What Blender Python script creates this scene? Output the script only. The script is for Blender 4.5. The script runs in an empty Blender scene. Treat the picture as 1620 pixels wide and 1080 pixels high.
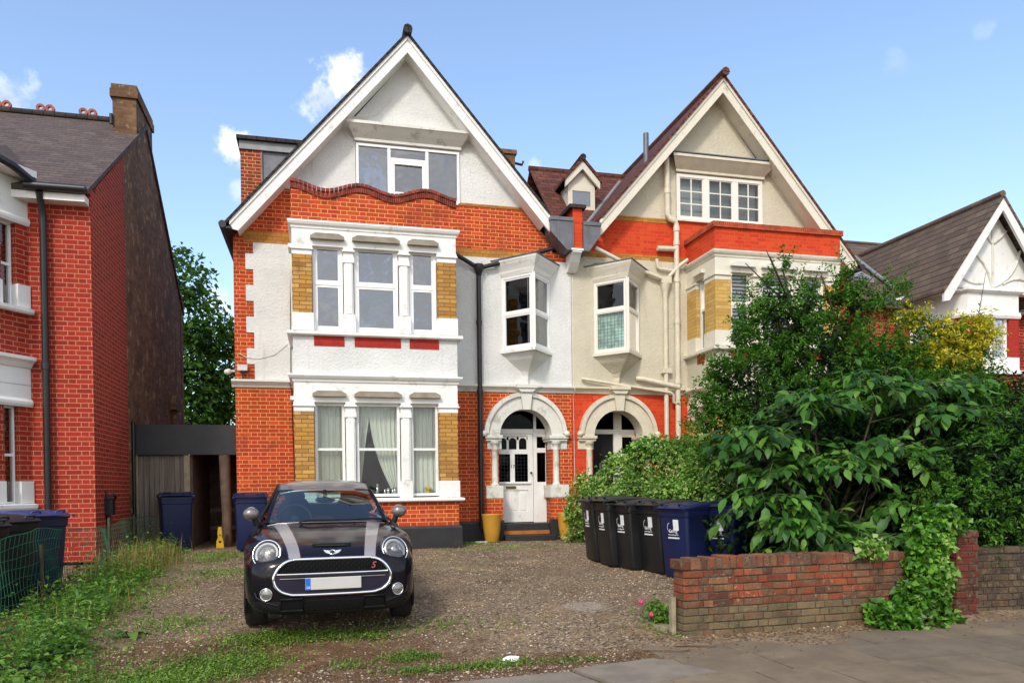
import bpy, math, random
import numpy as np
from mathutils import Vector, Matrix
R = math.radians
random.seed(7)
rng = np.random.default_rng(11)
sc = bpy.context.scene
col = sc.collection

# ------------------------------------------------------------------ camera
F_PX, PHI, PITCH, ROLL, CYO = 1200.0, .2447, -.0103, -.0123, 242.24
CAM = Vector((-5.1409, -15.2668, 1.1))
cd = bpy.data.cameras.new('camera'); cam = bpy.data.objects.new('camera', cd); col.objects.link(cam)
cd.sensor_fit = 'HORIZONTAL'; cd.sensor_width = 36.0; cd.lens = 36.0*F_PX/1620.0
cd.shift_x = 0.0; cd.shift_y = CYO/1620.0
cd.clip_start = .1; cd.clip_end = 3000
fw0 = Vector((math.sin(PHI), math.cos(PHI), 0)); rt = Vector((math.cos(PHI), -math.sin(PHI), 0)); up0 = Vector((0, 0, 1))
fwd = fw0*math.cos(PITCH)+up0*math.sin(PITCH); up = up0*math.cos(PITCH)-fw0*math.sin(PITCH)
cr, sr = math.cos(ROLL), math.sin(ROLL)
ax = rt*cr+up*sr; ay = up*cr-rt*sr        # image axes
m = Matrix((ax, ay, -fwd)).transposed().to_4x4(); m.translation = CAM
cam.matrix_world = m
sc.camera = cam

# ------------------------------------------------------------------ world, sun, exposure
SUN_EL, SUN_AZ = R(40), R(-32)            # azimuth measured from -Y (towards the street) to -X (left)
sun_dir = Vector((math.sin(SUN_AZ)*math.cos(SUN_EL), -math.cos(SUN_AZ)*math.cos(SUN_EL), math.sin(SUN_EL)))
w = bpy.data.worlds.new('World'); sc.world = w; w.use_nodes = True
nt = w.node_tree; N = nt.nodes; L = nt.links
N.clear()
out = N.new('ShaderNodeOutputWorld'); bg = N.new('ShaderNodeBackground'); sky = N.new('ShaderNodeTexSky')
sky.sky_type = 'NISHITA'; sky.sun_disc = False; sky.sun_elevation = SUN_EL
sky.sun_rotation = math.atan2(sun_dir.x, sun_dir.y)
sky.altitude = 50; sky.air_density = 1.0; sky.dust_density = 2.0; sky.ozone_density = 1.6
bg.inputs['Strength'].default_value = .15
tc = N.new('ShaderNodeTexCoord')
def wmath(op, a, b=None, c=None):
    n = N.new('ShaderNodeMath'); n.operation = op
    for i, v in enumerate((a, b, c)):
        if v is None: continue
        if isinstance(v, (int, float)): n.inputs[i].default_value = v
        else: L.new(v, n.inputs[i])
    return n.outputs[0]
def pxdir(px, py):
    a = px-810; b = py-540-CYO
    d = ax*(a/F_PX) - ay*(b/F_PX) + fwd
    return d.normalized()
noise = N.new('ShaderNodeTexNoise'); noise.inputs['Scale'].default_value = 26; noise.inputs['Detail'].default_value = 7; noise.inputs['Roughness'].default_value = .62
L.new(tc.outputs['Generated'], noise.inputs['Vector'])
total = None
# (direction towards the cloud, radius in radians, thickness): a few cumulus puffs low over the houses
for (px, py, rad, dens) in ((548, 128, .036, .85), (508, 160, .030, .5), (566, 150, .026, .65), (372, 235, .028, .8), (395, 262, .026, .7), (845, 262, .014, .35), (1425, 95, .02, .08), (1555, 48, .012, .08), (10, 165, .040, .35), (345, 480, .035, .45), (380, 300, .02, .3), (-60, 140, .05, .5)):
    d = pxdir(px, py)
    vs = N.new('ShaderNodeVectorMath'); vs.operation = 'DISTANCE'; L.new(tc.outputs['Generated'], vs.inputs[0]); vs.inputs[1].default_value = d
    q = wmath('DIVIDE', vs.outputs['Value'], rad*.72)
    q = wmath('ADD', q, wmath('MULTIPLY', wmath('SUBTRACT', noise.outputs['Fac'], .5), -3.4))
    mr = N.new('ShaderNodeMapRange'); mr.interpolation_type = 'SMOOTHSTEP'
    L.new(q, mr.inputs['Value']); mr.inputs['From Min'].default_value = 1.15; mr.inputs['From Max'].default_value = .35
    mr.inputs['To Min'].default_value = 0; mr.inputs['To Max'].default_value = dens
    total = mr.outputs[0] if total is None else wmath('MAXIMUM', total, mr.outputs[0])
# broken cloud over the street behind the photographer
sep = N.new('ShaderNodeSeparateXYZ'); L.new(tc.outputs['Generated'], sep.inputs[0])
n2 = N.new('ShaderNodeTexNoise'); n2.inputs['Scale'].default_value = 7.5; n2.inputs['Detail'].default_value = 8; n2.inputs['Roughness'].default_value = .58
L.new(tc.outputs['Generated'], n2.inputs['Vector'])
mr = N.new('ShaderNodeMapRange'); mr.interpolation_type = 'SMOOTHSTEP'; L.new(n2.outputs['Fac'], mr.inputs['Value']); mr.inputs['From Min'].default_value = .36; mr.inputs['From Max'].default_value = .54
beh = N.new('ShaderNodeMapRange'); L.new(sep.outputs['Y'], beh.inputs['Value']); beh.inputs['From Min'].default_value = -.05; beh.inputs['From Max'].default_value = -.35
total = wmath('MAXIMUM', total, wmath('MULTIPLY', mr.outputs[0], wmath('MULTIPLY', beh.outputs[0], .9)))
mix = N.new('ShaderNodeMixRGB'); L.new(total, mix.inputs['Fac']); L.new(sky.outputs[0], mix.inputs['Color1'])
cshade = N.new('ShaderNodeMapRange'); csel = N.new('ShaderNodeMixRGB'); L.new(beh.outputs[0], csel.inputs['Fac']); L.new(noise.outputs['Fac'], csel.inputs['Color1']); L.new(n2.outputs['Fac'], csel.inputs['Color2']); L.new(csel.outputs[0], cshade.inputs['Value']); cshade.inputs['From Min'].default_value = .34; cshade.inputs['From Max'].default_value = .66; cshade.inputs['To Min'].default_value = .5; cshade.inputs['To Max'].default_value = 1.05
cc = N.new('ShaderNodeMixRGB'); cc.blend_type = 'MULTIPLY'; cc.inputs['Fac'].default_value = 1; cc.inputs['Color1'].default_value = (4.9, 4.95, 5.15, 1); L.new(cshade.outputs[0], cc.inputs['Color2'])
L.new(cc.outputs[0], mix.inputs['Color2'])
L.new(mix.outputs[0], bg.inputs['Color']); L.new(bg.outputs[0], out.inputs['Surface'])

sl = bpy.data.lights.new('sun', 'SUN'); sl.energy = 1.12; sl.angle = R(8); sl.color = (1, .94, .86)
so = bpy.data.objects.new('sun', sl); col.objects.link(so); so.location = sun_dir*60
so.rotation_euler = sun_dir.to_track_quat('Z', 'Y').to_euler()
vs_ = sc.view_settings; vs_.view_transform = 'Standard'; vs_.look = 'None'; vs_.exposure = 1.05; vs_.gamma = 1
try: sc.cycles.use_denoising = True
except Exception: pass
sc.cycles.max_bounces = 10; sc.cycles.transparent_max_bounces = 24; sc.cycles.glossy_bounces = 4

# ------------------------------------------------------------------ mesh helpers
SPLIT = {'render_panel', 'bay_stone', 'ochre_band', 'plinth', 'string_course', 'bay_wall', 'spandrel_panel', 'waste_pipe', 'cable', 'ridge_tile', 'pier', 'pier_stone', 'gable_wall', 'hood_mould', 'roof', 'soffit', 'barge_board', 'side_wall', 'wall', 'bay_floor', 'room_wall', 'porch_reveal', 'infill_board', 'rail', 'gutter', 'curtain', 'blind_board', 'mark', 'bloom', 'board', 'twig_piece', 'valley_flashing'}
class MB:
    def __init__(s): s.v = []; s.f = []; s.sm = []
    def add(s, vs, fs, smooth=False):
        b = len(s.v); s.v += [tuple(p) for p in vs]
        for q in fs: s.f.append(tuple(b+i for i in q)); s.sm.append(smooth)
        return s
    def box(s, x0, x1, y0, y1, z0, z1):
        x0, x1 = sorted((x0, x1)); y0, y1 = sorted((y0, y1)); z0, z1 = sorted((z0, z1))
        v = [(x, y, z) for x in (x0, x1) for y in (y0, y1) for z in (z0, z1)]
        return s.add(v, [(0, 1, 3, 2), (4, 6, 7, 5), (0, 4, 5, 1), (2, 3, 7, 6), (0, 2, 6, 4), (1, 5, 7, 3)])
    def fbox(s, fr, u0, u1, n0, n1, z0, z1):
        u0, u1 = sorted((u0, u1)); n0, n1 = sorted((n0, n1))
        P = lambda u, n, z: fr.p(u, n, z)
        v = [P(u, n, z) for u in (u0, u1) for n in (n0, n1) for z in (z0, z1)]
        return s.add(v, [(0, 1, 3, 2), (4, 6, 7, 5), (0, 4, 5, 1), (2, 3, 7, 6), (0, 2, 6, 4), (1, 5, 7, 3)])
    def prism(s, poly, fn, a0, a1, smooth=False):
        """poly: 2D points; fn(p, q, a) -> xyz; extruded from a0 to a1"""
        n = len(poly)
        v = [fn(p[0], p[1], a0) for p in poly]+[fn(p[0], p[1], a1) for p in poly]
        s.add(v, [tuple(range(n))[::-1], tuple(range(n, 2*n))])
        return s.add(v, [(i, (i+1) % n, n+(i+1) % n, n+i) for i in range(n)], smooth)
    def xz(s, poly, y0, y1): return s.prism(poly, lambda a, b, c: (a, c, b), y0, y1)
    def yz(s, poly, x0, x1): return s.prism(poly, lambda a, b, c: (c, a, b), x0, x1)
    def xy(s, poly, z0, z1): return s.prism(poly, lambda a, b, c: (a, b, c), z0, z1)
    def tube(s, pts, r, n=8, cap=True, smooth=True):
        pts = [Vector(p) for p in pts]; rs = r if isinstance(r, (list, tuple)) else [r]*len(pts)
        rings = []; ref = None
        for i, p in enumerate(pts):
            a = pts[max(i-1, 0)]; b = pts[min(i+1, len(pts)-1)]
            t = (b-a)
            if t.length < 1e-9: t = Vector((0, 0, 1))
            t.normalize()
            if ref is None: ref = Vector((0, 0, 1)) if abs(t.z) < .9 else Vector((1, 0, 0))
            x = t.cross(ref)
            if x.length < 1e-5: x = t.cross(Vector((0, 1, 0)))
            x.normalize(); y = x.cross(t); ref = y if abs(t.dot(y)) < .9 else ref
            rings.append([p+x*(math.cos(2*math.pi*k/n)*rs[i])+y*(math.sin(2*math.pi*k/n)*rs[i]) for k in range(n)])
        v = [q for g in rings for q in g]
        f = [(i*n+k, i*n+(k+1) % n, (i+1)*n+(k+1) % n, (i+1)*n+k) for i in range(len(pts)-1) for k in range(n)]
        s.add(v, f, smooth)
        if cap: s.add(rings[0], [tuple(range(n))[::-1]]); s.add(rings[-1], [tuple(range(n))])
        return s
    def lathe(s, prof, c=(0, 0, 0), axis=None, n=24, smooth=True, ang=2*math.pi, sx=1., sy=1.):
        """prof: (radius, height) pairs; axis: direction of height"""
        A = Vector(axis).normalized() if axis else Vector((0, 0, 1))
        X = A.orthogonal().normalized() if axis else Vector((1, 0, 0))
        if axis: 
            X = Vector((0, 0, 1)).cross(A)
            X = X.normalized() if X.length > 1e-4 else Vector((1, 0, 0))
        Yv = A.cross(X); C = Vector(c)
        full = abs(ang-2*math.pi) < 1e-6; m_ = n if full else n+1
        v = []
        for (r, h) in prof:
            for k in range(m_):
                t = ang*k/n
                v.append(C+A*h+X*(r*math.cos(t)*sx)+Yv*(r*math.sin(t)*sy))
        f = []
        for i in range(len(prof)-1):
            for k in range(n):
                k2 = (k+1) % m_
                f.append((i*m_+k, i*m_+k2, (i+1)*m_+k2, (i+1)*m_+k))
        return s.add(v, f, smooth)
    def ball(s, c, r, n=12, m_=8, sc_=(1, 1, 1)):
        prof = [(max(r*math.sin(math.pi*i/m_), 1e-4), -r*math.cos(math.pi*i/m_)) for i in range(m_+1)]
        b = len(s.v); s.lathe(prof, (0, 0, 0), n=n)
        for i in range(b, len(s.v)):
            p = s.v[i]; s.v[i] = (c[0]+p[0]*sc_[0], c[1]+p[1]*sc_[1], c[2]+p[2]*sc_[2])
        return s
    def sweep(s, path, prof, side=1, closed_prof=True, smooth=False):
        """path: plan points (x,y) open; prof: (outward, z). outward is to the right of the path * side"""
        P = [Vector((p[0], p[1])) for p in path]; offs = []
        for i in range(len(P)):
            ns = []
            if i > 0: d = (P[i]-P[i-1]).normalized(); ns.append(Vector((d.y, -d.x))*side)
            if i < len(P)-1: d = (P[i+1]-P[i]).normalized(); ns.append(Vector((d.y, -d.x))*side)
            if len(ns) == 2:
                b = ns[0]+ns[1]
                b = b/(b.length_squared)*2 if b.length > 1e-4 else ns[0]
            else: b = ns[0]
            offs.append(b)
        k = len(prof); v = []
        for i in range(len(P)):
            for (o, z) in prof: q = P[i]+offs[i]*o; v.append((q.x, q.y, z))
        kk = k if closed_prof else k-1
        f = [(i*k+j, i*k+(j+1) % k, (i+1)*k+(j+1) % k, (i+1)*k+j) for i in range(len(P)-1) for j in range(kk)]
        s.add(v, f, smooth)
        if closed_prof: s.add(v[:k], [tuple(range(k))]); s.add(v[-k:], [tuple(range(k))[::-1]])
        return s
    def grid(s, fn, us, vs, smooth=True):
        v = [fn(a, b) for a in us for b in vs]; n = len(vs)
        f = [(i*n+j, i*n+j+1, (i+1)*n+j+1, (i+1)*n+j) for i in range(len(us)-1) for j in range(n-1)]
        return s.add(v, f, smooth)
    def clusters(s, eps=.012):
        """vertex islands whose boxes touch belong together"""
        par = list(range(len(s.v)))
        def find(a):
            while par[a] != a: par[a] = par[par[a]]; a = par[a]
            return a
        for f in s.f:
            for q in f[1:]: par[find(q)] = find(f[0])
        isl = {}
        for i in range(len(s.v)): isl.setdefault(find(i), []).append(i)
        bb = []
        for k, ids in isl.items():
            P = np.array([s.v[i] for i in ids]); bb.append([P.min(0)-eps, P.max(0)+eps, {k}])
        ch = True
        while ch:
            ch = False
            for i in range(len(bb)):
                for j in range(len(bb)-1, i, -1):
                    if (bb[i][0] <= bb[j][1]).all() and (bb[j][0] <= bb[i][1]).all():
                        bb[i] = [np.minimum(bb[i][0], bb[j][0]), np.maximum(bb[i][1], bb[j][1]), bb[i][2] | bb[j][2]]; del bb[j]; ch = True
        out = []
        for _, _, ks in bb:
            m_ = MB(); mp = {}
            for f, sm in zip(s.f, s.sm):
                if find(f[0]) in ks:
                    for q in f:
                        if q not in mp: mp[q] = len(m_.v); m_.v.append(s.v[q])
                    m_.f.append(tuple(mp[q] for q in f)); m_.sm.append(sm)
            out.append(m_)
        return out
    def build(s, name, mat, parent=None, off=None, bevel=0, fix=True):
        if name in SPLIT and not getattr(s, 'one', False):
            cl = s.clusters()
            for c in cl: c.one = True
            return [c.build(name, mat, parent, off, bevel, fix) for c in cl][0]
        me = bpy.data.meshes.new(name)
        v = s.v
        o_ = off if off is not None else root_off(parent)
        if o_ is not None: v = [(a-o_[0], b-o_[1], c-o_[2]) for (a, b, c) in v]
        me.from_pydata([tuple(p) for p in v], [], s.f)
        me.polygons.foreach_set('use_smooth', s.sm)
        if fix:
            import bmesh
            bm = bmesh.new(); bm.from_mesh(me); bmesh.ops.recalc_face_normals(bm, faces=bm.faces); bm.to_mesh(me); bm.free()
        me.update()
        me.materials.append(mat)
        o = bpy.data.objects.new(name, me); col.objects.link(o)
        if parent: o.parent = parent
        if bevel:
            b = o.modifiers.new('bevel', 'BEVEL'); b.width = bevel; b.segments = 2; b.limit_method = 'ANGLE'; b.angle_limit = R(40)
        return o
LOCAL = {}
def root_off(p):
    if p is None: return None
    while p.parent: p = p.parent
    return None if p.name in LOCAL else tuple(p.location)
def tag(o, label, cat, group=None, kind=None):
    if label: o['label'] = label
    if cat: o['category'] = cat
    if group: o['group'] = group
    if kind: o['kind'] = kind
    return o
def thing(name, label, cat, loc=(0, 0, 0), group=None, local=False, rz=0):
    o = bpy.data.objects.new(name, None); col.objects.link(o); o.location = loc; o.rotation_euler = (0, 0, rz)
    o.empty_display_size = .2
    if local: LOCAL[o.name] = 1
    return tag(o, label, cat, group)
def struct(o): o['kind'] = 'structure'; return o
def copy_tree(o, parent=None):
    c = o.copy(); col.objects.link(c)
    if parent: c.parent = parent
    if o.name in LOCAL: LOCAL[c.name] = 1
    for ch in [x for x in o.children]: copy_tree(ch, c)
    return c
class Fr:
    """vertical facade frame: u along the wall, n outward, z up"""
    def __init__(s, p0, p1, flip=False):
        s.o = Vector((p0[0], p0[1], 0)); d = Vector((p1[0]-p0[0], p1[1]-p0[1], 0)); s.len = d.length; s.u = d.normalized()
        s.n = Vector((s.u.y, -s.u.x, 0))
        if flip: s.n = -s.n
    def p(s, u, n, z): q = s.o+s.u*u+s.n*n; return (q.x, q.y, z)
GZ = ([-8.6, -8.2, -7.6, -7.0, -4.5, -1.5, 0], [-.43, -.39, -.30, -.25, -.17, -.02, 0])
def gz(y): return float(np.interp(y, *GZ))
# ------------------------------------------------------------------ materials
class G:
    def __init__(s, name):
        s.m = bpy.data.materials.new(name); s.m.use_nodes = True; s.t = s.m.node_tree; s.t.nodes.clear()
        s.out = s.t.nodes.new('ShaderNodeOutputMaterial')
    def n(s, typ, **kw):
        x = s.t.nodes.new('ShaderNode'+typ)
        for k, v in kw.items():
            setattr(x, k, v)
        return x
    def set(s, node, **kw):
        for k, v in kw.items():
            k = k.replace('_', ' ')
            if hasattr(v, 'is_output'): s.t.links.new(v, node.inputs[k])
            else: node.inputs[k].default_value = v
        return node
    def lk(s, a, b): s.t.links.new(a, b)
    def math(s, op, *a):
        x = s.n('Math', operation=op)
        for i, v in enumerate(a):
            if hasattr(v, 'is_output'): s.lk(v, x.inputs[i])
            else: x.inputs[i].default_value = v
        return x.outputs[0]
    def mix(s, fac, a, b, blend='MIX'):
        x = s.n('MixRGB', blend_type=blend)
        for k, v in (('Fac', fac), ('Color1', a), ('Color2', b)):
            if hasattr(v, 'is_output'): s.lk(v, x.inputs[k])
            else: x.inputs[k].default_value = v if isinstance(v, (int, float)) else (*v, 1)
        return x.outputs[0]
    def noise(s, scale, detail=4, rough=.55, vec=None, out='Fac'):
        x = s.n('TexNoise'); x.inputs['Scale'].default_value = scale; x.inputs['Detail'].default_value = detail; x.inputs['Roughness'].default_value = rough
        s.lk(vec if vec is not None else s.pos(), x.inputs['Vector'])
        return x.outputs[out]
    def pos(s):
        if not hasattr(s, '_geo'): s._geo = s.n('NewGeometry')
        return s._geo.outputs['Position']
    def geo(s, o): s.pos(); return s._geo.outputs[o]
    def rng(s, v, a, b, c=0., d=1., smooth=True):
        x = s.n('MapRange'); x.interpolation_type = 'SMOOTHSTEP' if smooth else 'LINEAR'
        s.lk(v, x.inputs['Value'])
        for k, q in zip(('From Min', 'From Max', 'To Min', 'To Max'), (a, b, c, d)): x.inputs[k].default_value = q
        return x.outputs[0]
    def bump(s, h, strength=.5, dist=.01, normal=None):
        x = s.n('Bump'); x.inputs['Strength'].default_value = strength; x.inputs['Distance'].default_value = dist
        s.lk(h, x.inputs['Height'])
        if normal is not None: s.lk(normal, x.inputs['Normal'])
        return x.outputs[0]
    def bsdf(s, color, rough=.6, metal=0, normal=None, spec=None, coat=0, **kw):
        b = s.n('BsdfPrincipled')
        for k, v in (('Base Color', color), ('Roughness', rough), ('Metallic', metal)):
            if hasattr(v, 'is_output'): s.lk(v, b.inputs[k])
            else: b.inputs[k].default_value = (*v, 1) if isinstance(v, tuple) else v
        if spec is not None: b.inputs['Specular IOR Level'].default_value = spec
        if coat: b.inputs['Coat Weight'].default_value = coat; b.inputs['Coat Roughness'].default_value = .03
        if normal is not None: s.lk(normal, b.inputs['Normal'])
        s.lk(b.outputs[0], s.out.inputs['Surface'])
        s.b = b
        return s.m
def hexl(h):
    c = [int(h[i:i+2], 16)/255 for i in (0, 2, 4)]
    return tuple(x/12.92 if x < .04045 else ((x+.055)/1.055)**2.4 for x in c)
def plain(name, c, rough=.6, metal=0, var=.15, nscale=3., bump=0., bscale=40., coat=0, spec=None, dirt=None):
    g = G(name)
    n = g.noise(nscale, 5)
    colr = g.mix(1, c, g.mix(0, (1, 1, 1), (1, 1, 1)), 'MULTIPLY') if False else None
    f = g.rng(n, .25, .75, 1-var, 1+var)
    rgb = g.n('CombineColor'); 
    for i in range(3): g.lk(f, rgb.inputs[i])
    colr = g.mix(1., c, rgb.outputs[0], 'MULTIPLY')
    if dirt: 
        dn = g.rng(g.noise(dirt[1], 6, .65), dirt[2], dirt[2]+.16)
        colr = g.mix(g.math('MULTIPLY', dn, dirt[3]), colr, dirt[0])
    nm = g.bump(g.noise(bscale, 6), bump, .01) if bump else None
    return g.bsdf(colr, rough, metal, nm, spec, coat)
def wall_uv(g):
    sp = g.n('SeparateXYZ'); g.lk(g.pos(), sp.inputs[0]); sn = g.n('SeparateXYZ'); g.lk(g.geo('True Normal'), sn.inputs[0])
    nx = g.math('GREATER_THAN', g.math('ABSOLUTE', sn.outputs[0]), .71)
    nz = g.math('GREATER_THAN', g.math('ABSOLUTE', sn.outputs[2]), .71)
    def sel(f, a, b): return g.math('ADD', g.math('MULTIPLY', a, g.math('SUBTRACT', 1., f)), g.math('MULTIPLY', b, f))
    return sel(nx, sp.outputs[0], sp.outputs[1]), sel(nz, sp.outputs[2], sp.outputs[1])
def brick(name, cols, mortar, bond='flemish', ch=.075, joint=.013, hdr=None, dirt=None, rough=.85, bumps=.6, soot=None, mvar=.2, lichen=None, uoff=0):
    g = G(name); u, v = wall_uv(g)
    wob = g.math('MULTIPLY', g.math('SUBTRACT', g.noise(9, 3), .5), .006)
    v = g.math('ADD', v, wob); u = g.math('ADD', u, g.math('ADD', wob, 20.+uoff))
    per = .3375 if bond == 'flemish' else .225
    vr = g.math('DIVIDE', g.math('ADD', v, 5.), ch); row = g.math('FLOOR', vr); fv = g.math('FRACT', vr)
    par = g.math('MULTIPLY', g.math('FRACT', g.math('MULTIPLY', row, .5)), 1.0)
    u2 = g.math('ADD', g.math('DIVIDE', u, per), par); cell = g.math('FLOOR', u2); fu = g.math('FRACT', u2)
    sp = .667
    du = g.math('MINIMUM', fu, g.math('SUBTRACT', 1., fu))
    ish = g.math('GREATER_THAN', fu, sp)
    if bond == 'flemish': du = g.math('MINIMUM', du, g.math('ABSOLUTE', g.math('SUBTRACT', fu, sp)))
    d = g.math('MINIMUM', g.math('MULTIPLY', du, per), g.math('MULTIPLY', g.math('MINIMUM', fv, g.math('SUBTRACT', 1., fv)), ch))
    d = g.math('ADD', d, g.math('MULTIPLY', g.math('SUBTRACT', g.noise(60, 3), .5), .004))
    mask = g.rng(d, joint*.5-.0015, joint*.5+.002)
    cid = g.n('CombineXYZ'); g.lk(g.math('ADD', g.math('MULTIPLY', cell, 2.), ish if bond == 'flemish' else 0.), cid.inputs[0]); g.lk(row, cid.inputs[1])
    wn = g.n('TexWhiteNoise', noise_dimensions='2D'); g.lk(cid.outputs[0], wn.inputs['Vector'])
    ramp = g.n('ValToRGB'); ramp.color_ramp.interpolation = 'LINEAR'
    el = ramp.color_ramp.elements
    while len(el) < len(cols): el.new(.5)
    for i, c in enumerate(cols): el[i].position = i/(max(len(cols)-1, 1)); el[i].color = (*c, 1)
    g.lk(wn.outputs['Value'], ramp.inputs['Fac'])
    bc = ramp.outputs[0]
    if hdr: bc = g.mix(g.math('MULTIPLY', ish, hdr[1]), bc, hdr[0])
    fine = g.noise(55, 6, .7)
    f = g.rng(fine, .2, .8, .78, 1.2); cv = g.n('CombineColor'); [g.lk(f, cv.inputs[i]) for i in range(3)]
    bc = g.mix(1., bc, cv.outputs[0], 'MULTIPLY')
    mo = g.mix(g.rng(g.noise(14, 4), .35, .7, 0, mvar), mortar, tuple(x*.45 for x in mortar))
    cl = g.mix(mask, mo, bc)
    if dirt:   # (colour, scale, threshold, amount)
        dn = g.rng(g.noise(dirt[1], 6, .62), dirt[2], dirt[2]+.2)
        cl = g.mix(g.math('MULTIPLY', dn, dirt[3]), cl, dirt[0])
    if lichen:
        dn = g.rng(g.noise(lichen[1], 5, .75), lichen[2], lichen[2]+.06)
        cl = g.mix(g.math('MULTIPLY', dn, lichen[3]), cl, lichen[0])
    h = g.math('ADD', g.math('MULTIPLY', mask, 1.), g.math('MULTIPLY', fine, .45))
    return g.bsdf(cl, rough, 0, g.bump(h, bumps, .006), .3)
def stucco(name, c, bumps=.5, scale=38, stain=None):
    g = G(name)
    big = g.rng(g.noise(1.3, 6, .6), .3, .75, .88, 1.03); cv = g.n('CombineColor'); [g.lk(big, cv.inputs[i]) for i in range(3)]
    cl = g.mix(1., c, cv.outputs[0], 'MULTIPLY')
    if stain:
        sp = g.n('Mapping'); g.lk(g.pos(), sp.inputs['Vector']); sp.inputs['Scale'].default_value = (7, 7, .7)
        dn = g.rng(g.noise(1., 6, .65, sp.outputs[0]), .56, .8); cl = g.mix(g.math('MULTIPLY', dn, stain[1]), cl, stain[0])
    vo = g.n('TexVoronoi'); vo.inputs['Scale'].default_value = scale*.7; g.lk(g.pos(), vo.inputs['Vector'])
    h = g.math('ADD', g.math('MULTIPLY', g.noise(scale, 4, .6), 1.), g.math('MULTIPLY', vo.outputs['Distance'], .5))
    return g.bsdf(cl, .8, 0, g.bump(h, bumps, .02), .25)
def tiles(name, cols, tw, th, axis_u='auto', moss=None, bumps=.7, side=1.):
    """roof tiles: u horizontal along the slope, rows along height"""
    g = G(name)
    sp = g.n('SeparateXYZ'); g.lk(g.pos(), sp.inputs[0]); sn = g.n('SeparateXYZ'); g.lk(g.geo('True Normal'), sn.inputs[0])
    f = g.math('GREATER_THAN', g.math('ABSOLUTE', sn.outputs[0]), g.math('ABSOLUTE', sn.outputs[1]))
    u = g.math('ADD', g.math('MULTIPLY', sp.outputs[0], g.math('SUBTRACT', 1., f)), g.math('MULTIPLY', sp.outputs[1], f))
    vr = g.math('DIVIDE', sp.outputs[2], th); row = g.math('FLOOR', vr); fv = g.math('FRACT', vr)
    u2 = g.math('ADD', g.math('DIVIDE', g.math('ADD', u, 50.), tw), g.math('FRACT', g.math('MULTIPLY', row, .5))); cell = g.math('FLOOR', u2); fu = g.math('FRACT', u2)
    cid = g.n('CombineXYZ'); g.lk(cell, cid.inputs[0]); g.lk(row, cid.inputs[1])
    wn = g.n('TexWhiteNoise', noise_dimensions='2D'); g.lk(cid.outputs[0], wn.inputs['Vector'])
    ramp = g.n('ValToRGB'); el = ramp.color_ramp.elements
    while len(el) < len(cols): el.new(.5)
    for i, c in enumerate(cols): el[i].position = i/(len(cols)-1); el[i].color = (*c, 1)
    g.lk(wn.outputs['Value'], ramp.inputs['Fac'])
    gap = g.math('MINIMUM', g.rng(fv, .0, .22), g.rng(g.math('MINIMUM', fu, g.math('SUBTRACT', 1., fu)), .0, .06, 1.-side, 1.))
    fine = g.noise(18, 6, .7)
    fm = g.rng(fine, .25, .75, .7, 1.25); cv = g.n('CombineColor'); [g.lk(fm, cv.inputs[i]) for i in range(3)]
    cl = g.mix(1., ramp.outputs[0], cv.outputs[0], 'MULTIPLY')
    cl = g.mix(gap, tuple(x*.25 for x in cols[0]), cl)
    if moss:
        dn = g.rng(g.noise(moss[1], 6, .7), moss[2], moss[2]+.12); cl = g.mix(g.math('MULTIPLY', dn, moss[3]), cl, moss[0])
    h = g.math('ADD', g.math('MULTIPLY', g.math('SUBTRACT', 1., fv), .8), g.math('MULTIPLY', gap, .6))
    return g.bsdf(cl, .8, 0, g.bump(h, bumps, .02), .3)
def leafmat(name, cols, rough=.45, trans=.3, spec=.4, veins=False):
    g = G(name)
    ramp = g.n('ValToRGB'); el = ramp.color_ramp.elements
    while len(el) < len(cols): el.new(.5)
    for i, c in enumerate(cols): el[i].position = i/(len(cols)-1); el[i].color = (*c, 1)
    g.lk(g.geo('Random Per Island'), ramp.inputs['Fac'])
    cl = ramp.outputs[0]
    big = g.rng(g.noise(1.6, 3), .35, .7, .75, 1.2); cv = g.n('CombineColor'); [g.lk(big, cv.inputs[i]) for i in range(3)]
    cl = g.mix(1., cl, cv.outputs[0], 'MULTIPLY')
    b = g.n('BsdfPrincipled'); g.lk(cl, b.inputs['Base Color']); b.inputs['Roughness'].default_value = rough; b.inputs['Specular IOR Level'].default_value = spec
    t = g.n('BsdfTranslucent'); g.lk(g.mix(1., cl, (1.3, 1.5, .5), 'MULTIPLY'), t.inputs['Color'])
    mx = g.n('MixShader'); mx.inputs[0].default_value = trans; g.lk(b.outputs[0], mx.inputs[1]); g.lk(t.outputs[0], mx.inputs[2])
    g.lk(mx.outputs[0], g.out.inputs['Surface'])
    return g.m
def glassmat(name, tint=(.8, .85, .85), refl=.10, rough=.01, wob=0., fk=.9):
    g = G(name)
    tr = g.n('BsdfTransparent'); tr.inputs[0].default_value = (*tint, 1)
    gl = g.n('BsdfGlossy'); gl.inputs['Roughness'].default_value = rough; gl.inputs[0].default_value = (1, 1, 1, 1)
    fr = g.n('LayerWeight'); fr.inputs['Blend'].default_value = .25
    fac = g.math('MINIMUM', g.math('ADD', g.math('MULTIPLY', fr.outputs['Fresnel'], fk), refl), 1.)
    if wob:
        nb = g.bump(g.noise(2.2, 2), wob, .02); g.lk(nb, gl.inputs['Normal'])
    mx = g.n('MixShader'); g.lk(fac, mx.inputs[0]); g.lk(tr.outputs[0], mx.inputs[1]); g.lk(gl.outputs[0], mx.inputs[2])
    g.lk(mx.outputs[0], g.out.inputs['Surface'])
    return g.m
M = {}
M['brick_l'] = brick('orange_brick', [hexl('a63616'), hexl('b63e1a'), hexl('c2481e'), hexl('a43a1c'), hexl('ca5222')], hexl('dda066'), hdr=(hexl('98341c'), .4), dirt=(hexl('6c2e1c'), 1.7, .5, .5), joint=.0105)
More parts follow.
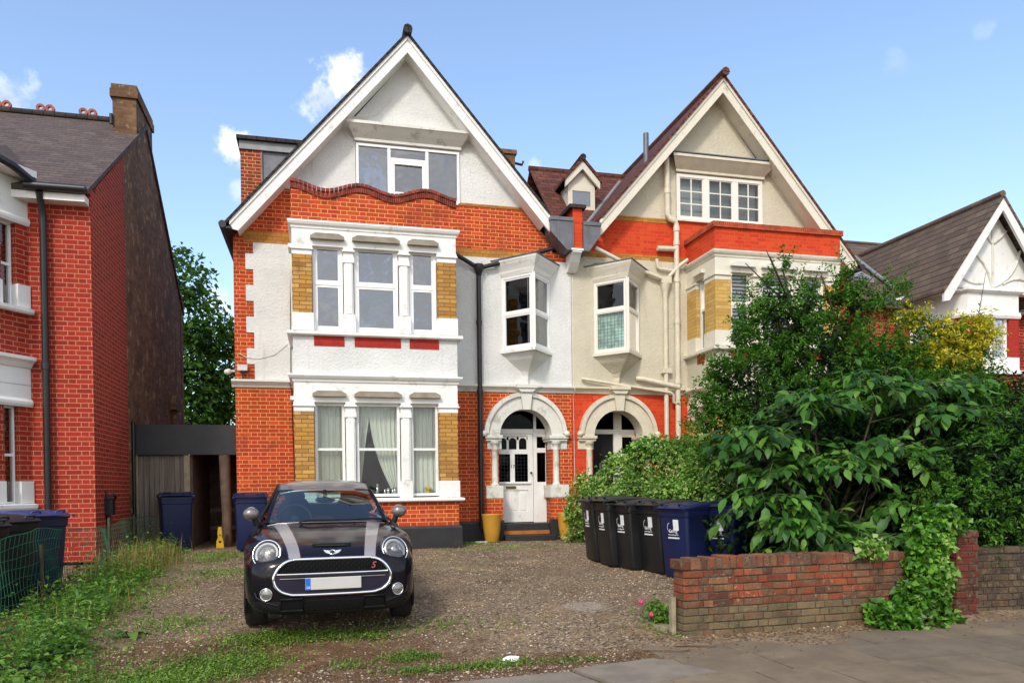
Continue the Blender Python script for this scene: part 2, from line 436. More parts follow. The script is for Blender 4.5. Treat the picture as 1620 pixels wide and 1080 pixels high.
M['brick_r'] = brick('painted_red_brick', [hexl('bc3418'), hexl('c63c1a'), hexl('cc4820')], hexl('c65a34'), joint=.009, dirt=(hexl('d06a30'), .8, .52, .35), bumps=.4)
M['brick_dark'] = brick('weathered_red_brick', [hexl('8c3420'), hexl('963a22'), hexl('7c3222'), hexl('a0452a')], hexl('c8a070'), hdr=(hexl('6a2a1e'), .5), dirt=(hexl('4e2a1c'), 1.1, .45, .5), joint=.011)
M['brick_y'] = brick('yellow_stock_brick', [hexl('b0803a'), hexl('bd8e46'), hexl('9c6e34'), hexl('c89c56')], hexl('745a38'), bond='stretcher', joint=.012, dirt=(hexl('5e4a2c'), 3, .55, .5))
M['brick_yr'] = brick('cleaned_yellow_brick', [hexl('c09a50'), hexl('c8a45c'), hexl('b48e48')], hexl('a88c58'), bond='stretcher', joint=.01)
M['brick_ochre'] = brick('ochre_brick', [hexl('b07c34'), hexl('a06c30'), hexl('bc8a3e')], hexl('86643a'), joint=.01)
M['brick_n'] = brick('neighbour_red_brick', [hexl('8c2417'), hexl('982a1a'), hexl('a2301c'), hexl('842218')], hexl('b87a5e'), hdr=(hexl('86241a'), .3), dirt=(hexl('5a241a'), .7, .55, .45), joint=.012)
M['brick_b'] = brick('brown_stock_brick', [hexl('6e4e34'), hexl('806244'), hexl('5c4230'), hexl('8c6c4c')], hexl('74604a'), dirt=(hexl('44301f'), 1.3, .48, .55), lichen=(hexl('b09a78'), 3, .56, .7))
M['brick_w'] = brick('old_wall_brick', [hexl('7e3c28'), hexl('6a3226'), hexl('58362c'), hexl('8e4a34'), hexl('66503f'), hexl('5c3a2e')], hexl('6c5c4c'), dirt=(hexl('43362c'), 2.6, .42, .7), lichen=(hexl('b8b0a0'), 22, .64, .8), joint=.014, bumps=1.)
M['brick_wlow'] = brick('mossy_low_brick', [hexl('6e5e44'), hexl('7c684c'), hexl('5c4e3c'), hexl('6a4a36')], hexl('7a6e5c'), dirt=(hexl('4e4a34'), 2, .45, .6), lichen=(hexl('9c9680'), 15, .66, .6), joint=.014, bumps=1.)
M['brick_g'] = brick('grey_wall_brick', [hexl('4e463e'), hexl('5c5046'), hexl('443c36'), hexl('665c50')], hexl('857a6c'), dirt=(hexl('34302a'), 1.4, .46, .5), joint=.014, bumps=.9)
M['brick_p'] = brick('gate_pier_brick', [hexl('6e2a20'), hexl('7a3024'), hexl('5c2a24')], hexl('5e5044'), dirt=(hexl('3e2a22'), 2.4, .46, .6), joint=.013)
M['render_w'] = stucco('white_roughcast', (.70, .705, .675), .6, 30, stain=(hexl('a8a494'), .45))
M['render_c'] = stucco('cream_roughcast', hexl('ccc4ae'), .6, 30, stain=(hexl('a89e86'), .5))
M['white'] = plain('white_gloss_paint', (.77, .77, .735), .45, 0, .05, 2, .12, 18, dirt=(hexl('98927e'), 5, .56, .5))
M['cream'] = plain('cream_gloss_paint', hexl('d6d0be'), .45, 0, .05, 2, .12, 18, dirt=(hexl('988e78'), 5, .56, .5))
M['stone_w'] = plain('painted_white_stone', (.66, .655, .59), .6, 0, .06, 2, .15, 25, dirt=(hexl('867f6c'), 4, .52, .55))
M['upvc'] = plain('white_window_frame', (.83, .83, .81), .3, 0, .03)
M['upvc_c'] = plain('cream_window_frame', hexl('e2ded2'), .35, 0, .03)
M['redpaint'] = brick('red_painted_brick', [hexl('a02a22'), hexl('aa3026')], hexl('8e2820'), joint=.008, bumps=.3, dirt=(hexl('6a3024'), 3, .55, .5))
M['lead'] = plain('lead_sheet', hexl('686a6e'), .5, .35, .2, 5, .2, 20)
M['leadw'] = plain('pale_lead', hexl('8a8c8e'), .55, .2, .15, 5)
M['black'] = plain('black_gloss_paint', (.012, .012, .013), .35, 0, .2, 4)
M['blackmat'] = plain('black_masonry_paint', (.018, .018, .019), .6, 0, .25, 4, .3, 30, dirt=(hexl('5a544a'), 7, .6, .4))
M['fascia'] = plain('black_painted_board', (.02, .021, .022), .5, 0, .2, 5, .2, 40)
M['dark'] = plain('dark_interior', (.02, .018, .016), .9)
M['room'] = plain('room_plaster', (.16, .13, .10), .9)
M['slate'] = tiles('grey_slate', [hexl('564a46'), hexl('5e514c'), hexl('50443f'), hexl('665850')], .22, .085, moss=(hexl('8a8478'), 5, .6, .35), bumps=.5, side=.35)
M['tile_r'] = tiles('red_brown_tile', [hexl('5a3226'), hexl('683c2e'), hexl('4c2c24'), hexl('704432')], .24, .12, moss=(hexl('8a8070'), 14, .68, .5))
M['tile_d'] = tiles('dark_brown_tile', [hexl('5c4e42'), hexl('665648'), hexl('54463c'), hexl('6e5e4e')], .3, .17, side=.25, moss=(hexl('8e8676'), 12, .68, .5))
M['tile_l'] = tiles('mossy_dark_tile', [hexl('2e2826'), hexl('38302c'), hexl('282424')], .2, .13, moss=(hexl('5c5c3a'), 9, .62, .5))
M['terra'] = plain('terracotta', hexl('94503a'), .75, 0, .2, 6)
M['pipe_c'] = plain('cream_pipe_paint', hexl('d0c8b2'), .4, 0, .08, 6)
M['mould'] = plain('grey_stone_mould', hexl('8e8676'), .8, 0, .2, 6, .2, 30)  # grey-brown, darker than the other stone trim
M['paleblind'] = plain('pale_blind', (.30, .32, .31), .8, 0, .08, 3)
M['glass'] = glassmat('window_glass', (.78, .82, .8), .035, .01, .25)
M['glass_hi'] = glassmat('reflective_window_glass', (.42, .46, .47), .20, .012, .5)
M['glass_mid'] = glassmat('oriel_glass', (.30, .33, .35), .09, .01, .5)
M['glass_dark'] = glassmat('dark_window_glass', (.30, .34, .34), .0, .01, .2, .35)
def curtainmat(name, c):
    g = G(name); b = g.n('BsdfPrincipled'); b.inputs['Base Color'].default_value = (*c, 1); b.inputs['Roughness'].default_value = .85
    t = g.n('BsdfTranslucent'); t.inputs[0].default_value = (*c, 1); mx = g.n('MixShader'); mx.inputs[0].default_value = .25
    g.lk(b.outputs[0], mx.inputs[1]); g.lk(t.outputs[0], mx.inputs[2]); g.lk(mx.outputs[0], g.out.inputs['Surface']); return g.m
M['curtain'] = curtainmat('cream_curtain', (.86, .88, .78))
M['net'] = curtainmat('grey_net_blind', (.30, .31, .31))
M['blind'] = curtainmat('white_slat_blind', (.8, .82, .8))
M['teal'] = plain('pale_teal_fabric', (.52, .72, .66), .8, 0, .4, 6)
M['wood'] = None
def woodmat(name, c1, c2, scale=(9, 9, .6)):
    g = G(name); mp = g.n('Mapping'); g.lk(g.pos(), mp.inputs['Vector']); mp.inputs['Scale'].default_value = scale
    n = g.noise(1.6, 8, .7, mp.outputs[0]); cl = g.mix(g.rng(n, .3, .7), c1, c2)
    sp = g.n('SeparateXYZ'); g.lk(g.pos(), sp.inputs[0])
    pl = g.math('FRACT', g.math('MULTIPLY', g.math('ADD', sp.outputs[0], sp.outputs[1]), 9.1)); gap = g.rng(pl, 0, .07)
    cl = g.mix(gap, tuple(x*.2 for x in c1), cl)
    return g.bsdf(cl, .85, 0, g.bump(n, .4, .01))
M['wood'] = woodmat('weathered_grey_timber', hexl('5c5248'), hexl('857a6c'))
M['post'] = plain('pale_timber', hexl('948870'), .85, 0, .25, 8, .4, 50)
M['oldpost'] = plain('old_brown_timber', hexl('6a584a'), .9, 0, .3, 8, .6, 40)
M['bin_black'] = plain('black_bin_plastic', (.010, .011, .012), .42, 0, .15, 3, .08, 200)
M['bin_blue'] = plain('blue_bin_plastic', hexl('101c44'), .42, 0, .15, 3, .08, 200)
M['bin_dkblue'] = plain('dark_blue_bin_plastic', hexl('16203a'), .45, 0, .15, 3, .08, 200)
M['bin_bluelid'] = plain('faded_blue_lid_plastic', hexl('2a3a6c'), .45, 0, .2, 3, .08, 200)
M['sticker'] = plain('white_print', (.75, .76, .76), .6, 0, .1)
M['pot'] = plain('mustard_glazed_pot', hexl('bf8e34'), .32, 0, .08, 3)
M['soil'] = plain('potting_soil', hexl('2c221a'), .95, 0, .3, 20)
M['mesh'] = plain('green_coated_wire', hexl('1d6a50'), .45, 0, .2)
M['stake'] = plain('mossy_fence_post', hexl('45402a'), .9, 0, .3, 9)
M['rubber'] = plain('tyre_rubber', (.016, .016, .017), .7, 0, .2, 8)
M['chrome'] = plain('chrome', (.85, .85, .86), .06, 1, .02)
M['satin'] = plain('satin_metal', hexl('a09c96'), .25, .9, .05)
M['steel'] = plain('dark_metal', hexl('55565a'), .4, .8)
M['yellow'] = plain('yellow_plastic', hexl('d2a818'), .4)
M['brass'] = plain('brass', hexl('8a7a4a'), .3, .9)
M['stepred'] = plain('ochre_step_tile', hexl('a86428'), .6, 0, .2, 6)
M['concrete'] = plain('concrete', hexl('7e7364'), .9, 0, .2, 4, .3, 60)
M['paper'] = plain('white_paper', (.8, .8, .82), .7)
M['pink'] = plain('pink_petal', hexl('d63a6a'), .6)
M['bark'] = plain('bark', hexl('43392c'), .95, 0, .35, 10, .8, 30)
M['hl_white'] = plain('light_reflector', (.40, .41, .42), .2, .7)
M['drl'] = plain('light_ring', (.58, .59, .53), .35)

def flat_text(o):
    """font curve -> mesh object in place"""
    dg = bpy.context.evaluated_depsgraph_get(); me = bpy.data.meshes.new_from_object(o.evaluated_get(dg)); me.name = o.name
    n = bpy.data.objects.new(o.name, me); 
    if not me.materials: me.materials.append(o.data.materials[0])
    n.parent = o.parent; n.location = o.location; n.rotation_euler = o.rotation_euler; col.objects.link(n)
    nm = o.name; bpy.data.objects.remove(o); n.name = nm
    return n

def oldbrick(name, cols, dirt, lichen, moss=None):
    g = G(name); ramp = g.n('ValToRGB'); el = ramp.color_ramp.elements
    while len(el) < len(cols): el.new(.5)
    for i, c in enumerate(cols): el[i].position = i/(len(cols)-1); el[i].color = (*c, 1)
    g.lk(g.geo('Random Per Island'), ramp.inputs['Fac']); fine = g.noise(50, 6, .7); f = g.rng(fine, .2, .8, .65, 1.25); cv = g.n('CombineColor'); [g.lk(f, cv.inputs[i]) for i in range(3)]
    cl = g.mix(1., ramp.outputs[0], cv.outputs[0], 'MULTIPLY')
    cl = g.mix(g.math('MULTIPLY', g.rng(g.noise(4.5, 7, .72), .42, .62), .8), cl, dirt); cl = g.mix(g.math('MULTIPLY', g.rng(g.noise(9, 5, .7), .5, .66), .45), cl, hexl('8a7656'))
    cl = g.mix(g.math('MULTIPLY', g.math('MULTIPLY', g.rng(g.noise(26, 5, .8), .58, .66), g.rng(g.noise(2.2, 3), .42, .62)), .85), cl, lichen)
    return g.bsdf(cl, .92, 0, g.bump(fine, 1., .012), .2)
M['ob_red'] = oldbrick('weathered_wall_brick', [hexl('84452e'), hexl('944e34'), hexl('6a3c2e'), hexl('a25a3a'), hexl('6e5442'), hexl('8e6246'), hexl('5c3c30'), hexl('9c5236')], hexl('44382e'), hexl('b4ac9c'))
M['ob_low'] = oldbrick('olive_wall_brick', [hexl('72624a'), hexl('7e6c50'), hexl('645640'), hexl('7a5844'), hexl('847458')], hexl('4a4634'), hexl('9c9680'))
M['ob_grey'] = oldbrick('sooty_wall_brick', [hexl('50443a'), hexl('5c5044'), hexl('463c34'), hexl('665848'), hexl('5a4438')], hexl('342e28'), hexl('8c8474'))
M['mortar'] = plain('old_mortar', hexl('564c40'), .95, 0, .35, 8, .9, 40, dirt=(hexl('4c4438'), 3, .48, .6))
def laid(m_, fr, u0, u1, z0, nrow, ch=.075, bond=0, n0=-.20, jit=.004, miss=.0):
    """individually laid bricks, Flemish bond, slightly out of true"""
    for r_ in range(nrow):
        u = u0-(.17 if (r_+bond) % 2 else 0); k = (r_+bond) % 2
        while u < u1-.02:
            ln = .215 if k % 2 == 0 else .1025
            a, b_ = max(u, u0), min(u+ln, u1)
            if b_-a > .03 and random.random() >= miss:
                j = random.uniform(-jit, jit); t_ = random.uniform(-.0025, .0025); z = z0+r_*ch
                P = fr.p; c = [(a, n0, z), (b_, n0, z), (b_, n0, z+ch-.011), (a, n0, z+ch-.011)]
                f_ = [(a, .004+j, z+t_), (b_, .004+j+t_, z-t_), (b_, .004+j*.5-t_, z+ch-.011-t_), (a, .004+j*.5, z+ch-.011+t_)]
                m_.add([P(*q) for q in f_]+[P(*q) for q in c], [(0, 1, 2, 3), (7, 6, 5, 4), (0, 4, 5, 1), (1, 5, 6, 2), (2, 6, 7, 3), (3, 7, 4, 0)])
            u += ln+.011; k += 1
# ------------------------------------------------------------------ building helpers
def window(parent, fr, u0, u1, z0, z1, n=0., us=(), zs=(), fw=.055, bw=.045, mat='upvc', glass='glass', depth=.07, sash=0., glz=None, name='window', label=None):
    f = MB(); u0, u1 = sorted((u0, u1))
    f.fbox(fr, u0, u0+fw, n-depth, n, z0, z1); f.fbox(fr, u1-fw, u1, n-depth, n, z0, z1)
    f.fbox(fr, u0+fw, u1-fw, n-depth, n, z1-fw, z1); f.fbox(fr, u0+fw, u1-fw, n-depth, n, z0, z0+fw)
    eu = [u0+fw]+[q for u in us for q in (u-bw/2, u+bw/2)]+[u1-fw]
    ez = [z0+fw]+[q for z in zs for q in (z-bw/2, z+bw/2)]+[z1-fw]
    for u in us: f.fbox(fr, u-bw/2, u+bw/2, n-depth+.004, n-.004, z0+fw, z1-fw)
    for i in range(0, len(eu), 2):
        for z in zs: f.fbox(fr, eu[i], eu[i+1], n-depth+.006, n-.006, z-bw/2, z+bw/2)
    p = MB()
    for i in range(0, len(eu), 2):
        for j in range(0, len(ez), 2):
            a, b, c, d = eu[i], eu[i+1], ez[j], ez[j+1]
            if sash:
                q = n-.016
                f.fbox(fr, a, a+sash, q-.04, q, c, d); f.fbox(fr, b-sash, b, q-.04, q, c, d)
                f.fbox(fr, a+sash, b-sash, q-.04, q, d-sash, d); f.fbox(fr, a+sash, b-sash, q-.04, q, c, c+sash)
                a += sash; b -= sash; c += sash; d -= sash
            if glz:    # glazing bars (columns, rows)
                for k in range(1, glz[0]): uu = a+(b-a)*k/glz[0]; f.fbox(fr, uu-.012, uu+.012, n-.05, n-.02, c, d)
                for k in range(1, glz[1]): zz = c+(d-c)*k/glz[1]; f.fbox(fr, a, b, n-.052, n-.022, zz-.012, zz+.012)
            tl = random.uniform(-.004, .004)
            P = fr.p
            p.add([P(a, n-.034+tl, c), P(b, n-.034-tl, c), P(b, n-.034-tl*.5, d), P(a, n-.034+tl*.5, d)], [(0, 1, 2, 3)])
    o = f.build(name, M[mat], parent)
    if label: o['label'] = label
    p.build('pane', M[glass], o)
    return o
def drape(parent, fr, n, zt, zb, edge0, edge1, mat='curtain', name='curtain', waves=5, amp=.025):
    """edge0/edge1: functions of t (0 top .. 1 bottom) giving u limits"""
    m_ = MB()
    def fn(a, t):
        u = edge0(t)+(edge1(t)-edge0(t))*a
        return fr.p(u, n+amp*math.sin(a*waves*6.283+1.3*math.sin(t*3))*(.5+.5*t)+amp*.4*math.sin(a*waves*15), zt+(zb-zt)*t)
    m_.grid(fn, [i/50 for i in range(51)], [i/12 for i in range(13)])
    return m_.build(name, M[mat], parent, fix=False)
def slats(parent, fr, n, u0, u1, z0, z1, mat='blind', pitch=.075, tilt=.5):
    m_ = MB(); z = z0
    while z < z1:
        m_.add([fr.p(u0, n, z), fr.p(u1, n, z), fr.p(u1, n-.02, z+pitch*.62), fr.p(u0, n-.02, z+pitch*.62)], [(0, 1, 2, 3)]); z += pitch
    return m_.build('blind', M[mat], parent, fix=False)
def arc(cx_, cz_, r, a0, a1, n): return [(cx_+r*math.cos(R(a0+(a1-a0)*i/n)), cz_+r*math.sin(R(a0+(a1-a0)*i/n))) for i in range(n+1)]

APX, ZA, SL = 3.41, 9.98, 1.15            # gable apex (|x|), ridge height, slope
def zroof(a): return ZA-SL*abs(a-APX)
BO, BI, BY = 5.61, 2.67, -1.27            # bay: outer and inner side (|x|), front
def house(s, root):
    left = s < 0
    br = M['brick_l'] if left else M['brick_r']; rend = M['render_w'] if left else M['render_c']
    pw = M['white'] if left else M['cream']; fr_m = 'upvc' if left else 'upvc_c'
    bx = lambda m_, a0, a1, y0, y1, z0, z1: m_.box(s*a0, s*a1, y0, y1, z0, z1)
    pt = lambda poly: [(s*a, z) for a, z in poly]
    front = Fr((0, 0), (1, 0)) if not left else Fr((0, 0), (1, 0))
    F = lambda a: s*a
    # ---- main wall (structure of brick) with arch, bay and window openings
    w_ = MB(); T = .3
    AC, AR, AS = 1.03, .565, 2.155
    bx(w_, 5.45, 6.72, 0, T, 0, 6.0); bx(w_, 1.60, 2.85, 0, T, 0, 3.2); bx(w_, .12 if not left else .12, .46, 0, T, 0, 3.2)
    bx(w_, 0.004, .12, 0, T, 0, 3.2)
    top = [(AC-AR, 3.2), (AC-AR, AS)]
    for i in range(16):
        a0 = math.pi-math.pi*i/16; a1 = math.pi-math.pi*(i+1)/16
        x0, x1 = AC+AR*math.cos(a0), AC+AR*math.cos(a1); z0, z1 = AS+AR*math.sin(a0), AS+AR*math.sin(a1)
        w_.xz(pt([(x0, z0), (x1, z1), (x1, 3.2), (x0, 3.2)]), 0, T)
    bx(w_, .004, 1.45, .02, T, 3.2, 3.9); bx(w_, .004, .46, 0.13, T, 3.9, 5.5); bx(w_, 1.56, 2.85, 0, T, 3.2, 5.5); bx(w_, .004, 2.85, 0, T, 5.5, 6.0)
    bx(w_, 2.85, 5.45, 0, T, 5.5, 6.0); bx(w_, 2.85, 5.45, .0, T, 2.75, 3.85)
    # gable part, brick up to the first purlin line
    zb = 6.89
    aL = APX+(ZA-.36-6.0)/SL; aLz = APX+(ZA-.36-zb)/SL; aR = APX-(ZA-.36-6.0)/SL; aRz = APX-(ZA-.36-zb)/SL
    w_.xz(pt([(max(aR, .1), 6.0), (aL, 6.0), (aLz, zb), (aRz, zb)]), 0, T)
    bx(w_, .004, .4, .0, T, 6.0, 6.3)
    # flank and rear walls
    w_.box(s*6.42, s*6.72, T, 9, 0, 6.15); w_.box(s*0.01, s*6.72, 8.7, 9, 0, 6.15)
    w_.build('wall', br, root)
    wg = MB()    # roughcast gable above
    wl, wr = (4.42, 2.34) if left else (4.57, 2.45)
    zt_ = zroof(APX)-.355
    aLz2 = APX+(ZA-.355-zb)/SL; aRz2 = APX-(ZA-.355-zb)/SL
    wg.xz(pt([(wl, zb), (aLz2, zb), (wl, zroof(wl)-.355)]), .012, T)
    wg.xz(pt([(aRz2, zb), (wr, zb), (wr, zroof(wr)-.355)]), .012, T)
    wg.xz(pt([(wr, 7.90), (wl, 7.90), (wl, zroof(wl)-.42), (APX, zt_), (wr, zroof(wr)-.355)]), .012, T)
    wg.build('gable_wall', rend, root)
    # ochre courses
    oc = MB()
    if left:
        bx(oc, 5.62, 6.53, -.012, .05, 5.82, 6.04); bx(oc, .55, 2.66, -.012, .05, 5.80, 5.97); bx(oc, 1.0, 2.33, -.012, .05, 6.83, 6.885)
    else:
        bx(oc, .25, 2.66, -.012, .05, 5.95, 6.07); bx(oc, .95, 2.5, -.012, .05, 6.785, 6.885); bx(oc, 5.62, 6.5, -.012, .05, 5.95, 6.07)
    oc.build('ochre_band', M['brick_ochre'], root)
    # roughcast first floor: panel by the party line, panel by the outer corner with toothed quoins
    rp = MB()
    zt1 = 5.80 if left else 5.95
    e0, e1 = (.47, 1.495) if left else (.50, 1.555)
    bx(rp, .004, e0, -.03, .12, 3.2, zt1); bx(rp, e1, 2.67, -.03, .0, 3.2, zt1); bx(rp, e0, e1, -.028, .02, 3.2, 3.86); bx(rp, e0, e1, -.028, 0, 5.5, zt1)
    bx(rp, e1-.03, e1, .0, .12, 3.86, 5.5)
    poly = [(BO, 3.2), (6.36, 3.2)]; z = 3.2; k = 0
    while z < 5.8:
        a = 6.36 if k % 2 == 0 else 6.5
        z2 = min(z+.30, 5.81); poly += [(a, z), (a, z2)]; z = z2; k += 1
    poly += [(BO, 5.81)]
    rp.xz(pt(poly), -.028, .0)
    rp.build('render_panel', rend, root)
    # plinth
    pl = MB(); prof = [(.0, -.25), (.05, -.25), (.05, .36), (.03, .40), (.0, .42)]
    def U(path_a): return [(s*a, y) for a, y in path_a]
    sd = 1 if not left else -1
    bay = [(BI, 0), (BI, BY), (BO, BY), (BO, 0)]
    pl.sweep(U(bay), [(o-.12 if o == 0 else o, z) for o, z in prof], sd)
    pl.sweep(U([(1.60, 0), (BI-.05, 0)]), [(-.05 if o == 0 else o, z) for o, z in prof], sd); pl.sweep(U([(BO+.05, 0), (6.74, 0)]), [(-.05 if o == 0 else o, z) for o, z in prof], sd)
    pl.sweep(U([(.01, 0), (.46, 0)]), [(-.05 if o == 0 else o, z) for o, z in prof], sd)
    pl.build('plinth', M['blackmat'], root)
    # string course along the wall
    stp = [(-.02, 3.05), (.03, 3.06), (.05, 3.10), (.10, 3.15), (.12, 3.16), (.12, 3.20), (-.02, 3.20)]
    sc_ = MB(); sc_.sweep(U([(.0, 0), (BI, 0)]), stp, sd); sc_.sweep(U([(BO, 0), (6.78, 0)]), stp, sd)
    sc_.build('string_course', M['stone_w'] if left else M['pipe_c'], root)
    # ---------------- bay
    b = MB(); t = .22
    ring = lambda m_, z0, z1, o=0., tt=t: m_.sweep(U(bay), [(o, z0), (o, z1), (-tt, z1), (-tt, z0)], sd)
    ring(b, .40, .86); b.build('bay_base', br if left else M['brick_r'], root)
    b = MB(); ring(b, 2.66, 3.04); b.build('frieze', pw, root)
    b = MB(); b.sweep(U(bay), [(-.1, 3.02), (.02, 3.02), (.03, 3.06), (.06, 3.08), (.09, 3.12), (.09, 3.15), (-.1, 3.17)], sd); b.build('bay_cornice', pw, root)
    b = MB(); ring(b, 3.16, 3.85, .004); b.build('spandrel', rend, root)
    rp = MB()
    for a0, a1 in ((5.25, 4.72), (4.54, 3.71), (3.55, 3.01)): bx(rp, a0, a1, BY-.016, BY+.02, 3.66, 3.832)
    rp.box(s*BI-s*.016, s*BI+s*.02, -.82, -.5, 3.66, 3.832)
    rp.build('spandrel_panel', M['redpaint'], root)
    sillp = lambda z0, z1: [(-.2, z0), (.07, z0), (.10, z0+.02), (.10, z1-.02), (.0, z1), (-.2, z1)]
    b = MB(); b.sweep(U(bay), sillp(3.835, 3.93), sd); b.build('bay_sill', pw, root)
    b = MB(); b.sweep(U(bay), sillp(.85, .93), sd); b.build('bay_sill', pw, root)
    b = MB(); ring(b, 5.44, 5.78); b.build('frieze', pw, root)
    b = MB(); b.sweep(U(bay), [(-.1, 5.74), (.015, 5.74), (.02, 5.78), (.05, 5.80), (.07, 5.84), (.07, 5.87), (-.1, 5.88)], sd); b.build('bay_cornice', pw, root)
    # parapet and coping
    b = MB()
    if left:
        n_ = 36; wave = lambda a: 6.36+.075*math.cos((a-BI)/(BO-BI)*2*math.pi*2.5+.1)*(-1)+.0
        wv = lambda a: 6.365+.07*math.cos((BO-a)/(BO-BI)*2*math.pi*2.45)
        as_ = [BI+(BO-BI)*i/n_ for i in range(n_+1)]
        for i in range(n_):
            a0, a1 = as_[i], as_[i+1]
            b.xz(pt([(a0, 5.87), (a1, 5.87), (a1, wv(a1)), (a0, wv(a0))]), BY, BY+t)
        b.box(s*BI, s*(BI+.2), BY+t, 0, 5.87, 6.33); b.box(s*BO, s*(BO-.2), BY+t, 0, 5.87, 6.33)
        b.build('parapet', br, root)
        c = MB(); prev = None
        for i in range(78):      # brick-on-edge coping following the wave
            a0 = BI-.02+(BO-BI+.04)*i/78; a1 = BI-.02+(BO-BI+.04)*(i+1)/78-.008
            for k, (zz0, zz1, pr) in enumerate(((0, .10, .03), (.104, .16, .05))):
                if k == 1 and i % 2: continue
                aa1 = a1 if k == 0 else a1+(BO-BI)/78
                c.xz(pt([(a0, wv(a0)+zz0), (aa1, wv(aa1)+zz0), (aa1, wv(aa1)+zz1), (a0, wv(a0)+zz1)]), BY-pr+random.uniform(-.004, .004), BY+t)
        c.build('coping', plain('weathered_coping_brick', hexl('82382a'), .9, 0, .45, 7, .5, 40, dirt=(hexl('4a2a20'), 5, .5, .6)), root)
    else:
        ring(b, 5.87, 6.33); b.build('parapet', br, root)
        c = MB(); ring(c, 6.33, 6.365, .05); 
        for i in range(66):
            a0 = BI-.06+(BO-BI+.12)*i/66
            c.box(s*a0, s*(a0+.036), BY-.05+random.uniform(-.004, .004), BY+t, 6.368, 6.44)
        for i in range(26):
            y0 = -.02-(1.25)*i/26
            for a in (BI, BO): c.box(s*a-.05*(1 if a == BI else -1)*s, s*a+.2*(1 if a == BI else -1)*s, y0-.036, y0, 6.368, 6.44)
        c.build('coping', plain('red_coping_brick', hexl('a4482a'), .85, 0, .3, 7, .4, 40), root)
    rf = MB(); bx(rf, BI+.2, BO-.2, BY+.2, .0, 5.9, 5.96); bx(rf, BI+.2, BO-.2, BY+.2, .0, 3.0, 3.1); bx(rf, BI+.2, BO-.2, BY+.2, .0, .5, .6)
    rf.build('bay_floor', M['room'], root)
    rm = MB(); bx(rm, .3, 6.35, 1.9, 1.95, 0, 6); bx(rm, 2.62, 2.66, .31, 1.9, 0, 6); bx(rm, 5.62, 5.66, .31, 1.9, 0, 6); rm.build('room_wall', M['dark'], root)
    # piers, columns, lintels and windows of the bay, two storeys
    fb = Fr((0, BY), (1, BY))
    for st, (zs0, zbase, zc0, zc1, wz0, wz1) in enumerate(((.93, 1.23, 2.49, 2.66, .955, 2.655), (3.93, 4.24, 5.27, 5.44, 3.955, 5.50))):
        yb_ = M['brick_y'] if left else M['brick_yr']
        for a0, a1, sg in ((BI, 3.02, 1), (5.27, BO, -1)):
            p = MB(); bx(p, a0, a1, BY, BY+.45, zbase, zc0); p.build('pier', yb_, root)
            p = MB(); bx(p, a0-.025, a1+.005, BY-.025, BY+.45, zs0, zbase); bx(p, a0-.005, a1+.005, BY-.006, BY+.45, zc0, zc1-.08); bx(p, a0-.03, a1+.02, BY-.035, BY+.45, zc1-.08, zc1-.05); bx(p, a0-.015, a1+.01, BY-.018, BY+.45, zc1-.05, zc1)
            p.build('pier_stone', pw, root, bevel=.006)
        for ac in (3.635, 4.63):
            p = MB(); h = .085
            bx(p, ac-.115, ac+.115, BY-.02, BY+.25, zs0, zbase); bx(p, ac-h, ac+h, BY+.03, BY+.25, zbase, zc1)
            bx(p, ac-.06, ac+.06, BY+.01, BY+.03, zbase+.02, zc0-.1)
            bx(p, ac-h-.02, ac+h+.02, BY-.0, BY+.25, zc0-.1, zc0); bx(p, ac-h-.008, ac+h+.008, BY+.012, BY+.25, zc0, zc1-.08); bx(p, ac-h-.03, ac+h+.03, BY-.03, BY+.25, zc1-.08, zc1-.045); bx(p, ac-h-.005, ac+h+.005, BY-.01, BY+.25, zc1-.045, zc1)
            p.build('mullion_column', pw, root, bevel=.005)
        for wi, (a0, a1) in enumerate(((3.03, 3.54), (3.74, 4.53), (4.73, 5.26))):
            # label mould over each light with chamfered ends
            lm = MB(); zz = wz1+.10 if st == 0 else wz1+.045; e = .06
            lm.xz(pt([(a0-.03, zz), (a1+.03, zz), (a1+.03, zz+.05), (a1-e, zz+.1), (a0+e, zz+.1), (a0-.03, zz+.05)]), BY-.09, BY+.02)
            lm.build('label_mould', M['mould'] if left else M['stone_w'], root, bevel=.008)
            hd = MB(); bx(hd, a0, a1, BY+.04, BY+.22, wz1-.005, wz1+.1); hd.build('lintel', pw, root)
            u0, u1 = sorted((s*a0, s*a1)); mid = 1.82 if st == 0 else 4.80
            if st == 0:
                wn_ = window(root, fb, u0, u1, wz0, wz1, -.11, (), (mid,), .05, .045, 'white' if left else fr_m, 'glass', .08)
                if left:
                    wid = u1-u0
                    if wi == 1:
                        drape(wn_, fb, -.30, wz1-.03, wz0+.05, lambda t, u0=u0: u0+.02, lambda t, u0=u0, w=wid: u0+.02+w*max(.04, .36-.30*t**.7), waves=3)
                        drape(wn_, fb, -.30, wz1-.03, wz0+.05, lambda t, u1=u1, w=wid: u1-.02-w*max(.07, (.66-.60*max(0, t-.05)**1.9)), lambda t, u1=u1: u1-.02, waves=6)
                    else:
                        drape(wn_, fb, -.27, wz1-.03, wz0+.02, lambda t, u0=u0: u0+.02, lambda t, u1=u1: u1-.02, waves=5)
                else: slats(wn_, fb, -.3, u0, u1, wz0, wz1)
            else:
                wn_ = window(root, fb, u0, u1, wz0, wz1, -.10, (), (mid,), .045, .05, fr_m, 'glass_hi' if left else 'glass', .08, sash=.04)
                if not left: slats(wn_, fb, -.165, u0+.03, u1-.03, wz0+.05, wz1-.03)
                else:
                    nb = MB(); nb.fbox(fb, u0, u1, -.42, -.40, wz0, wz1); nb.build('blind', M['net'], wn_)
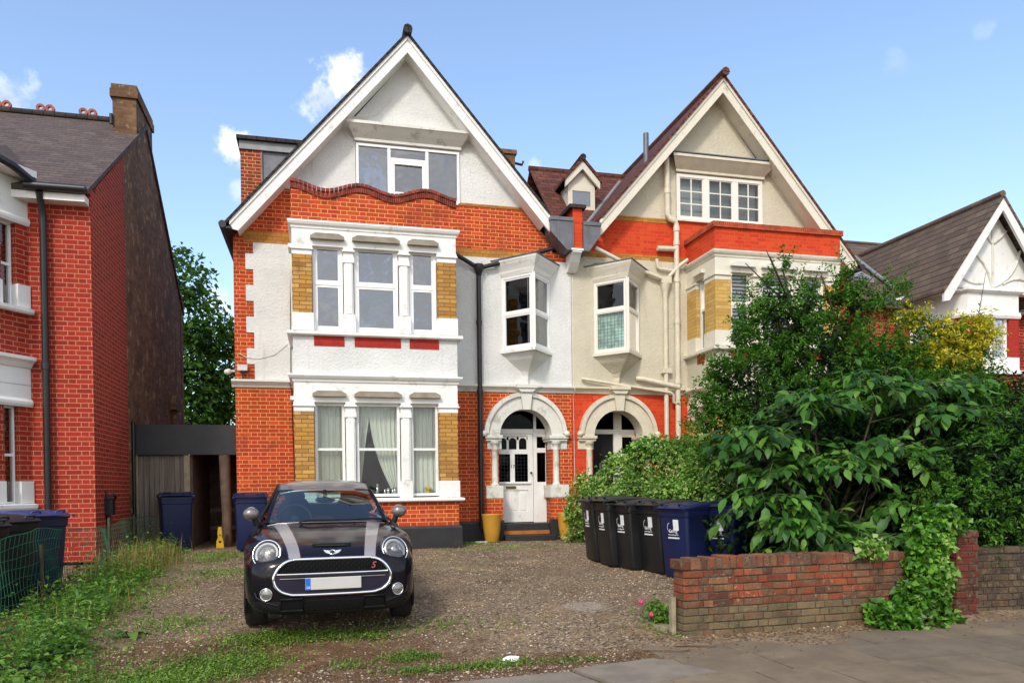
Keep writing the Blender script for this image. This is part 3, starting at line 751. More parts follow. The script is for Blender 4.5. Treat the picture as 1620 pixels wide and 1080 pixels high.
        # side lights of the bay
        for a_, sg in ((BI, 1), (BO, -1)):
            q0 = Fr((s*a_, 0), (s*a_, -1), flip=False)
            inward = Vector((s*sg, 0, 0))
            if q0.n.dot(inward) > 0: q0 = Fr((s*a_, -1), (s*a_, 0)); cv = lambda y: 1+y
            else: cv = lambda y: -y
            p = MB(); p.fbox(q0, cv(0), cv(-.45), -.22, -.002, zbase, zc0); p.fbox(q0, cv(-.82), cv(-.84), -.22, -.002, zbase, zc0); p.build('pier', yb_, root)
            p = MB(); p.fbox(q0, cv(0), cv(-.45), -.22, .02, zs0, zbase); p.fbox(q0, cv(-.02), cv(-.45), -.22, .006, zc0, zc1); p.fbox(q0, cv(-.02), cv(-.47), -.2, .03, zc1-.08, zc1-.05); p.fbox(q0, cv(-.45), cv(-.82), -.2, .0, wz1-.02, zc1+.02 if st else zc1)
            p.fbox(q0, cv(-.43), cv(-.84), .0, .08, zc1+.08, zc1+.15)
            p.build('pier_stone', pw, root, bevel=.005)
            wn_ = window(root, q0, cv(-.46), cv(-.82), wz0, wz1-.02, -.09, (), ((1.82, 4.80)[st],), .05, .045, fr_m, 'glass', .07)
            slats(wn_, q0, -.2, min(cv(-.46), cv(-.82)), max(cv(-.46), cv(-.82)), wz0, wz1) if not left else None
    # ---------------- porch arch
    ar = MB(); ro = .85
    pts_i = arc(AC, AS, AR-.01, 180, 0, 24); pts_o = arc(AC, AS, ro, 180, 0, 24)
    for i in range(24): ar.xz(pt([pts_i[i], pts_i[i+1], pts_o[i+1], pts_o[i]]), -.07, .32)
    ar.build('arch', M['stone_w'] if left else M['pipe_c'], root)
    hm = MB(); pi_ = arc(AC, AS+.02, .80, 178, 2, 24); po_ = arc(AC, AS+.02, .885, 178, 2, 24)
    for i in range(24): hm.xz(pt([pi_[i], pi_[i+1], po_[i+1], po_[i]]), -.12, .0)
    for aa in (AC-.885, AC+.885): hm.ball((s*aa, -.09, AS+.045), .065, 12, 8)
    hm.build('hood_mould', M['stone_w'] if left else M['pipe_c'], root, bevel=.012)
    ks = MB(); ks.xz(pt([(AC-.075, 2.69), (AC+.075, 2.69), (AC+.125, 3.06), (AC-.125, 3.06)]), -.16, .0)
    ks.xz(pt([(AC-.13, 3.05), (AC+.13, 3.05), (AC+.2, 3.13), (AC-.2, 3.13)]), -.20, .0); bx(ks, AC-.22, AC+.22, -.23, .0, 3.13, 3.205)
    ks.build('keystone', M['stone_w'] if left else M['pipe_c'], root, bevel=.006)
    for a0, a1, ac in ((AC-.92, AC-.50, .37), (AC+.50, AC+.87, 1.69)):
        st_ = M['stone_w'] if left else M['pipe_c']
        c = MB(); lo_, hi = a0, a1
        bx(c, lo_, hi, -.10, .45, 2.10, 2.165); bx(c, lo_+.02, hi-.02, -.07, .45, 2.05, 2.10)
        bx(c, lo_+.01, hi-.06 if ac > 1 else hi-.06, -.012, .3, 1.88, 2.05)
        c.build('impost', st_, root, bevel=.008)
        c = MB(); c.lathe([(.085, 1.13), (.09, 1.15), (.075, 1.17), (.066, 1.19), (.062, 1.86), (.07, 1.88), (.062, 1.89), (.062, 1.95), (.085, 1.985), (.10, 2.0), (.10, 2.055)], (s*ac, -.02, 0), n=20)
        c.build('column', st_, root)
        c = MB(); bx(c, lo_, hi-.01, -.10, .44, .87, 1.13); c.build('column_base', st_, root, bevel=.008)
        c = MB(); bx(c, lo_+.01, hi-.02, -.085, .0, .42, .87); c.build('column_pedestal', br, root)
        c = MB(); bx(c, lo_-.0, hi-.0, -.13, .0, -.2, .42); c.build('plinth', M['blackmat'], root)
    # porch: reveals, ceiling, floor and step
    pr_ = MB(); bx(pr_, .44, .46, .3, .46, .3, 2.7); bx(pr_, 1.60, 1.62, .3, .46, .3, 2.7); pr_.build('porch_reveal', M['brick_dark'] if left else M['brick_r'], root)
    st_ = MB(); bx(st_, .47, 1.60, .02, .7, .0, .335); st_.build('doorstep', M['blackmat'], root, bevel=.01)
    st_ = MB(); bx(st_, .49, 1.55, -.30, .02, -.05, .11); st_.build('doorstep', M['blackmat'], root, bevel=.01)
    st_ = MB(); bx(st_, .50, 1.53, -.02, .02, .115, .19); st_.build('step_riser', M['stepred'], root)
    fd = Fr((0, .42), (1, .42))
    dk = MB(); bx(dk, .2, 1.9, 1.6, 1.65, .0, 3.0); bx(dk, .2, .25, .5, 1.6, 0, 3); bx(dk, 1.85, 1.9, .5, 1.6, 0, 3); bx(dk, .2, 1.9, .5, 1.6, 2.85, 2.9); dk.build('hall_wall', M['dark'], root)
    # door frame: jambs, transom and mullion, fanlight
    fm = 'white' if left else 'upvc_c'
    f = MB(); D = lambda a0, a1, z0, z1, n0=-.07, n1=0.: f.fbox(fd, s*a0, s*a1, n0, n1, z0, z1)
    da, db, sa, sb = (.74, 1.56, .46, .66) if left else (.80, 1.56, .46, .70)
    # in world x the left door opens on the left of its side light; the right house repeats that order
    if not left: da, db, sa, sb = (.47, 1.10, 1.30, 1.58)
    D(.44, 1.62, 2.235, 2.335); D(min(db, sb)+.0, max(da, sa), .335, 2.235) if False else None
    lo_m, hi_m = (sb, da) if left else (db, sa)
    D(lo_m, hi_m, .335, 2.235); D(lo_m+.01, hi_m-.01, 2.335, 2.75)
    D(.43, .465, .335, 2.235, -.07, -.002); D(1.575, 1.62, .335, 2.235, -.07, -.002)
    f.fbox(fd, s*sa, s*sb, -.06, -.004, 1.83, 1.93) if left else f.fbox(fd, s*sa, s*sb, -.06, -.004, 1.70, 1.80)
    f.fbox(fd, s*sa, s*sb, -.06, -.004, .335, 1.20); f.fbox(fd, s*sa, s*sb, -.06, -.004, 2.17, 2.235)
    fo = f.build('door_frame', M[fm], root, bevel=.004)
    g = MB(); q = lambda a0, a1, z0, z1: g.fbox(fd, s*a0, s*a1, -.045, -.04, z0, z1)
    q(.44, 1.62, 2.335, 2.75); q(sa, sb, 1.2, 2.2); g.build('pane', M['glass_dark'], fo)
    # door leaf
    d = MB(); dm = M['white'] if left else M['black']
    DL = lambda a0, a1, z0, z1, n0=-.06, n1=-.015: d.fbox(fd, s*a0, s*a1, n0, n1, z0, z1)
    z0d, z1d = .35, 2.23
    a0, a1 = da+.008, db-.008; wd = a1-a0
    if left:
        mc = (a0+a1)/2
        DL(a0, a0+.11, z0d, z1d); DL(a1-.03, a1, z0d, z1d)
        DL(a0+.11, a1-.03, z0d, .58); DL(a0+.11, a1-.03, 1.03, 1.20)
        DL(a0+.11, a1-.03, 1.80, 1.90); DL(mc+.0, mc+.10, 1.20, 1.80)
        DL(a0+.06, a1-.0, 1.165, 1.21, -.06, .02)
        # shaped lower panels
        DL(a0+.11, a1-.03, .58, 1.03, -.06, -.032)
        for k in range(3):
            u0_ = a0+.15+k*(wd-.2)/3; DL(u0_, u0_+(wd-.2)/3-.06, .60, .97, -.04, -.022)
        # three arched top lights
        x0, x1 = a0+.11, a1-.03; nW = 3; wv_ = (x1-x0)/nW
        for k in range(nW):
            c0, c1 = x0+k*wv_, x0+(k+1)*wv_; m_ = (c0+c1)/2; r_ = wv_/2-.025
            DL(c0, c0+.025, 1.90, 2.10); DL(c1-.025, c1, 1.90, 2.10)
            for i in range(10):
                t0, t1 = math.pi*i/10, math.pi*(i+1)/10
                p0 = (m_+r_*math.cos(t0), 2.06+r_*math.sin(t0)); p1 = (m_+r_*math.cos(t1), 2.06+r_*math.sin(t1))
                d.xz([(s*p0[0], p0[1]), (s*p1[0], p1[1]), (s*p1[0], 2.19), (s*p0[0], 2.19)], .435, .48)
        DL(a0+.11, a1-.03, 2.17, z1d)
    else:
        DL(a0, a1, z0d, z1d, -.06, -.03)
        for (p0, p1, q0_, q1_) in ((a0+.08, a0+wd/2-.04, .5, 1.1), (a0+wd/2+.04, a1-.08, .5, 1.1), (a0+.08, a0+wd/2-.04, 1.3, 2.1), (a0+wd/2+.04, a1-.08, 1.3, 2.1)):
            DL(p0, p1, q0_, q1_, -.05, -.02)
    do = d.build('door', dm, root, bevel=.004)
    if left:
        g = MB(); g.fbox(fd, s*(a0+.1), s*(a1-.02), -.05, -.045, 1.2, 2.2); g.build('pane', M['glass_dark'], do)
        ld = MB()
        for k in range(10): 
            u = a0+.11+(wd-.14)*k/9; ld.fbox(fd, s*u-.0015, s*u+.0015, -.044, -.041, 1.2, 1.8)
        for k in range(9): ld.fbox(fd, s*(a0+.11), s*(a1-.03), -.0445, -.0415, 1.2+.6*k/8-.0015, 1.2+.6*k/8+.0015)
        ld.build('leading', M['steel'], do)
        lb = MB(); lb.fbox(fd, s*(mc-.02), s*(mc+.2), -.02, .0, 1.06, 1.12); lb.build('letterbox', M['brass'], do, bevel=.004)
        kn = MB(); kn.lathe([(.0, .0), (.02, .0), (.012, .03), (.025, .05), (.02, .07), (0, .075)], fd.p(s*(a0+.05), -.015, 1.40), axis=(0, -1, 0), n=12); kn.build('handle', M['steel'], do)
        tx = bpy.data.curves.new('door_number', 'FONT'); tx.body = '17'; tx.size = .10; tx.extrude = .004; tx.align_x = 'CENTER'
        to = bpy.data.objects.new('door_number', tx); col.objects.link(to); to.data.materials.append(M['black']); to.parent = do
        ro_ = root_off(root); to.location = (s*(mc+.05)-ro_[0], .42+.011-ro_[1], 1.50-ro_[2]); to.rotation_euler = (R(90), 0, 0); flat_text(to)
    else:
        kn = MB(); kn.fbox(fd, s*((a0+a1)/2-.02), s*((a0+a1)/2+.02), -.02, .015, 1.42, 1.60); kn.fbox(fd, s*((a0+a1)/2-.1), s*((a0+a1)/2+.1), -.02, .0, 1.02, 1.07); kn.build('knocker', M['satin'], do, bevel=.005)
    # ---------------- oriel window with a pointed plan
    OC = .985 if left else 1.03; OH, OP = .54, .62
    ap = (s*OC-.0, -OP); Lp, Rp = (s*OC-OH, 0), (s*OC+OH, 0)
    tri = lambda h, p, z: [(s*OC-h, -.0, z), (s*OC, -p, z), (s*OC+h, -.0, z)]
    def loft(levels, mat, name, capt=True, bev=0, sm=False):
        m_ = MB(); rows = [tri(h, p, z) for z, h, p in levels]
        v = [q for r_ in rows for q in r_]
        m_.add(v, [(i*3+j, i*3+j+1, (i+1)*3+j+1, (i+1)*3+j) for i in range(len(rows)-1) for j in range(2)])
        m_.add(rows[0], [(0, 1, 2)]); m_.add(rows[-1], [(0, 1, 2)])
        return m_.build(name, mat, root, fix=True, bevel=bev)
    op = MB(); 
    loft([(5.40, OH+.01, OP+.02), (5.46, OH+.05, OP+.05), (5.50, OH+.06, OP+.07), (5.62, OH+.16, OP+.16), (5.68, OH+.21, OP+.2), (5.72, OH+.21, OP+.2)], pw, 'oriel_cornice')
    loft([(5.722, OH+.24, OP+.23), (5.74, OH+.24, OP+.23), (5.83, OH+.06, OP*.25)], M['lead'], 'oriel_roof')
    loft([(3.84, OH+.05, OP+.06), (3.90, OH+.05, OP+.06)], pw, 'oriel_sill')
    loft([(3.2, .10, .10), (3.40, .11, .12), (3.48, .16, .18), (3.58, .27, .31), (3.70, .42, .47), (3.84, .53, .61)], rend, 'oriel_corbel')
    for (p0, p1, kind) in (((s*OC-OH, 0), (s*OC, -OP), 0), ((s*OC, -OP), (s*OC+OH, 0), 1)):
        q = Fr(p0, p1); ln = q.len
        if q.n.y > 0: q = Fr(p0, p1, flip=True)
        zm = 4.63 if left else 4.78
        if left:
            wn_ = window(root, q, .02, ln-.02, 3.90, 5.41, 0., (), (zm,), .06, .055, fr_m, 'glass_mid' if kind == 0 else 'glass_hi', .07, sash=.035)
            if kind == 1: nb = MB(); nb.fbox(q, .05, ln-.05, -.16, -.15, 3.95, 5.4); nb.build('blind', M['net'], wn_)
        else:
            wn_ = window(root, q, .02, ln-.02, 3.90, 5.41, 0., (), (zm,), .06, .07, fr_m, 'glass', .07, sash=.02, glz=None)
            nb = MB(); nb.fbox(q, .05, ln-.05, -.10, -.09, 3.95, zm); nb.build('curtain', M['net'] if kind else M['teal'], wn_)
            ldm = MB()
            if kind == 0:
                for k in range(1, 8): ldm.fbox(q, .08+(ln-.16)*k/8-.003, .08+(ln-.16)*k/8+.003, -.033, -.028, 3.97, zm-.03)
                for k in range(1, 11): ldm.fbox(q, .08, ln-.08, -.0335, -.0285, 3.97+(zm-4.0)*k/11-.003, 3.97+(zm-4.0)*k/11+.003)
                ldm.build('leading', M['lead'], wn_)
    op.box(s*OC-.03, s*OC+.03, -OP-.005, -OP+.05, 3.9, 5.41); op.build('corner_post', M[fr_m], root)
    # ---------------- attic window and hood
    fa = Fr((0, 0), (1, 0)); u0, u1 = sorted((s*wl, s*wr))
    if left:
        wn_ = window(root, fa, u0+.01, u1-.01, 6.86, 7.90, .02, (u0+.655, u0+1.41), (), .05, .06, fr_m, 'glass_hi', .08)
        nb = MB(); nb.fbox(fa, u0+.06, u0+.62, -.2, -.19, 6.9, 7.88); nb.fbox(fa, u0+1.45, u1-.06, -.2, -.19, 6.9, 7.88); nb.build('blind', M['net'], wn_)
        cz = MB(); c0, c1 = u0+.69, u0+1.38
        cz.fbox(fa, c0, c1, -.03, .035, 7.60, 7.66); cz.fbox(fa, c0, c0+.07, -.03, .036, 6.93, 7.60); cz.fbox(fa, c1-.07, c1, -.03, .036, 6.93, 7.60); cz.fbox(fa, c0+.07, c1-.07, -.03, .036, 6.93, 6.99); cz.fbox(fa, c0+.07, c1-.07, -.03, .036, 7.54, 7.60)
        cz.build('sash', M[fr_m], wn_)
        pl_ = MB()
        for k in range(14):
            t_ = -1+2*k/13.; pl_.tube([fa.p((c0+c1)/2, -.12, 6.95), fa.p((c0+c1)/2+t_*.12, -.12+.02*(k % 3), 7.15), fa.p((c0+c1)/2+t_*.24, -.10, 7.22+.16*(1-abs(t_)))], [.02, .014, .004], 4)
        pl_.build('houseplant', leafmat('houseplant_leaf', [hexl('3f6a5a'), hexl('58887a')], trans=.1), wn_)
    else:
        wn_ = window(root, fa, u0+.01, u1-.01, 6.90, 7.90, .02, (u0+.72, u0+1.43), (), .07, .13, fr_m, 'glass', .08, sash=.02, glz=(2, 3))
        nb = MB(); nb.fbox(fa, u0+.1, u1-.1, -.14, -.13, 6.95, 7.85); nb.build('blind', M['paleblind'], wn_)
    sl_ = MB(); bx(sl_, wl-.05, wr+.05, -.05, .02, 6.82, 6.865) if left else bx(sl_, wl+.03, wr-.1, -.06, .02, 6.86, 6.90)
    sl_.build('attic_sill', pw, root)
    hd = MB(); A0, A1 = sorted((wl, wr)); P3 = [(.0, 7.92), (.06, 7.93), (.06, 7.98), (.16, 8.08), (.24, 8.17), (.26, 8.18), (.26, 8.235), (.0, 8.25)]
    rows = []
    for (o, z) in P3: e_ = o*.75; rows.append([(s*(A0-e_+.02), -o, z), (s*(A1+e_-.02), -o, z)])
    v = [q for r_ in rows for q in r_]; n_ = len(rows)
    hd.add(v, [(i*2, i*2+1, (i+1)*2+1, (i+1)*2) for i in range(n_-1)]+[tuple(i*2 for i in range(n_)), tuple(i*2+1 for i in range(n_))[::-1]])
    hd.build('window_hood', M['stone_w'] if left else M['pipe_c'], root)
    if not left:
        l2 = MB(); bx(l2, A0-.2, A1+.2, -.275, -.0, 8.252, 8.275); l2.build('hood_flashing', M['lead'], root)
    # ---------------- roof, barge boards, soffit, gutters
    for side in (1, -1):
        b = MB(); dA = 3.31 if side == 1 else 2.86
        a_out = APX+side*dA; 
        top0, top1 = ZA-.06, ZA-.06-SL*dA
        lowd = .33
        a_in = a_out-side*.16 if side == 1 else a_out+.0
        if side == 1: poly = [(APX, top0), (a_out, top1), (a_out, top1-.17), (a_out-.13, top1-.20), (APX, top0-lowd)]
        else: poly = [(APX, top0), (a_out, top1), (a_out, top1-lowd), (APX, top0-lowd)]
        b.xz(pt(poly), -.36, -.31)
        b.build('barge_board', pw, root, bevel=.006)
        b = MB(); poly2 = [(APX, top0-.005), (a_out+side*.02, top1-.03), (a_out+side*.02, top1-.11), (APX, top0-.085)]
        b.xz(pt(poly2), -.385, -.361); b.build('barge_moulding', pw, root)
        b = MB(); b.xz(pt([(APX, top0-lowd+.02), (a_out-side*.12, top1-lowd+.03+.1), (a_out-side*.12, top1-lowd+.06+.1), (APX, top0-lowd+.05)]), -.31, .02); b.build('soffit', pw, root)
        # tiled slope
        ra = APX+side*(3.42 if side == 1 else 3.36); rb = ZA-SL*abs(ra-APX)
        r_ = MB(); rf_ = ra if side == 1 else .58; rg_ = ZA-SL*abs(rf_-APX)
        r_.xz(pt([(APX, ZA), (rf_, rg_), (rf_, rg_-.07), (APX, ZA-.07)]), -.41, .0)
        r_.xz(pt([(APX, ZA), (ra, rb), (ra, rb-.07), (APX, ZA-.07)]), .001, 9.2)
        r_.build('roof', M['tile_r'] if not left else M['tile_l'], root)
    rd = MB(); rd.tube([(s*APX, -.5, ZA+.0), (s*APX, 9.2, ZA+.0)], .09, 8); rd.build('ridge_tile', M['tile_l'] if left else M['tile_r'], root)
    gt = MB(); gt.tube([(s*6.86, -.42, 6.0), (s*6.86, 9.1, 6.0)], .07, 10); gt.build('gutter', M['black'], root)
    sf = MB(); sf.box(s*6.70, s*6.84, -.4, 9, 5.93, 5.97); sf.build('soffit', M['blackmat'], root)
    return root

house_l = thing('house', 'white and orange-brick half of the gabled pair with wavy brick parapet and black downpipe', 'house', (-3.4, 0, 0))
house(-1, house_l)
house_r = thing('house', 'cream and red-painted half of the gabled pair with cream soil pipes and black front door', 'house', (3.4, 0, 0))
house(1, house_r)
# party parapet with its corbel, lead hoppers
b = MB(); b.box(-.07, .13, -.42, 6, 5.95, 6.80); b.build('party_parapet', M['brick_r'], house_r)
b = MB(); b.box(-.16, .20, -.48, .3, 6.80, 6.87); b.build('parapet_cap', M['tile_l'], house_r)
b = MB(); b.yz([(-.45, 5.96), (-.47, 5.90), (-.40, 5.86), (-.30, 5.74), (-.16, 5.62), (-.10, 5.58), (.02, 5.58), (.02, 5.96)], -.10, .10); b.box(-.13, .13, -.48, .02, 5.93, 5.97); b.build('corbel', M['white'], house_l)
def hopper(sgn, root):
    b = MB()
    if sgn < 0: poly = [(-.56, 6.58), (-.075, 6.58), (-.075, 5.93), (-.22, 5.93), (-.56, 6.28)]
    else: poly = [(.135, 6.52), (.51, 6.52), (.51, 6.27), (.26, 5.93), (.135, 5.93)]
    b.xz(poly, -.47, -.02)
    x0, x1 = (-.575, -.08) if sgn < 0 else (.14, .525)
    z = 6.58 if sgn < 0 else 6.52
    b.box(x0, x1, -.49, -.0, z-.07, z+.01)
    xm = -.40 if sgn < 0 else .26
    b.box(xm-.012, xm+.012, -.482, -.46, 6.1, z-.07)
    o = b.build('lead_hopper', M['lead'], root, bevel=.01); return o
hopper(-1, house_l); hopper(1, house_r)
# black rainwater goods of the left house
b = MB(); b.tube([(-2.0, -.11, 5.45), (-2.0, -.11, .25)], .05, 12)
for z in (4.4, 3.0, 1.6): b.tube([(-2.0, -.11, z), (-2.0, -.11, z+.09)], .062, 12)
b.lathe([(.05, 5.40), (.07, 5.46), (.10, 5.52), (.10, 5.62)], (-2.0, -.13, 0), n=12); b.build('downpipe', M['black'], house_l)
b = MB(); b.tube([(-.45, -.2, 6.02), (-1.4, -.13, 5.72), (-1.95, -.12, 5.56)], .045, 10); b.tube([(-2.6, -.3, 5.78), (-2.3, -.14, 5.70), (-2.05, -.12, 5.57)], .045, 10); b.build('waste_pipe', M['black'], house_l)
b = MB(); b.tube([(-5.68, -.015, 5.8), (-5.70, -.04, 3.3), (-5.72, -.12, 3.15), (-5.69, -.015, 3.0), (-5.68, -.015, 2.2), (-5.66, -.02, 1.2), (-5.67, -.02, .9)], .008, 5); b.build('cable', M['black'], house_l)
b = MB(); b.tube([(-6.65, -.02, 3.7), (-6.5, -.035, 3.62), (-6.3, -.035, 3.60), (-6.0, -.035, 3.68), (-5.75, -.035, 3.9)], .007, 5); b.tube([(-4.55, -.03, 8.3), (-4.0, -.03, 8.5), (-3.7, -.03, 8.85)], .006, 5); b.build('cable', M['stone_w'], house_l)
# cream pipes of the right house
b = MB(); pc = M['pipe_c']
b.tube([(2.40, -.1, .2), (2.40, -.1, 6.72), (2.38, -.1, 6.82), (2.24, -.1, 6.86), (2.19, -.1, 6.96), (2.19, -.1, 8.25)], .058, 12)
for z in (1.9, 3.3, 4.6, 5.5, 6.3, 6.6, 7.4): zc = 2.40 if z < 6.9 else 2.19; b.tube([(zc, -.1, z), (zc, -.1, z+.10)], .070, 12)
b.tube([(2.40, -.1, 6.22), (1.95, -.1, 6.21)], .055, 12); b.build('soil_pipe', pc, house_r)
b = MB(); b.tube([(.45, -.3, 6.06), (1.3, -.13, 5.78), (2.05, -.12, 5.55)], .045, 10); b.build('waste_pipe', pc, house_r)
b = MB(); b.tube([(2.62, -.2, 5.98), (2.45, -.12, 5.85), (2.2, -.12, 5.6)], .04, 10); b.tube([(1.93, -.1, 5.98), (1.95, -.1, 5.80), (2.0, -.1, 5.77), (2.38, -.1, 5.74)], .035, 8); b.build('waste_pipe', pc, house_r)
b = MB(); b.tube([(.2, -.09, 3.36), (.3, -.12, 3.34), (2.2, -.15, 3.10), (2.27, -.15, 3.05), (2.27, -.13, 2.9), (2.38, -.1, 2.86)], .032, 8); b.build('waste_pipe', pc, house_r)
b = MB(); b.tube([(1.45, -.06, 3.40), (1.55, -.14, 3.38), (2.4, -.14, 3.22)], .052, 10); b.build('waste_pipe', pc, house_r)
b = MB(); b.box(2.02, 2.25, -.16, -.01, 5.46, 5.60); b.lathe([(.11, 5.46), (.10, 5.40), (.07, 5.30), (.052, 5.2), (.052, 3.62)], (2.13, -.09, 0), n=12); b.box(2.03, 2.24, -.15, -.02, 3.52, 3.63); b.tube([(2.13, -.09, 3.52), (2.13, -.09, .6)], .05, 12); b.build('downpipe', pc, house_r)
b = MB(); b.tube([(.03, -.035, 5.5), (.03, -.035, 3.2), (.03, -.125, 3.18), (.03, -.125, 3.08), (.03, -.015, 3.02), (.05, -.015, .5)], .008, 5); b.build('cable', M['stone_w'], house_l)
# cross roof behind the valley with its small gabled dormer
b = MB(); Yr, Zr = 4.6, 9.70; sl2 = 1.0
b.yz([(Yr, Zr), (Yr, Zr-.07), (1.0, Zr-.07-sl2*(Yr-1.0)), (1.0, Zr-sl2*(Yr-1.0))], .42, 5.0)
b.yz([(Yr, Zr), (Yr, Zr-.07), (8.2, Zr-.07-sl2*3.6), (8.2, Zr-sl2*3.6)], .42, 5.0)
b.build('roof', M['tile_r'], house_r)
b = MB(); b.tube([(.40, Yr, Zr+.0), (5., Yr, Zr+.0)], .08, 8); b.build('ridge_tile', M['tile_r'], house_r)
b = MB()
def valley(y): z = Zr-sl2*(Yr-y); return (APX-(ZA-z)/SL, y, z)
for k in range(8):
    p0 = Vector(valley(1.2+(4.3-1.2)*k/8)); p1 = Vector(valley(1.2+(4.3-1.2)*(k+1)/8))
    b.tube([p0+Vector((0, 0, .03)), p1+Vector((0, 0, .03))], .05, 6)
b.build('valley_flashing', M['leadw'], house_r)
dm = MB(); dx, dy = 1.33, 3.0; dz = Zr-sl2*(Yr-dy)
zt = 8.72
dm.box(dx-.36, dx-.24, dy, dy+2, dz-.2, zt); dm.box(dx+.24, dx+.36, dy, dy+2, dz-.2, zt); dm.box(dx-.24, dx+.24, dy, dy+.1, zt-.16, zt); dm.box(dx-.24, dx+.24, dy, dy+.1, dz-.2, dz+.08)
dm.xz([(dx-.36, zt), (dx+.36, zt), (dx, zt+.42)], dy+.02, dy+.1)
do = dm.build('dormer', M['cream'], house_r)
f = Fr((0, dy), (1, dy)); b = MB(); b.fbox(f, dx-.24, dx+.24, -.05, -.02, dz+.08, zt-.16); b.build('pane', M['glass_hi'], do)
b = MB(); b.xz([(dx-.46, zt-.12), (dx-.46, zt+.06), (dx, zt+.56), (dx, zt+.36)], dy-.12, dy-.05); b.xz([(dx+.46, zt-.12), (dx+.46, zt+.06), (dx, zt+.56), (dx, zt+.36)], dy-.12, dy-.05); b.build('barge_board', M['cream'], do)
b = MB(); b.xz([(dx-.50, zt+.03), (dx, zt+.57), (dx, zt+.66), (dx-.50, zt+.12)], dy-.16, dy+2.2); b.xz([(dx+.50, zt+.03), (dx, zt+.57), (dx, zt+.66), (dx+.50, zt+.12)], dy-.16, dy+2.2); b.build('roof', M['tile_r'], do)
b = MB(); b.tube([(dx, dy-.18, zt+.64), (dx, dy+2.2, zt+.64)], .08, 8); b.build('ridge_tile', M['tile_l'], do)
# vent pipe and chimney stub, left box dormer
b = MB(); b.tube([(1.98, .5, 8.05), (1.98, .5, 8.95)], .06, 10); b.build('vent_pipe', M['lead'], house_r)
b = MB(); b.box(-.84, -.50, 2.6, 3.1, 7.0, 9.14); b.box(-.88, -.46, 2.56, 3.14, 9.14, 9.24); b.build('chimney', M['brick_b'], house_l)
b = MB(); b.tube([(-.5, 2.7, 8.98), (-.30, 2.7, 8.95), (-.27, 2.7, 9.04)], .03, 6); b.build('overflow_pipe', M['black'], house_l)
b = MB(); b.box(-6.75, -6.32, 2.0, 5.0, 6.2, 8.42); dml = b.build('dormer', M['brick_dark'], house_l)
b = MB(); b.box(-6.32, -4.9, 2.03, 5.0, 6.4, 8.42); b.box(-6.33, -6.30, 1.99, 2.03, 7.2, 8.42); b.build('dormer_cheek', M['lead'], dml)
b = MB(); b.box(-6.77, -4.7, 1.96, 5.0, 8.42, 8.60); b.build('dormer_fascia', M['leadw'], dml)
b = MB(); b.box(-6.82, -4.6, 1.88, 5.1, 8.603, 8.68); b.build('dormer_roof', M['tile_l'], dml)
# ------------------------------------------------------------------ ground, pavement
g = G('gravel_earth')
big = g.noise(.55, 5, .6); mid = g.noise(4.5, 5, .65); fine = g.noise(48, 4, .7); vo = g.n('TexVoronoi'); vo.inputs['Scale'].default_value = 42; g.lk(g.pos(), vo.inputs['Vector'])
wnn = g.n('SeparateColor'); g.lk(vo.outputs['Color'], wnn.inputs[0])
gravel = g.mix(wnn.outputs[0], hexl('40362b'), hexl('a48f74')); gravel = g.mix(g.rng(mid, .45, .7), gravel, hexl('7c6850'))
earth = g.mix(g.rng(fine, .3, .7), hexl('4e3a2a'), hexl('73573c')); earth = g.mix(g.rng(mid, .5, .72), earth, hexl('86694a'))
sp = g.n('SeparateXYZ'); g.lk(g.pos(), sp.inputs[0])
def gauss(cx_, cy_, rx, ry):
    dx_ = g.math('DIVIDE', g.math('SUBTRACT', sp.outputs[0], cx_), rx); dy_ = g.math('DIVIDE', g.math('SUBTRACT', sp.outputs[1], cy_), ry)
    return g.rng(g.math('ADD', g.math('ADD', g.math('MULTIPLY', dx_, dx_), g.math('MULTIPLY', dy_, dy_)), g.math('MULTIPLY', g.math('SUBTRACT', mid, .5), 1.6)), .3, 1.15, 1., 0.)
ge = gauss(-6.0, -8.6, 2.6, 1.3); ge = g.math('MAXIMUM', ge, gauss(-3.8, -9.0, 2.4, .5)); ge = g.math('MAXIMUM', ge, gauss(-8.5, -6.5, 1.4, 3.5)); ge = g.math('MAXIMUM', ge, g.math('MULTIPLY', g.rng(big, .5, .68), .55))
cl = g.mix(ge, gravel, earth)
cl = g.mix(g.math('MULTIPLY', gauss(-2.3, -7.15, .32, .24), .7), cl, hexl('9c9284'))
dk_ = g.rng(g.noise(1.1, 6, .7), .52, .72); cl = g.mix(g.math('MULTIPLY', dk_, .6), cl, hexl('3e3226')); tn = g.rng(g.noise(1.7, 6, .7), .52, .66); cl = g.mix(g.math('MULTIPLY', tn, .45), cl, hexl('a08662'))
g.bsdf(cl, .95, 0, g.bump(g.math('ADD', g.math('MULTIPLY', fine, .7), g.math('MULTIPLY', vo.outputs['Distance'], .9)), .8, .018), .2)
M['ground'] = g.m
xs = sorted(set([-300, -120, -60, -30, -20]+[round(-14+.16*i, 3) for i in range(138)]+[10, 14, 20, 40, 90, 300])); ys = sorted(set([-300, -80, -40, -25, -18]+[round(-14+.14*i, 3) for i in range(116)]+[3, 5, 9, 14, 25, 60, 150, 800]))
from mathutils import noise as mn
def gsurf(x, y):
    z = gz(y)
    if -14 < x < 8 and -9.2 < y < 0: z += .022*mn.noise((x*.9, y*.9, 0))+.008*mn.noise((x*3, y*3, 5))
    return z
b = MB(); b.grid(lambda x, y: (x, y, gsurf(x, y) if y > -9.3 else -.445), xs, ys)
struct(b.build('ground', M['ground'], None, fix=False))
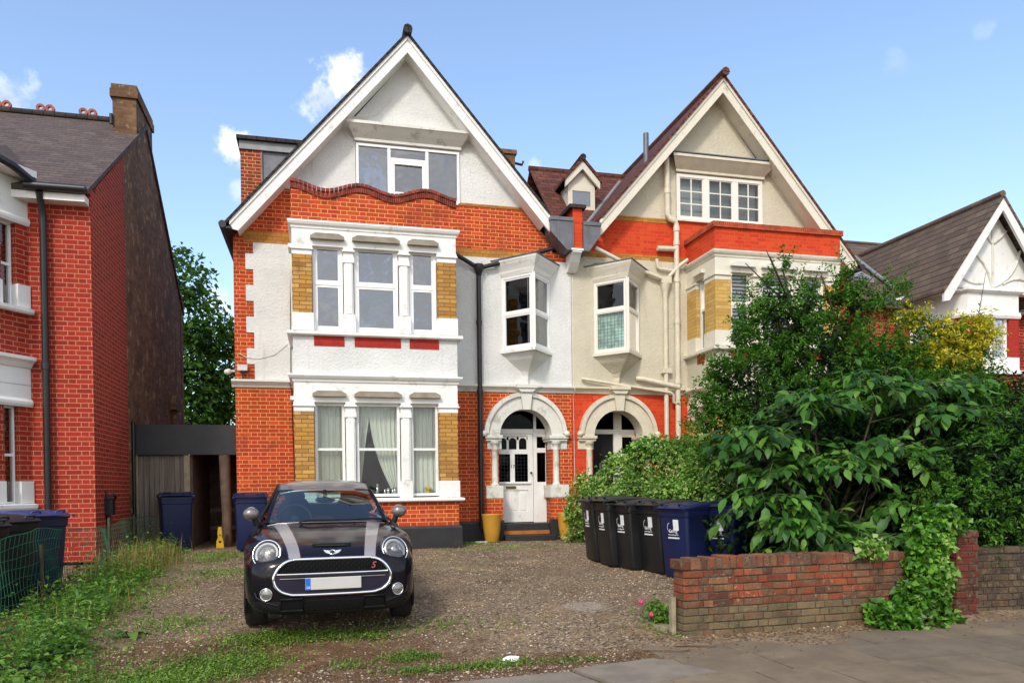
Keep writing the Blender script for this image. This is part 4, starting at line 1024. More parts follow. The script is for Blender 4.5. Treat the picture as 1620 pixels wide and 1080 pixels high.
# paving slabs along the street
g = G('paving'); n_ = g.noise(3, 6, .65); cl = g.mix(g.rng(n_, .3, .72), hexl('70624f'), hexl('86765f')); cl = g.mix(g.math('MULTIPLY', g.geo('Random Per Island'), .35), cl, hexl('5a544e')); cl = g.mix(g.math('MULTIPLY', g.rng(g.noise(1.2, 6, .7), .5, .7), .4), cl, hexl('50463a'))
g.bsdf(cl, .9, 0, g.bump(g.noise(90, 4, .7), .4, .006), .25); M['paving'] = g.m
b = MB(); 
def slab(x0, x1, y0, y1, z=-.424):
    t = random.uniform(-.004, .004); e = .006
    b.add([(x0+e, y0+e, z+t), (x1-e, y0+e, z+random.uniform(-.003, .003)), (x1-e, y1-e, z+t), (x0+e, y1-e, z-t), (x0+e, y0+e, -.5), (x1-e, y0+e, -.5), (x1-e, y1-e, -.5), (x0+e, y1-e, -.5)], [(0, 1, 2, 3), (0, 4, 5, 1), (1, 5, 6, 2), (2, 6, 7, 3), (3, 7, 4, 0)])
y = -8.52; rows = []
k = 0
while y > -12.5:
    dpt = .62; x = -2.25+(k % 2)*.45-(0 if k == 0 else 1.15*min(k, 2)); 
    while x < 10:
        wd = random.choice((.62, .78, .93)); slab(x, x+wd, y-dpt, y); x += wd
    y -= dpt; k += 1
struct(b.build('pavement', M['paving'], None, fix=False))
b = MB(); b.xy([(-3.15, -9.28), (-2.35, -9.12), (-2.05, -9.7), (-2.95, -9.95)], -.44, -.414)
b.xy([(-4.4, -9.45), (-3.2, -9.36), (-3.0, -10.2), (-4.4, -10.2)], -.44, -.412); o = b.build('driveway', M['concrete'], None); struct(o)
b = MB(); b.box(-30, 30, -13.0, -12.87, -.6, -.42); o = b.build('kerb', M['concrete'], None); struct(o)
M['asphalt'] = plain('asphalt', (.05, .05, .052), .9, 0, .2, 3, .5, 90)
b = MB(); b.box(-60, 60, -21, -13.002, -.6, -.53); o = b.build('road', M['asphalt'], None); struct(o)

# ------------------------------------------------------------------ left neighbour
nb = thing('house', 'deep red brick house with grey slate roof, pierced ridge cresting and tall blank side wall', 'house', (-11, 0, 0))
X0, YF, YB = -8.62, -2.05, 6.1; ZE = 5.88; YR = 2.03; ZRn = 8.75
b = MB(); b.box(-20, X0, YF, YF+.3, 0, ZE); b.build('front_wall', M['brick_n'], nb)
b = MB(); slope = (ZRn-ZE)/(YR-YF)
b.yz([(YF+.3, 0), (.12, 0), (.12, ZE+slope*(.12-YF)-.1), (YF+.3, ZE+slope*.3-.1)], X0-.3, X0); b.build('side_wall', M['brick_n'], nb)
b = MB(); b.yz([(.12, 0), (YB, 0), (YB, ZE-.1), (YR, ZRn-.12), (.12, ZE+slope*(.12-YF)-.1)], X0-.3, X0-.012)
b.box(X0-.3, X0+.06, 4.5, 4.85, 0, 3.05); b.box(X0-.3, X0-.006, 5.05, 5.2, 0, 5.4)
b.yz([(4.3, 3.05), (5.0, 3.05), (5.0, 3.2), (4.85, 3.42), (4.5, 3.42), (4.3, 3.2)], X0-.3, X0+.10)
b.box(-20, X0, YB-.3, YB-.01, 0, ZE-.1); b.build('side_wall', M['brick_b'], nb)
b = MB(); b.yz([(YF-.22, ZE-.10), (YR, ZRn), (YR, ZRn-.08), (YF-.22, ZE-.18)], -20, X0+.03); b.yz([(YB+.1, ZE-.10), (YR, ZRn), (YR, ZRn-.08), (YB+.1, ZE-.18)], -20, X0+.03); b.build('roof', M['slate'], nb)
b = MB(); b.tube([(-20, YR, ZRn+.02), (X0-.4, YR, ZRn+.02)], .08, 8)
b.build('ridge_tile', M['tile_l'], nb)
b = MB()
xr = -9.62
while xr > -20:      # pierced roll-top crests in pairs
    for dx_ in (0, -.17):
        for k in range(14):
            t0, t1 = 2*math.pi*k/14, 2*math.pi*(k+1)/14
            P = lambda r_, t, y_: (xr+dx_+r_*math.cos(t), y_, ZRn+.14+r_*math.sin(t))
            for y_, fl in ((YR-.03, 0), (YR+.03, 1)):
                b.add([P(.04, t0, y_), P(.085, t0, y_), P(.085, t1, y_), P(.04, t1, y_)], [(0, 1, 2, 3)])
            b.add([P(.085, t0, YR-.03), P(.085, t1, YR-.03), P(.085, t1, YR+.03), P(.085, t0, YR+.03)], [(0, 1, 2, 3)])
            b.add([P(.04, t0, YR-.03), P(.04, t1, YR-.03), P(.04, t1, YR+.03), P(.04, t0, YR+.03)], [(0, 1, 2, 3)])
    b.box(xr-.28, xr+.10, YR-.05, YR+.05, ZRn+.03, ZRn+.075)
    xr -= .78
b.build('ridge_cresting', M['terra'], nb)
b = MB(); b.box(-9.06, X0-.008, 1.25, 2.7, 7.6, 8.9); b.box(-9.1, X0+.03, 1.21, 2.74, 8.9, 9.06); b.box(-9.08, X0+.01, 1.23, 2.72, 9.06, 9.16)
ch = b.build('chimney', M['brick_b'], nb)
b = MB(); b.tube([(-9.08, 1.22, 8.35), (-9.08, 1.22, 8.55)], .035, 8); b.build('aerial_bracket', M['black'], nb)
b = MB(); b.box(-20, X0-.02, YF-.22, YF-.001, ZE-.30, ZE-.19); b.build('fascia', M['white'], nb)
b = MB(); b.tube([(-9.45, YF-.28, ZE-.13), (X0+.01, YF-.28, ZE-.13)], .065, 10); b.tube([(-9.26, YF-.25, ZE-.2), (-9.26, YF-.12, ZE-.45), (-9.26, YF-.10, ZE-.6), (-9.26, YF-.10, .2)], .05, 12); b.tube([(-9.26, YF-.1, 3.0), (-9.26, YF-.1, 3.1)], .062, 12); b.build('downpipe', M['black'], nb)
# canted bay of the neighbour, only its right cheek in the picture
bayp = [(-9.50, YF), (-9.86, YF-.55), (-11.6, YF-.55), (-11.96, YF)]
def nring(m_, z0, z1, o=0., tt=.25): m_.sweep(bayp, [(o, z0), (o, z1), (-tt, z1), (-tt, z0)], -1)
# outward is away from the house: check sign once
b = MB(); nring(b, 0, .84); nring(b, 2.75-.0, 2.76); nring(b, 3.18, 3.84); b.build('bay_wall', M['brick_n'], nb)
b = MB()
for z0 in (.84, 3.84):
    b.sweep(bayp, [(-.2, z0), (.09, z0), (.11, z0+.03), (.11, z0+.08), (.0, z0+.1), (-.2, z0+.1)], -1)
for z0, z1 in ((2.42, 3.06), (5.2, 5.88)):
    nring(b, z0+.12, z1); b.sweep(bayp, [(-.2, z0), (.03, z0), (.05, z0+.04), (.05, z0+.08), (.02, z0+.12), (-.2, z0+.12)], -1)
    b.sweep(bayp, [(-.2, z1-.04), (.02, z1-.04), (.07, z1+.03), (.13, z1+.07), (.13, z1+.12), (-.2, z1+.12)], -1) if z1 < 5 else None
b.build('bay_stone', M['white'], nb)
for zs0, z1 in ((.94, 2.42), (3.94, 5.2)):
    p = MB(); ps = MB()
    for (p0, p1) in (((-9.50, YF), (-9.86, YF-.55)), ((-9.86, YF-.55), (-11.6, YF-.55)), ((-11.6, YF-.55), (-11.96, YF))):
        q = Fr(p0, p1, flip=False)
        if q.n.y > 0: q = Fr(p0, p1, flip=True)
        for u0, u1 in ((0.004, .21), (q.len-.21, q.len-.004)): p.fbox(q, u0, u1, -.25, 0, zs0+.34, z1); ps.fbox(q, u0-.0, u1, -.25, .035, zs0, zs0+.34)
        if q.len > .7:
            for uu in (.6, 1.14): ps.fbox(q, uu-.07, uu+.07, -.2, -.02, zs0, z1)
            for u0, u1 in ((.22, .52), (.68, 1.06), (1.22, 1.52)): window(nb, q, u0, u1, zs0, z1, -.09, (), ((zs0+z1)/2,), .05, .04, 'upvc', 'glass')
        else: window(nb, q, .215, q.len-.215, zs0, z1, -.09, (), ((zs0+z1)/2,), .03, .04, 'upvc', 'glass')
    p.build('pier', M['brick_n'], nb); ps.build('pier_stone', M['white'], nb)
b = MB(); b.sweep([(-9.3, YF-.2), (-9.75, YF-.85), (-11.8, YF-.85)], [(-.5, 5.89), (.0, 5.89), (.0, 5.99), (-.5, 5.99)], -1); b.build('soffit', M['white'], nb)
b = MB(); b.tube([(-9.33, YF-.27, 5.80), (-9.50, YF-.5, 5.93), (-9.8, YF-.9, 6.02), (-11.8, YF-.9, 6.02)], .06, 8); b.build('gutter', M['black'], nb)
b = MB(); b.add([(-9.30, YF-.2, 5.86), (-9.78, YF-.88, 6.04), (-12, YF-.88, 6.04), (-12, .6, 7.75), (-10.4, -.2, 7.18)], [(0, 1, 2, 3, 4)]); b.build('roof', M['slate'], nb, fix=False)
b = MB(); b.tube([(X0+.04, -1.46, .95), (X0+.04, -1.46, -.02)], .035, 8); b.box(X0, X0+.12, -1.56, -1.38, .72, 1.0); b.tube([(X0+.06, -1.6, .98), (X0+.14, -1.55, 1.06), (X0+.14, -1.4, 1.02), (X0+.08, -1.36, .94)], .02, 8); b.tube([(X0+.02, -1.5, 1.0), (X0+.02, -1.5, 1.12)], .015, 6); b.build('standpipe', M['black'], nb)

# ------------------------------------------------------------------ passage between the houses
ps = thing('carport', 'black boarded fascia bridging the gap between the two houses', 'carport', (-7.7, .5, 0))
b = MB(); b.box(-8.615, -6.76, .48, .52, 1.80, 2.38); b.build('fascia_board', M['fascia'], ps)
b = MB(); b.box(-8.615, -6.76, .522, 3.2, 2.22, 2.30); b.build('roof', M['fascia'], ps)
b = MB(); b.box(-8.61, -7.66, .60, .63, 1.79, 2.22); b.box(-7.66, -6.76, 3.3, 3.33, 1.3, 2.22); b.build('infill_board', M['oldpost'], ps)
b = MB(); b.tube([(-8.60, .40, .3), (-8.60, .40, 2.42)], .035, 8); b.build('downpipe', M['black'], ps)
gt = thing('side_gate', 'weathered grey boarded gate under the black fascia behind the blue bin', 'gate', (-8.1, .6, 0))
b = MB()
for k in range(9): x = -8.55+.092*k; b.box(x, x+.086, .56+random.uniform(0, .008), .585, .03, 1.78)
b.build('board_panel', M['wood'], gt)
b = MB(); b.box(-8.61, -8.555, .53, .62, 0, 1.795); b.build('post', M['post'], gt)
b = MB(); b.box(-7.735, -7.63, .50, .61, -.05, 1.795); b.build('post', M['post'], gt)
b = MB(); b.box(-8.55, -7.74, .59, .63, .35, .45); b.box(-8.55, -7.74, .59, .63, 1.4, 1.5); b.build('rail', M['wood'], gt)
op_ = thing('timber_post', 'rough brown timber post beside the dark passage opening', 'post', (-6.96, .5, 0))
b = MB(); pts = [(-6.985, .55, -.02), (-6.97, .55, .6), (-6.99, .56, 1.1), (-7.0, .55, 1.795)]; b.tube(pts, [.105, .095, .10, .11], 9); b.build('post', M['oldpost'], op_, bevel=0)
# back of the passage: a shed wall, shelf rails and clutter in the dark
bk = thing('garden_shed', 'dark timber shed end deep in the side passage', 'shed', (-7.3, 3.2, 0))
b = MB(); b.box(-7.63, -6.75, 3.0, 3.05, 0, 1.35); b.build('wall', M['oldpost'], bk); b = MB(); b.box(-7.66, -6.75, 2.98, 3.3, 1.352, 1.9); b.build('gable', M['oldpost'], bk)
b = MB(); b.box(-7.64, -6.78, 2.9, 2.98, .62, .70); b.box(-7.64, -6.78, 2.9, 2.98, .22, .30); b.build('rail', M['post'], bk)
b = MB(); b.box(-7.64, -7.60, .63, 2.9, 0, 2.2); b.build('side_panel', M['oldpost'], bk)
ys_ = thing('caution_sign', 'small yellow folded caution board standing at the passage opening', 'sign', (-7.06, .2, 0))
b = MB(); b.xz([(-7.13, 0), (-6.99, 0), (-7.005, .16), (-7.03, .22), (-7.02, .30), (-7.04, .40), (-7.09, .40), (-7.105, .28), (-7.095, .2), (-7.125, .14)], .18, .2); b.xz([(-7.13, 0), (-6.99, 0), (-7.04, .4), (-7.09, .4)], .27, .285); b.build('board', M['yellow'], ys_, bevel=.008)
b = MB(); b.lathe([(0, 0), (.025, 0)], (-7.06, .176, .12), axis=(0, -1, 0), n=10); b.lathe([(0, 0), (.014, 0)], (-7.06, .176, .25), axis=(0, -1, 0), n=10); b.build('mark', M['black'], ys_)
# floodlights on the string course of the white house
fl = thing('floodlight', 'small security floodlight on a bracket at the brick corner above the string course', 'lamp', (-6.57, -.1, 3.2))
b = MB(); b.tube([(-6.57, -.09, 3.2), (-6.57, -.09, 3.33)], .018, 8); b.build('bracket', M['steel'], fl)
b = MB(); b.yz([(-.22, 3.34), (-.05, 3.36), (-.05, 3.47), (-.18, 3.47)], -6.66, -6.48); b.build('head', M['satin'], fl, bevel=.01)
b = MB(); b.add([(-6.645, -.2085, 3.355), (-6.495, -.2085, 3.355), (-6.495, -.187, 3.455), (-6.645, -.187, 3.455)], [(0, 1, 2, 3)]); b.build('lens', M['hl_white'], fl)
cmr = thing('security_camera', 'white security camera hanging off the house corner next to the floodlight', 'camera', (-6.75, -.05, 3.3))
b = MB(); b.tube([(-6.72, .02, 3.36), (-6.82, -.02, 3.36)], .02, 8); b.build('bracket', M['stone_w'], cmr); b = MB(); b.lathe([(0, 0), (.05, .0), (.055, .03), (.05, .15), (.0, .16)], (-6.83, .03, 3.36), axis=(-.2, -1, -.25), n=14); b.build('housing', M['stone_w'], cmr)

# ------------------------------------------------------------------ right neighbour
rn = thing('house', 'white bay-fronted house with strapwork gable and dark brown tiled roof beyond the hedge', 'house', (10, 0, 0))
b = MB(); b.box(7.5, 16, .2, .5, 0, 5.35); b.box(7.5, 7.8, .5, 9, 0, 5.35); b.box(7.5, 16, 8.7, 9, 0, 5.35); b.build('wall', M['brick_n'], rn)
YM, ZM = 4.6, 8.35
b = MB(); b.yz([(-.1, 5.3), (YM, ZM), (YM, ZM-.1), (-.1, 5.2)], 7.3, 16); b.yz([(9.3, 5.3), (YM, ZM), (YM, ZM-.1), (9.3, 5.2)], 7.3, 16); b.build('roof', M['tile_d'], rn)
b = MB(); b.yz([(.2, 5.3), (YM, ZM-.1), (9, 5.3)], 7.52, 7.75); b.build('gable_end', M['brick_n'], rn)
XG, ZG = 9.86, 7.58; HW = 1.52; yg = -1.0; slg = (ZG-5.52)/HW
gb = MB(); gb.xz([(XG-HW+.08, 5.42), (XG+HW-.08, 5.42), (XG, ZG-.2)], yg, yg+.2); gb.build('gable_wall', M['white'], rn)
b = MB(); b.xz([(XG, ZG), (XG-HW-.12, ZG-slg*(HW+.12)), (XG-HW-.12, ZG-.09-slg*(HW+.12)), (XG, ZG-.09)], yg-.32, 5); b.xz([(XG, ZG), (XG+HW+.12, ZG-slg*(HW+.12)), (XG+HW+.12, ZG-.09-slg*(HW+.12)), (XG, ZG-.09)], yg-.32, 5); b.build('roof', M['tile_d'], rn)
b = MB()
for sg in (1, -1): b.xz([(XG, ZG-.07), (XG+sg*(HW+.10), ZG-.07-slg*(HW+.10)), (XG+sg*(HW+.10), ZG-.30-slg*(HW+.10)), (XG+sg*(HW-.05), ZG-.30-slg*(HW+.08)), (XG, ZG-.37)], yg-.3, yg-.24)
b.build('barge_board', M['white'], rn)
b = MB()
for (c0, c1, bend) in (((-.9, 5.75), (-.28, 5.62), .1), ((.9, 5.75), (.28, 5.62), .1), ((-.78, 6.42), (-.03, 5.55), -.14), ((.78, 6.42), (.03, 5.55), -.14), ((-.38, 6.85), (-.03, 6.55), -.05), ((.38, 6.85), (.03, 6.55), -.05), ((0, 7.3), (0, 5.5), 0), ((-1.3, 5.5), (1.3, 5.5), 0)):
    pts = []
    for i in range(7):
        t_ = i/6; nx_, nz_ = (c1[1]-c0[1]), -(c1[0]-c0[0]); kx = bend*4*t_*(1-t_)
        pts.append((XG+c0[0]+(c1[0]-c0[0])*t_+nx_*kx, yg-.01, c0[1]+(c1[1]-c0[1])*t_+nz_*kx))
    b.tube(pts, .028, 6)
b.build('gable_strapwork', M['stone_w'], rn)
bp = [(XG-HW-.05, .2), (XG-.72, yg-.02), (XG+.72, yg-.02), (XG+HW+.05, .2)]
def rring(m_, z0, z1, o=0., tt=.2): m_.sweep(bp, [(o, z0), (o, z1), (-tt, z1), (-tt, z0)], 1)
b = MB(); rring(b, 4.98, 5.42); b.sweep(bp, [(-.1, 5.38), (.05, 5.40), (.10, 5.44), (.10, 5.50), (-.1, 5.50)], 1); b.sweep(bp, [(-.2, 4.84), (.03, 4.84), (.05, 4.9), (.03, 4.98), (-.2, 4.98)], 1)
b.sweep(bp, [(-.2, 3.55), (.10, 3.55), (.10, 3.64), (.0, 3.66), (-.2, 3.66)], 1); rring(b, 3.66, 3.95, .01); b.build('bay_stone', M['white'], rn)
b = MB(); rring(b, 0, 3.53); b.build('bay_wall', M['brick_n'], rn)
p = MB(); 
for i in range(3):
    q = Fr(bp[i], bp[i+1]); 
    for u0, u1 in ((.004, .27), (q.len-.27, q.len-.004)): p.fbox(q, u0, u1, -.25, .0, 3.96, 4.84)
    window(rn, q, .28, q.len-.28, 3.7, 4.95, -.06, (q.len/2,) if q.len > 1.2 else (), (), .06, .05, 'upvc', 'glass_hi')
p.build('pier', M['redpaint'], rn)
b = MB(); b.tube([(8.47, -1.25, 5.43), (8.47, .2, 5.43), (7.3, -.12, 5.3)], .06, 8); b.build('gutter', M['black'], rn)
b = MB(); p0 = (8.4, 0, 5.42); b.tube([(8.45, -.02, 5.43), (XG-.55, YM-1.65, ZM-.98)], .05, 6); b.build('valley_flashing', M['leadw'], rn)
b = MB(); f0 = .66; b.yz([(1.2, 5.3+f0*1.3+.10), (1.75, 5.3+f0*1.85+.10), (1.75, 5.3+f0*1.85), (1.2, 5.3+f0*1.3)], 8.0, 8.5); b.build('skylight', M['leadw'], rn)
b = MB(); b.tube([(7.3, YM, ZM+.0), (16, YM, ZM+.0)], .08, 8); b.tube([(XG, yg-.3, ZG), (XG, 5, ZG)], .08, 8); b.build('ridge_tile', M['tile_d'], rn)

# ------------------------------------------------------------------ boundary walls
bw = thing('brick_wall', 'low weathered red brick front wall with lichen beside the drive entrance', 'wall', (-.4, -8.4, -.4))
d_ = Vector((.95+1.70, -8.31+8.40)); 
Fw = Fr((-1.70, -8.42), (.95, -8.34))
b = MB(); b.fbox(Fw, .008, Fw.len-.01, -.215, -.008, -.5, .255); b.build('mortar_core', M['mortar'], bw)
b = MB(); laid(b, Fw, 0, Fw.len, -.42, 4, bond=0, jit=.006); laid(b, Fr((-1.695, -8.19), (-1.70, -8.42)), .012, .205, -.42, 4, n0=-.1); b.build('lower_courses', M['ob_low'], bw, bevel=.006)
b = MB(); laid(b, Fw, 0, Fw.len-.01, -.12, 5, bond=0, jit=.007); laid(b, Fr((-1.695, -8.19), (-1.70, -8.42)), .012, .205, -.12, 5, bond=1, n0=-.1, jit=.008); b.build('courses', M['ob_red'], bw, bevel=.006)
b = MB(); u = -.03
while u < Fw.len-.06:
    wd = random.uniform(.066, .074)*(1 if u > .18 else 1.5); q = random.uniform(-.008, .008); t_ = random.uniform(-.006, .006); h_ = .258+.108+.012*math.sin(u*2.1)+random.uniform(-.010, .006)
    P = Fw.p; b.add([P(u, .012+q, .258), P(u+wd, .012+q, .258), P(u+wd, .012+q-t_, h_+t_), P(u, .012+q, h_), P(u, -.225, .258), P(u+wd, -.225, .258), P(u+wd, -.225, h_+t_), P(u, -.225, h_)], [(0, 1, 2, 3), (7, 6, 5, 4), (0, 4, 5, 1), (1, 5, 6, 2), (2, 6, 7, 3), (3, 7, 4, 0)]); u += wd+.009
b.build('coping', M['ob_red'], bw, bevel=.008)
b = MB(); b.fbox(Fw, -.02, Fw.len-.07, -.215, .004, .2555, .345); b.build('coping_mortar', M['mortar'], bw)
b = MB(); b.fbox(Fw, -.075, -.03, -.16, -.10, -.45, -.02); b.fbox(Fw, -.14, -.0, -.6, -.225, -.5, -.33); b.build('timber_stake', M['post'], bw)
pr2 = thing('gate_pier', 'short red brick pier smothered by ivy between the low wall and the grey wall', 'wall', (1.85, -8.1, -.4))
b = MB(); b.box(1.728, 2.022, -8.24, -7.93, -.45, .55); b.build('mortar_core', M['mortar'], pr2)
b = MB(); Fp = Fr((1.72, -8.248), (2.03, -8.248)); laid(b, Fp, 0, .31, -.43, 13, n0=-.1); Fp2 = Fr((1.72, -7.93), (1.72, -8.248)); laid(b, Fp2, .012, .30, -.43, 13, bond=1, n0=-.1); b.build('courses', oldbrick('pier_brick', [hexl('64302a'), hexl('70362c'), hexl('563028'), hexl('783e30')], hexl('3a2a22'), hexl('9a8c78')), pr2, bevel=.006)
gw = thing('brick_wall', 'dark sooty brick garden wall running under the clipped hedge', 'wall', (4, -8.2, -.4))
Fg = Fr((2.035, -8.13), (9, -8.5)); b = MB(); b.fbox(Fg, .005, Fg.len, -.2, -.010, -.45, .265); b.build('mortar_core', M['mortar'], gw)
b = MB(); laid(b, Fg, 0, 3.2, -.42, 9, jit=.005); laid(b, Fg, 3.2, Fg.len, -.42, 9, jit=.005); b.build('courses', M['ob_grey'], gw, bevel=.006)
b = MB(); u = .0
while u < Fg.len: wd = random.uniform(.20, .22); b.fbox(Fg, u, u+wd, -.23, .014+random.uniform(-.004, .006), .267, .335+random.uniform(-.006, .004)); u += wd+.01
b.build('coping', M['ob_grey'], gw, bevel=.01)
b = MB(); b.fbox(Fg, 0, Fg.len, -.1, .06, -.46, -.40); b.build('footing', M['concrete'], gw)

# ------------------------------------------------------------------ wheelie bins
def make_bin(label, group, body='bin_black', lid='bin_black', logo=True, rim=None):
    r = thing('wheelie_bin', label, 'bin', (0, 0, 0), group, local=True)
    b = MB(); nz = 10; rows = []
    def ringp(z, w_, d_, c=.05):
        # rounded rectangle, front at -y
        pts = []
        for (cx_, cy_, a0) in ((w_-c, d_-c, 0), (-w_+c, d_-c, 90), (-w_+c, -d_+c, 180), (w_-c, -d_+c, 270)):
            for k in range(4): a = R(a0+30*k); pts.append((cx_+c*math.cos(a), cy_+c*math.sin(a), z))
        return pts
    lv = [(.02, .240, .285), (.06, .248, .295), (.5, .262, .322), (.86, .274, .34), (.87, .285, .35), (.96, .288, .355), (.965, .30, .365), (.985, .30, .365)]
    for z, w_, d_ in lv: rows.append(ringp(z, w_, d_+.0))
    # lean the front: shift so that the back is nearly upright
    v = []
    for (z, w_, d_), rw in zip(lv, rows): v += [(x, y+(.36-d_)*.45, zz) for x, y, zz in rw]
    n = 16
    b.add(v, [(i*n+k, i*n+(k+1) % n, (i+1)*n+(k+1) % n, (i+1)*n+k) for i in range(len(lv)-1) for k in range(n)], True)
    b.add(v[:n], [tuple(range(n))[::-1]]); b.add(v[-n:], [tuple(range(n))])
    b.box(-.19, .19, -.243, -.232, .12, .5) if False else None
    bo = b.build('body', M[body], r); sm = bo.modifiers.new('es', 'EDGE_SPLIT'); sm.split_angle = R(50)
    b = MB()   # lid: shallow dome with front lip, rising to the hinge
    def lidz(y): t_ = (y+.40)/.8; return 1.0+.055*t_+.03*math.sin(math.pi*min(max(t_, 0), 1))
    us = [-.305+.61*i/12 for i in range(13)]; vs = [-.405+.79*i/14 for i in range(15)]
    b.grid(lambda x, y: (x, y, lidz(y)-.03*max(0, (abs(x)-.26)/.045)**2-.022*max(0, (-.36-y)/.045)**2-(.012 if (abs(abs(x)-.15) < .06 and -.2 < y < .2) else 0)), us, vs)
    per = [(x, -.405) for x in us]+[(.305, y) for y in vs[1:]]+[(x, .385) for x in us[::-1][1:]]+[(-.305, y) for y in vs[::-1][1:]]
    zt_ = lambda x, y: lidz(y)-.03*max(0, (abs(x)-.26)/.045)**2-.022*max(0, (-.36-y)/.045)**2-.002
    v = [(x, y, zt_(x, y)) for x, y in per]+[(x, y, .985) for x, y in per]; k_ = len(per)
    b.add(v, [(i, (i+1) % k_, k_+(i+1) % k_, k_+i) for i in range(k_)])
    lo = b.build('lid', M[lid], r); sm = lo.modifiers.new('es', 'EDGE_SPLIT'); sm.split_angle = R(50)
    for sx in (-.17, .17):
        h = MB(); h.tube([(sx-.06, -.30, lidz(-.3)-.01), (sx-.055, -.33, lidz(-.33)+.025), (sx+.055, -.33, lidz(-.33)+.025), (sx+.06, -.30, lidz(-.3)-.01)], .012, 6); h.build('grip', M[lid], lo)
    h = MB(); h.tube([(-.25, .40, 1.0), (.25, .40, 1.0)], .018, 8); h.box(-.22, -.17, .34, .42, .94, 1.04); h.box(.17, .22, .34, .42, .94, 1.04); h.build('handle', M[body], r)
    for sx in (-.25, .25):
        h = MB(); h.lathe([(.0, -.025), (.09, -.025), (.10, -.01), (.10, .01), (.09, .025), (0, .025)], (sx, .26, .10), axis=(1, 0, 0), n=18); h.build('wheel', M['rubber'], r)
    if logo:
        tilt = math.atan2(.335-.25, .86-.02)*.55
        yf = lambda z: -(.295+(.34-.295)*(z-.06)/.8)+(.36-(.295+(.34-.295)*(z-.06)/.8))*.45-.006
        b = MB(); P = lambda x, z: (x*1.3, yf(.69+(z-.67)*1.3), .69+(z-.67)*1.3)
        b.add([P(.005, .66), P(.085, .66), P(.085, .775), P(.005, .775)], [(0, 1, 2, 3)])
        b.add([P(-.08, .572), P(.085, .572), P(.085, .588), P(-.08, .588)], [(0, 1, 2, 3)])
        for k in range(22):
            t0, t1 = R(100+k*10), R(100+(k+1)*10); C_ = (-.045, .69); 
            b.add([P(C_[0]+.035*math.cos(t0), C_[1]+.045*math.sin(t0)), P(C_[0]+.040*math.cos(t0), C_[1]+.051*math.sin(t0)), P(C_[0]+.040*math.cos(t1), C_[1]+.051*math.sin(t1)), P(C_[0]+.035*math.cos(t1), C_[1]+.045*math.sin(t1))], [(0, 1, 2, 3)])
        lg = b.build('logo', M['sticker'], r, fix=False)
        for body_, sz, zz in (('Ealing', .068, .632), ('www.ealing.gov.uk', .026, .604)):
            tx = bpy.data.curves.new('lettering', 'FONT'); tx.body = body_; tx.size = sz; tx.extrude = .0008; tx.align_x = 'CENTER'; tx.align_y = 'BOTTOM'
            to = bpy.data.objects.new('lettering', tx); col.objects.link(to); to.data.materials.append(M['sticker']); to.parent = lg
            to.location = (.005, yf(zz)-.004, zz); to.rotation_euler = (R(90)+.06, 0, 0); flat_text(to)
    return r
def put(o, corner, nang, label=None, z=None, w_=.25, d_=.29):
    """corner: plan position of the far bottom corner of the face; nang: direction the face looks (degrees)"""
    a = R(nang); n_ = Vector((math.cos(a), math.sin(a))); t_ = Vector((-n_.y, n_.x))
    c = Vector(corner)+t_*w_-n_*d_
    o.location = (c.x, c.y, (gz(c.y) if z is None else z)); o.rotation_euler = (0, 0, a+R(90))
    if label: o['label'] = label
    return o
GB = 'black wheelie bins in the row by the hedge'; GBL = 'blue wheelie bins behind the low brick wall'
bb = make_bin('black wheelie bin at the far end of the row, closest to the porch', GB)
put(bb, (-.92, -3.30), 178)
for c, a_, lab in (((-.90, -3.86), 182, 'second black wheelie bin of the row, between two other black bins'), ((-.78, -4.30), 187, 'third black wheelie bin, next to the gap before the last black one'), ((-.57, -4.80), 190, 'black wheelie bin standing beside the first blue bin')):
    put(copy_tree(bb), c, a_, lab)
bl = make_bin('blue wheelie bin next to the black bins, its logo fully visible', GBL, 'bin_blue', 'bin_blue')
put(bl, (-.50, -5.40), 198)
put(copy_tree(bl), (.02, -5.62), 204, 'blue wheelie bin half covered by hanging leaves, second of the blue ones')
put(copy_tree(bl), (.62, -5.62), 206, 'blue wheelie bin almost hidden in the leaves behind the wall')
lone = copy_tree(bl); lone['label'] = 'blue wheelie bin standing before the weathered side gate'; lone['group'] = 'blue wheelie bins by the houses'
for ch in list(lone.children):
    if ch.name.startswith('logo'):
        for q in list(ch.children): bpy.data.objects.remove(q)
        bpy.data.objects.remove(ch)
lone.location = (-7.83, .12, 0); lone.rotation_euler = (0, 0, R(14))
l2 = copy_tree(lone); l2['label'] = 'blue wheelie bin against the brick wall behind the parked car'; l2.location = (-6.42, -.55, 0); l2.rotation_euler = (0, 0, R(4))
GL = 'bins behind the green wire fence'
dkb = make_bin('dark bin with faded blue lid behind the green wire fence', GL, 'bin_dkblue', 'bin_bluelid', logo=False); dkb.location = (-8.66, -4.78, gz(-4.8)+.0); dkb.rotation_euler = (0, 0, R(60))
blk = make_bin('black wheelie bin behind the green fence, touching the blue-lidded one', GL, 'bin_black', 'bin_black', logo=False); blk.location = (-8.75, -5.52, gz(-5.5)); blk.rotation_euler = (0, 0, R(62))
b3 = copy_tree(blk); b3['label'] = 'black wheelie bin nearest the street behind the green wire fence'; b3.location = (-8.8, -6.25, gz(-6.2)); b3.rotation_euler = (0, 0, R(66))

# a couple of lids not quite shut
def ajar(binobj, deg):
    for ch_ in binobj.children:
        if ch_.name.startswith('lid'):
            r_ = Matrix.Rotation(R(-deg), 4, 'X'); h_ = Vector((0, .4, 1.0)); ch_.rotation_euler = (R(-deg), 0, 0); ch_.location = h_-(r_ @ h_)
for o_, dg in zip([q for q in bpy.data.objects if q.get('category') == 'bin'], (0, 2.5, 0, 1.2, 0, 2, 0, 3, 0, 1.5, 0)): ajar(o_, dg)
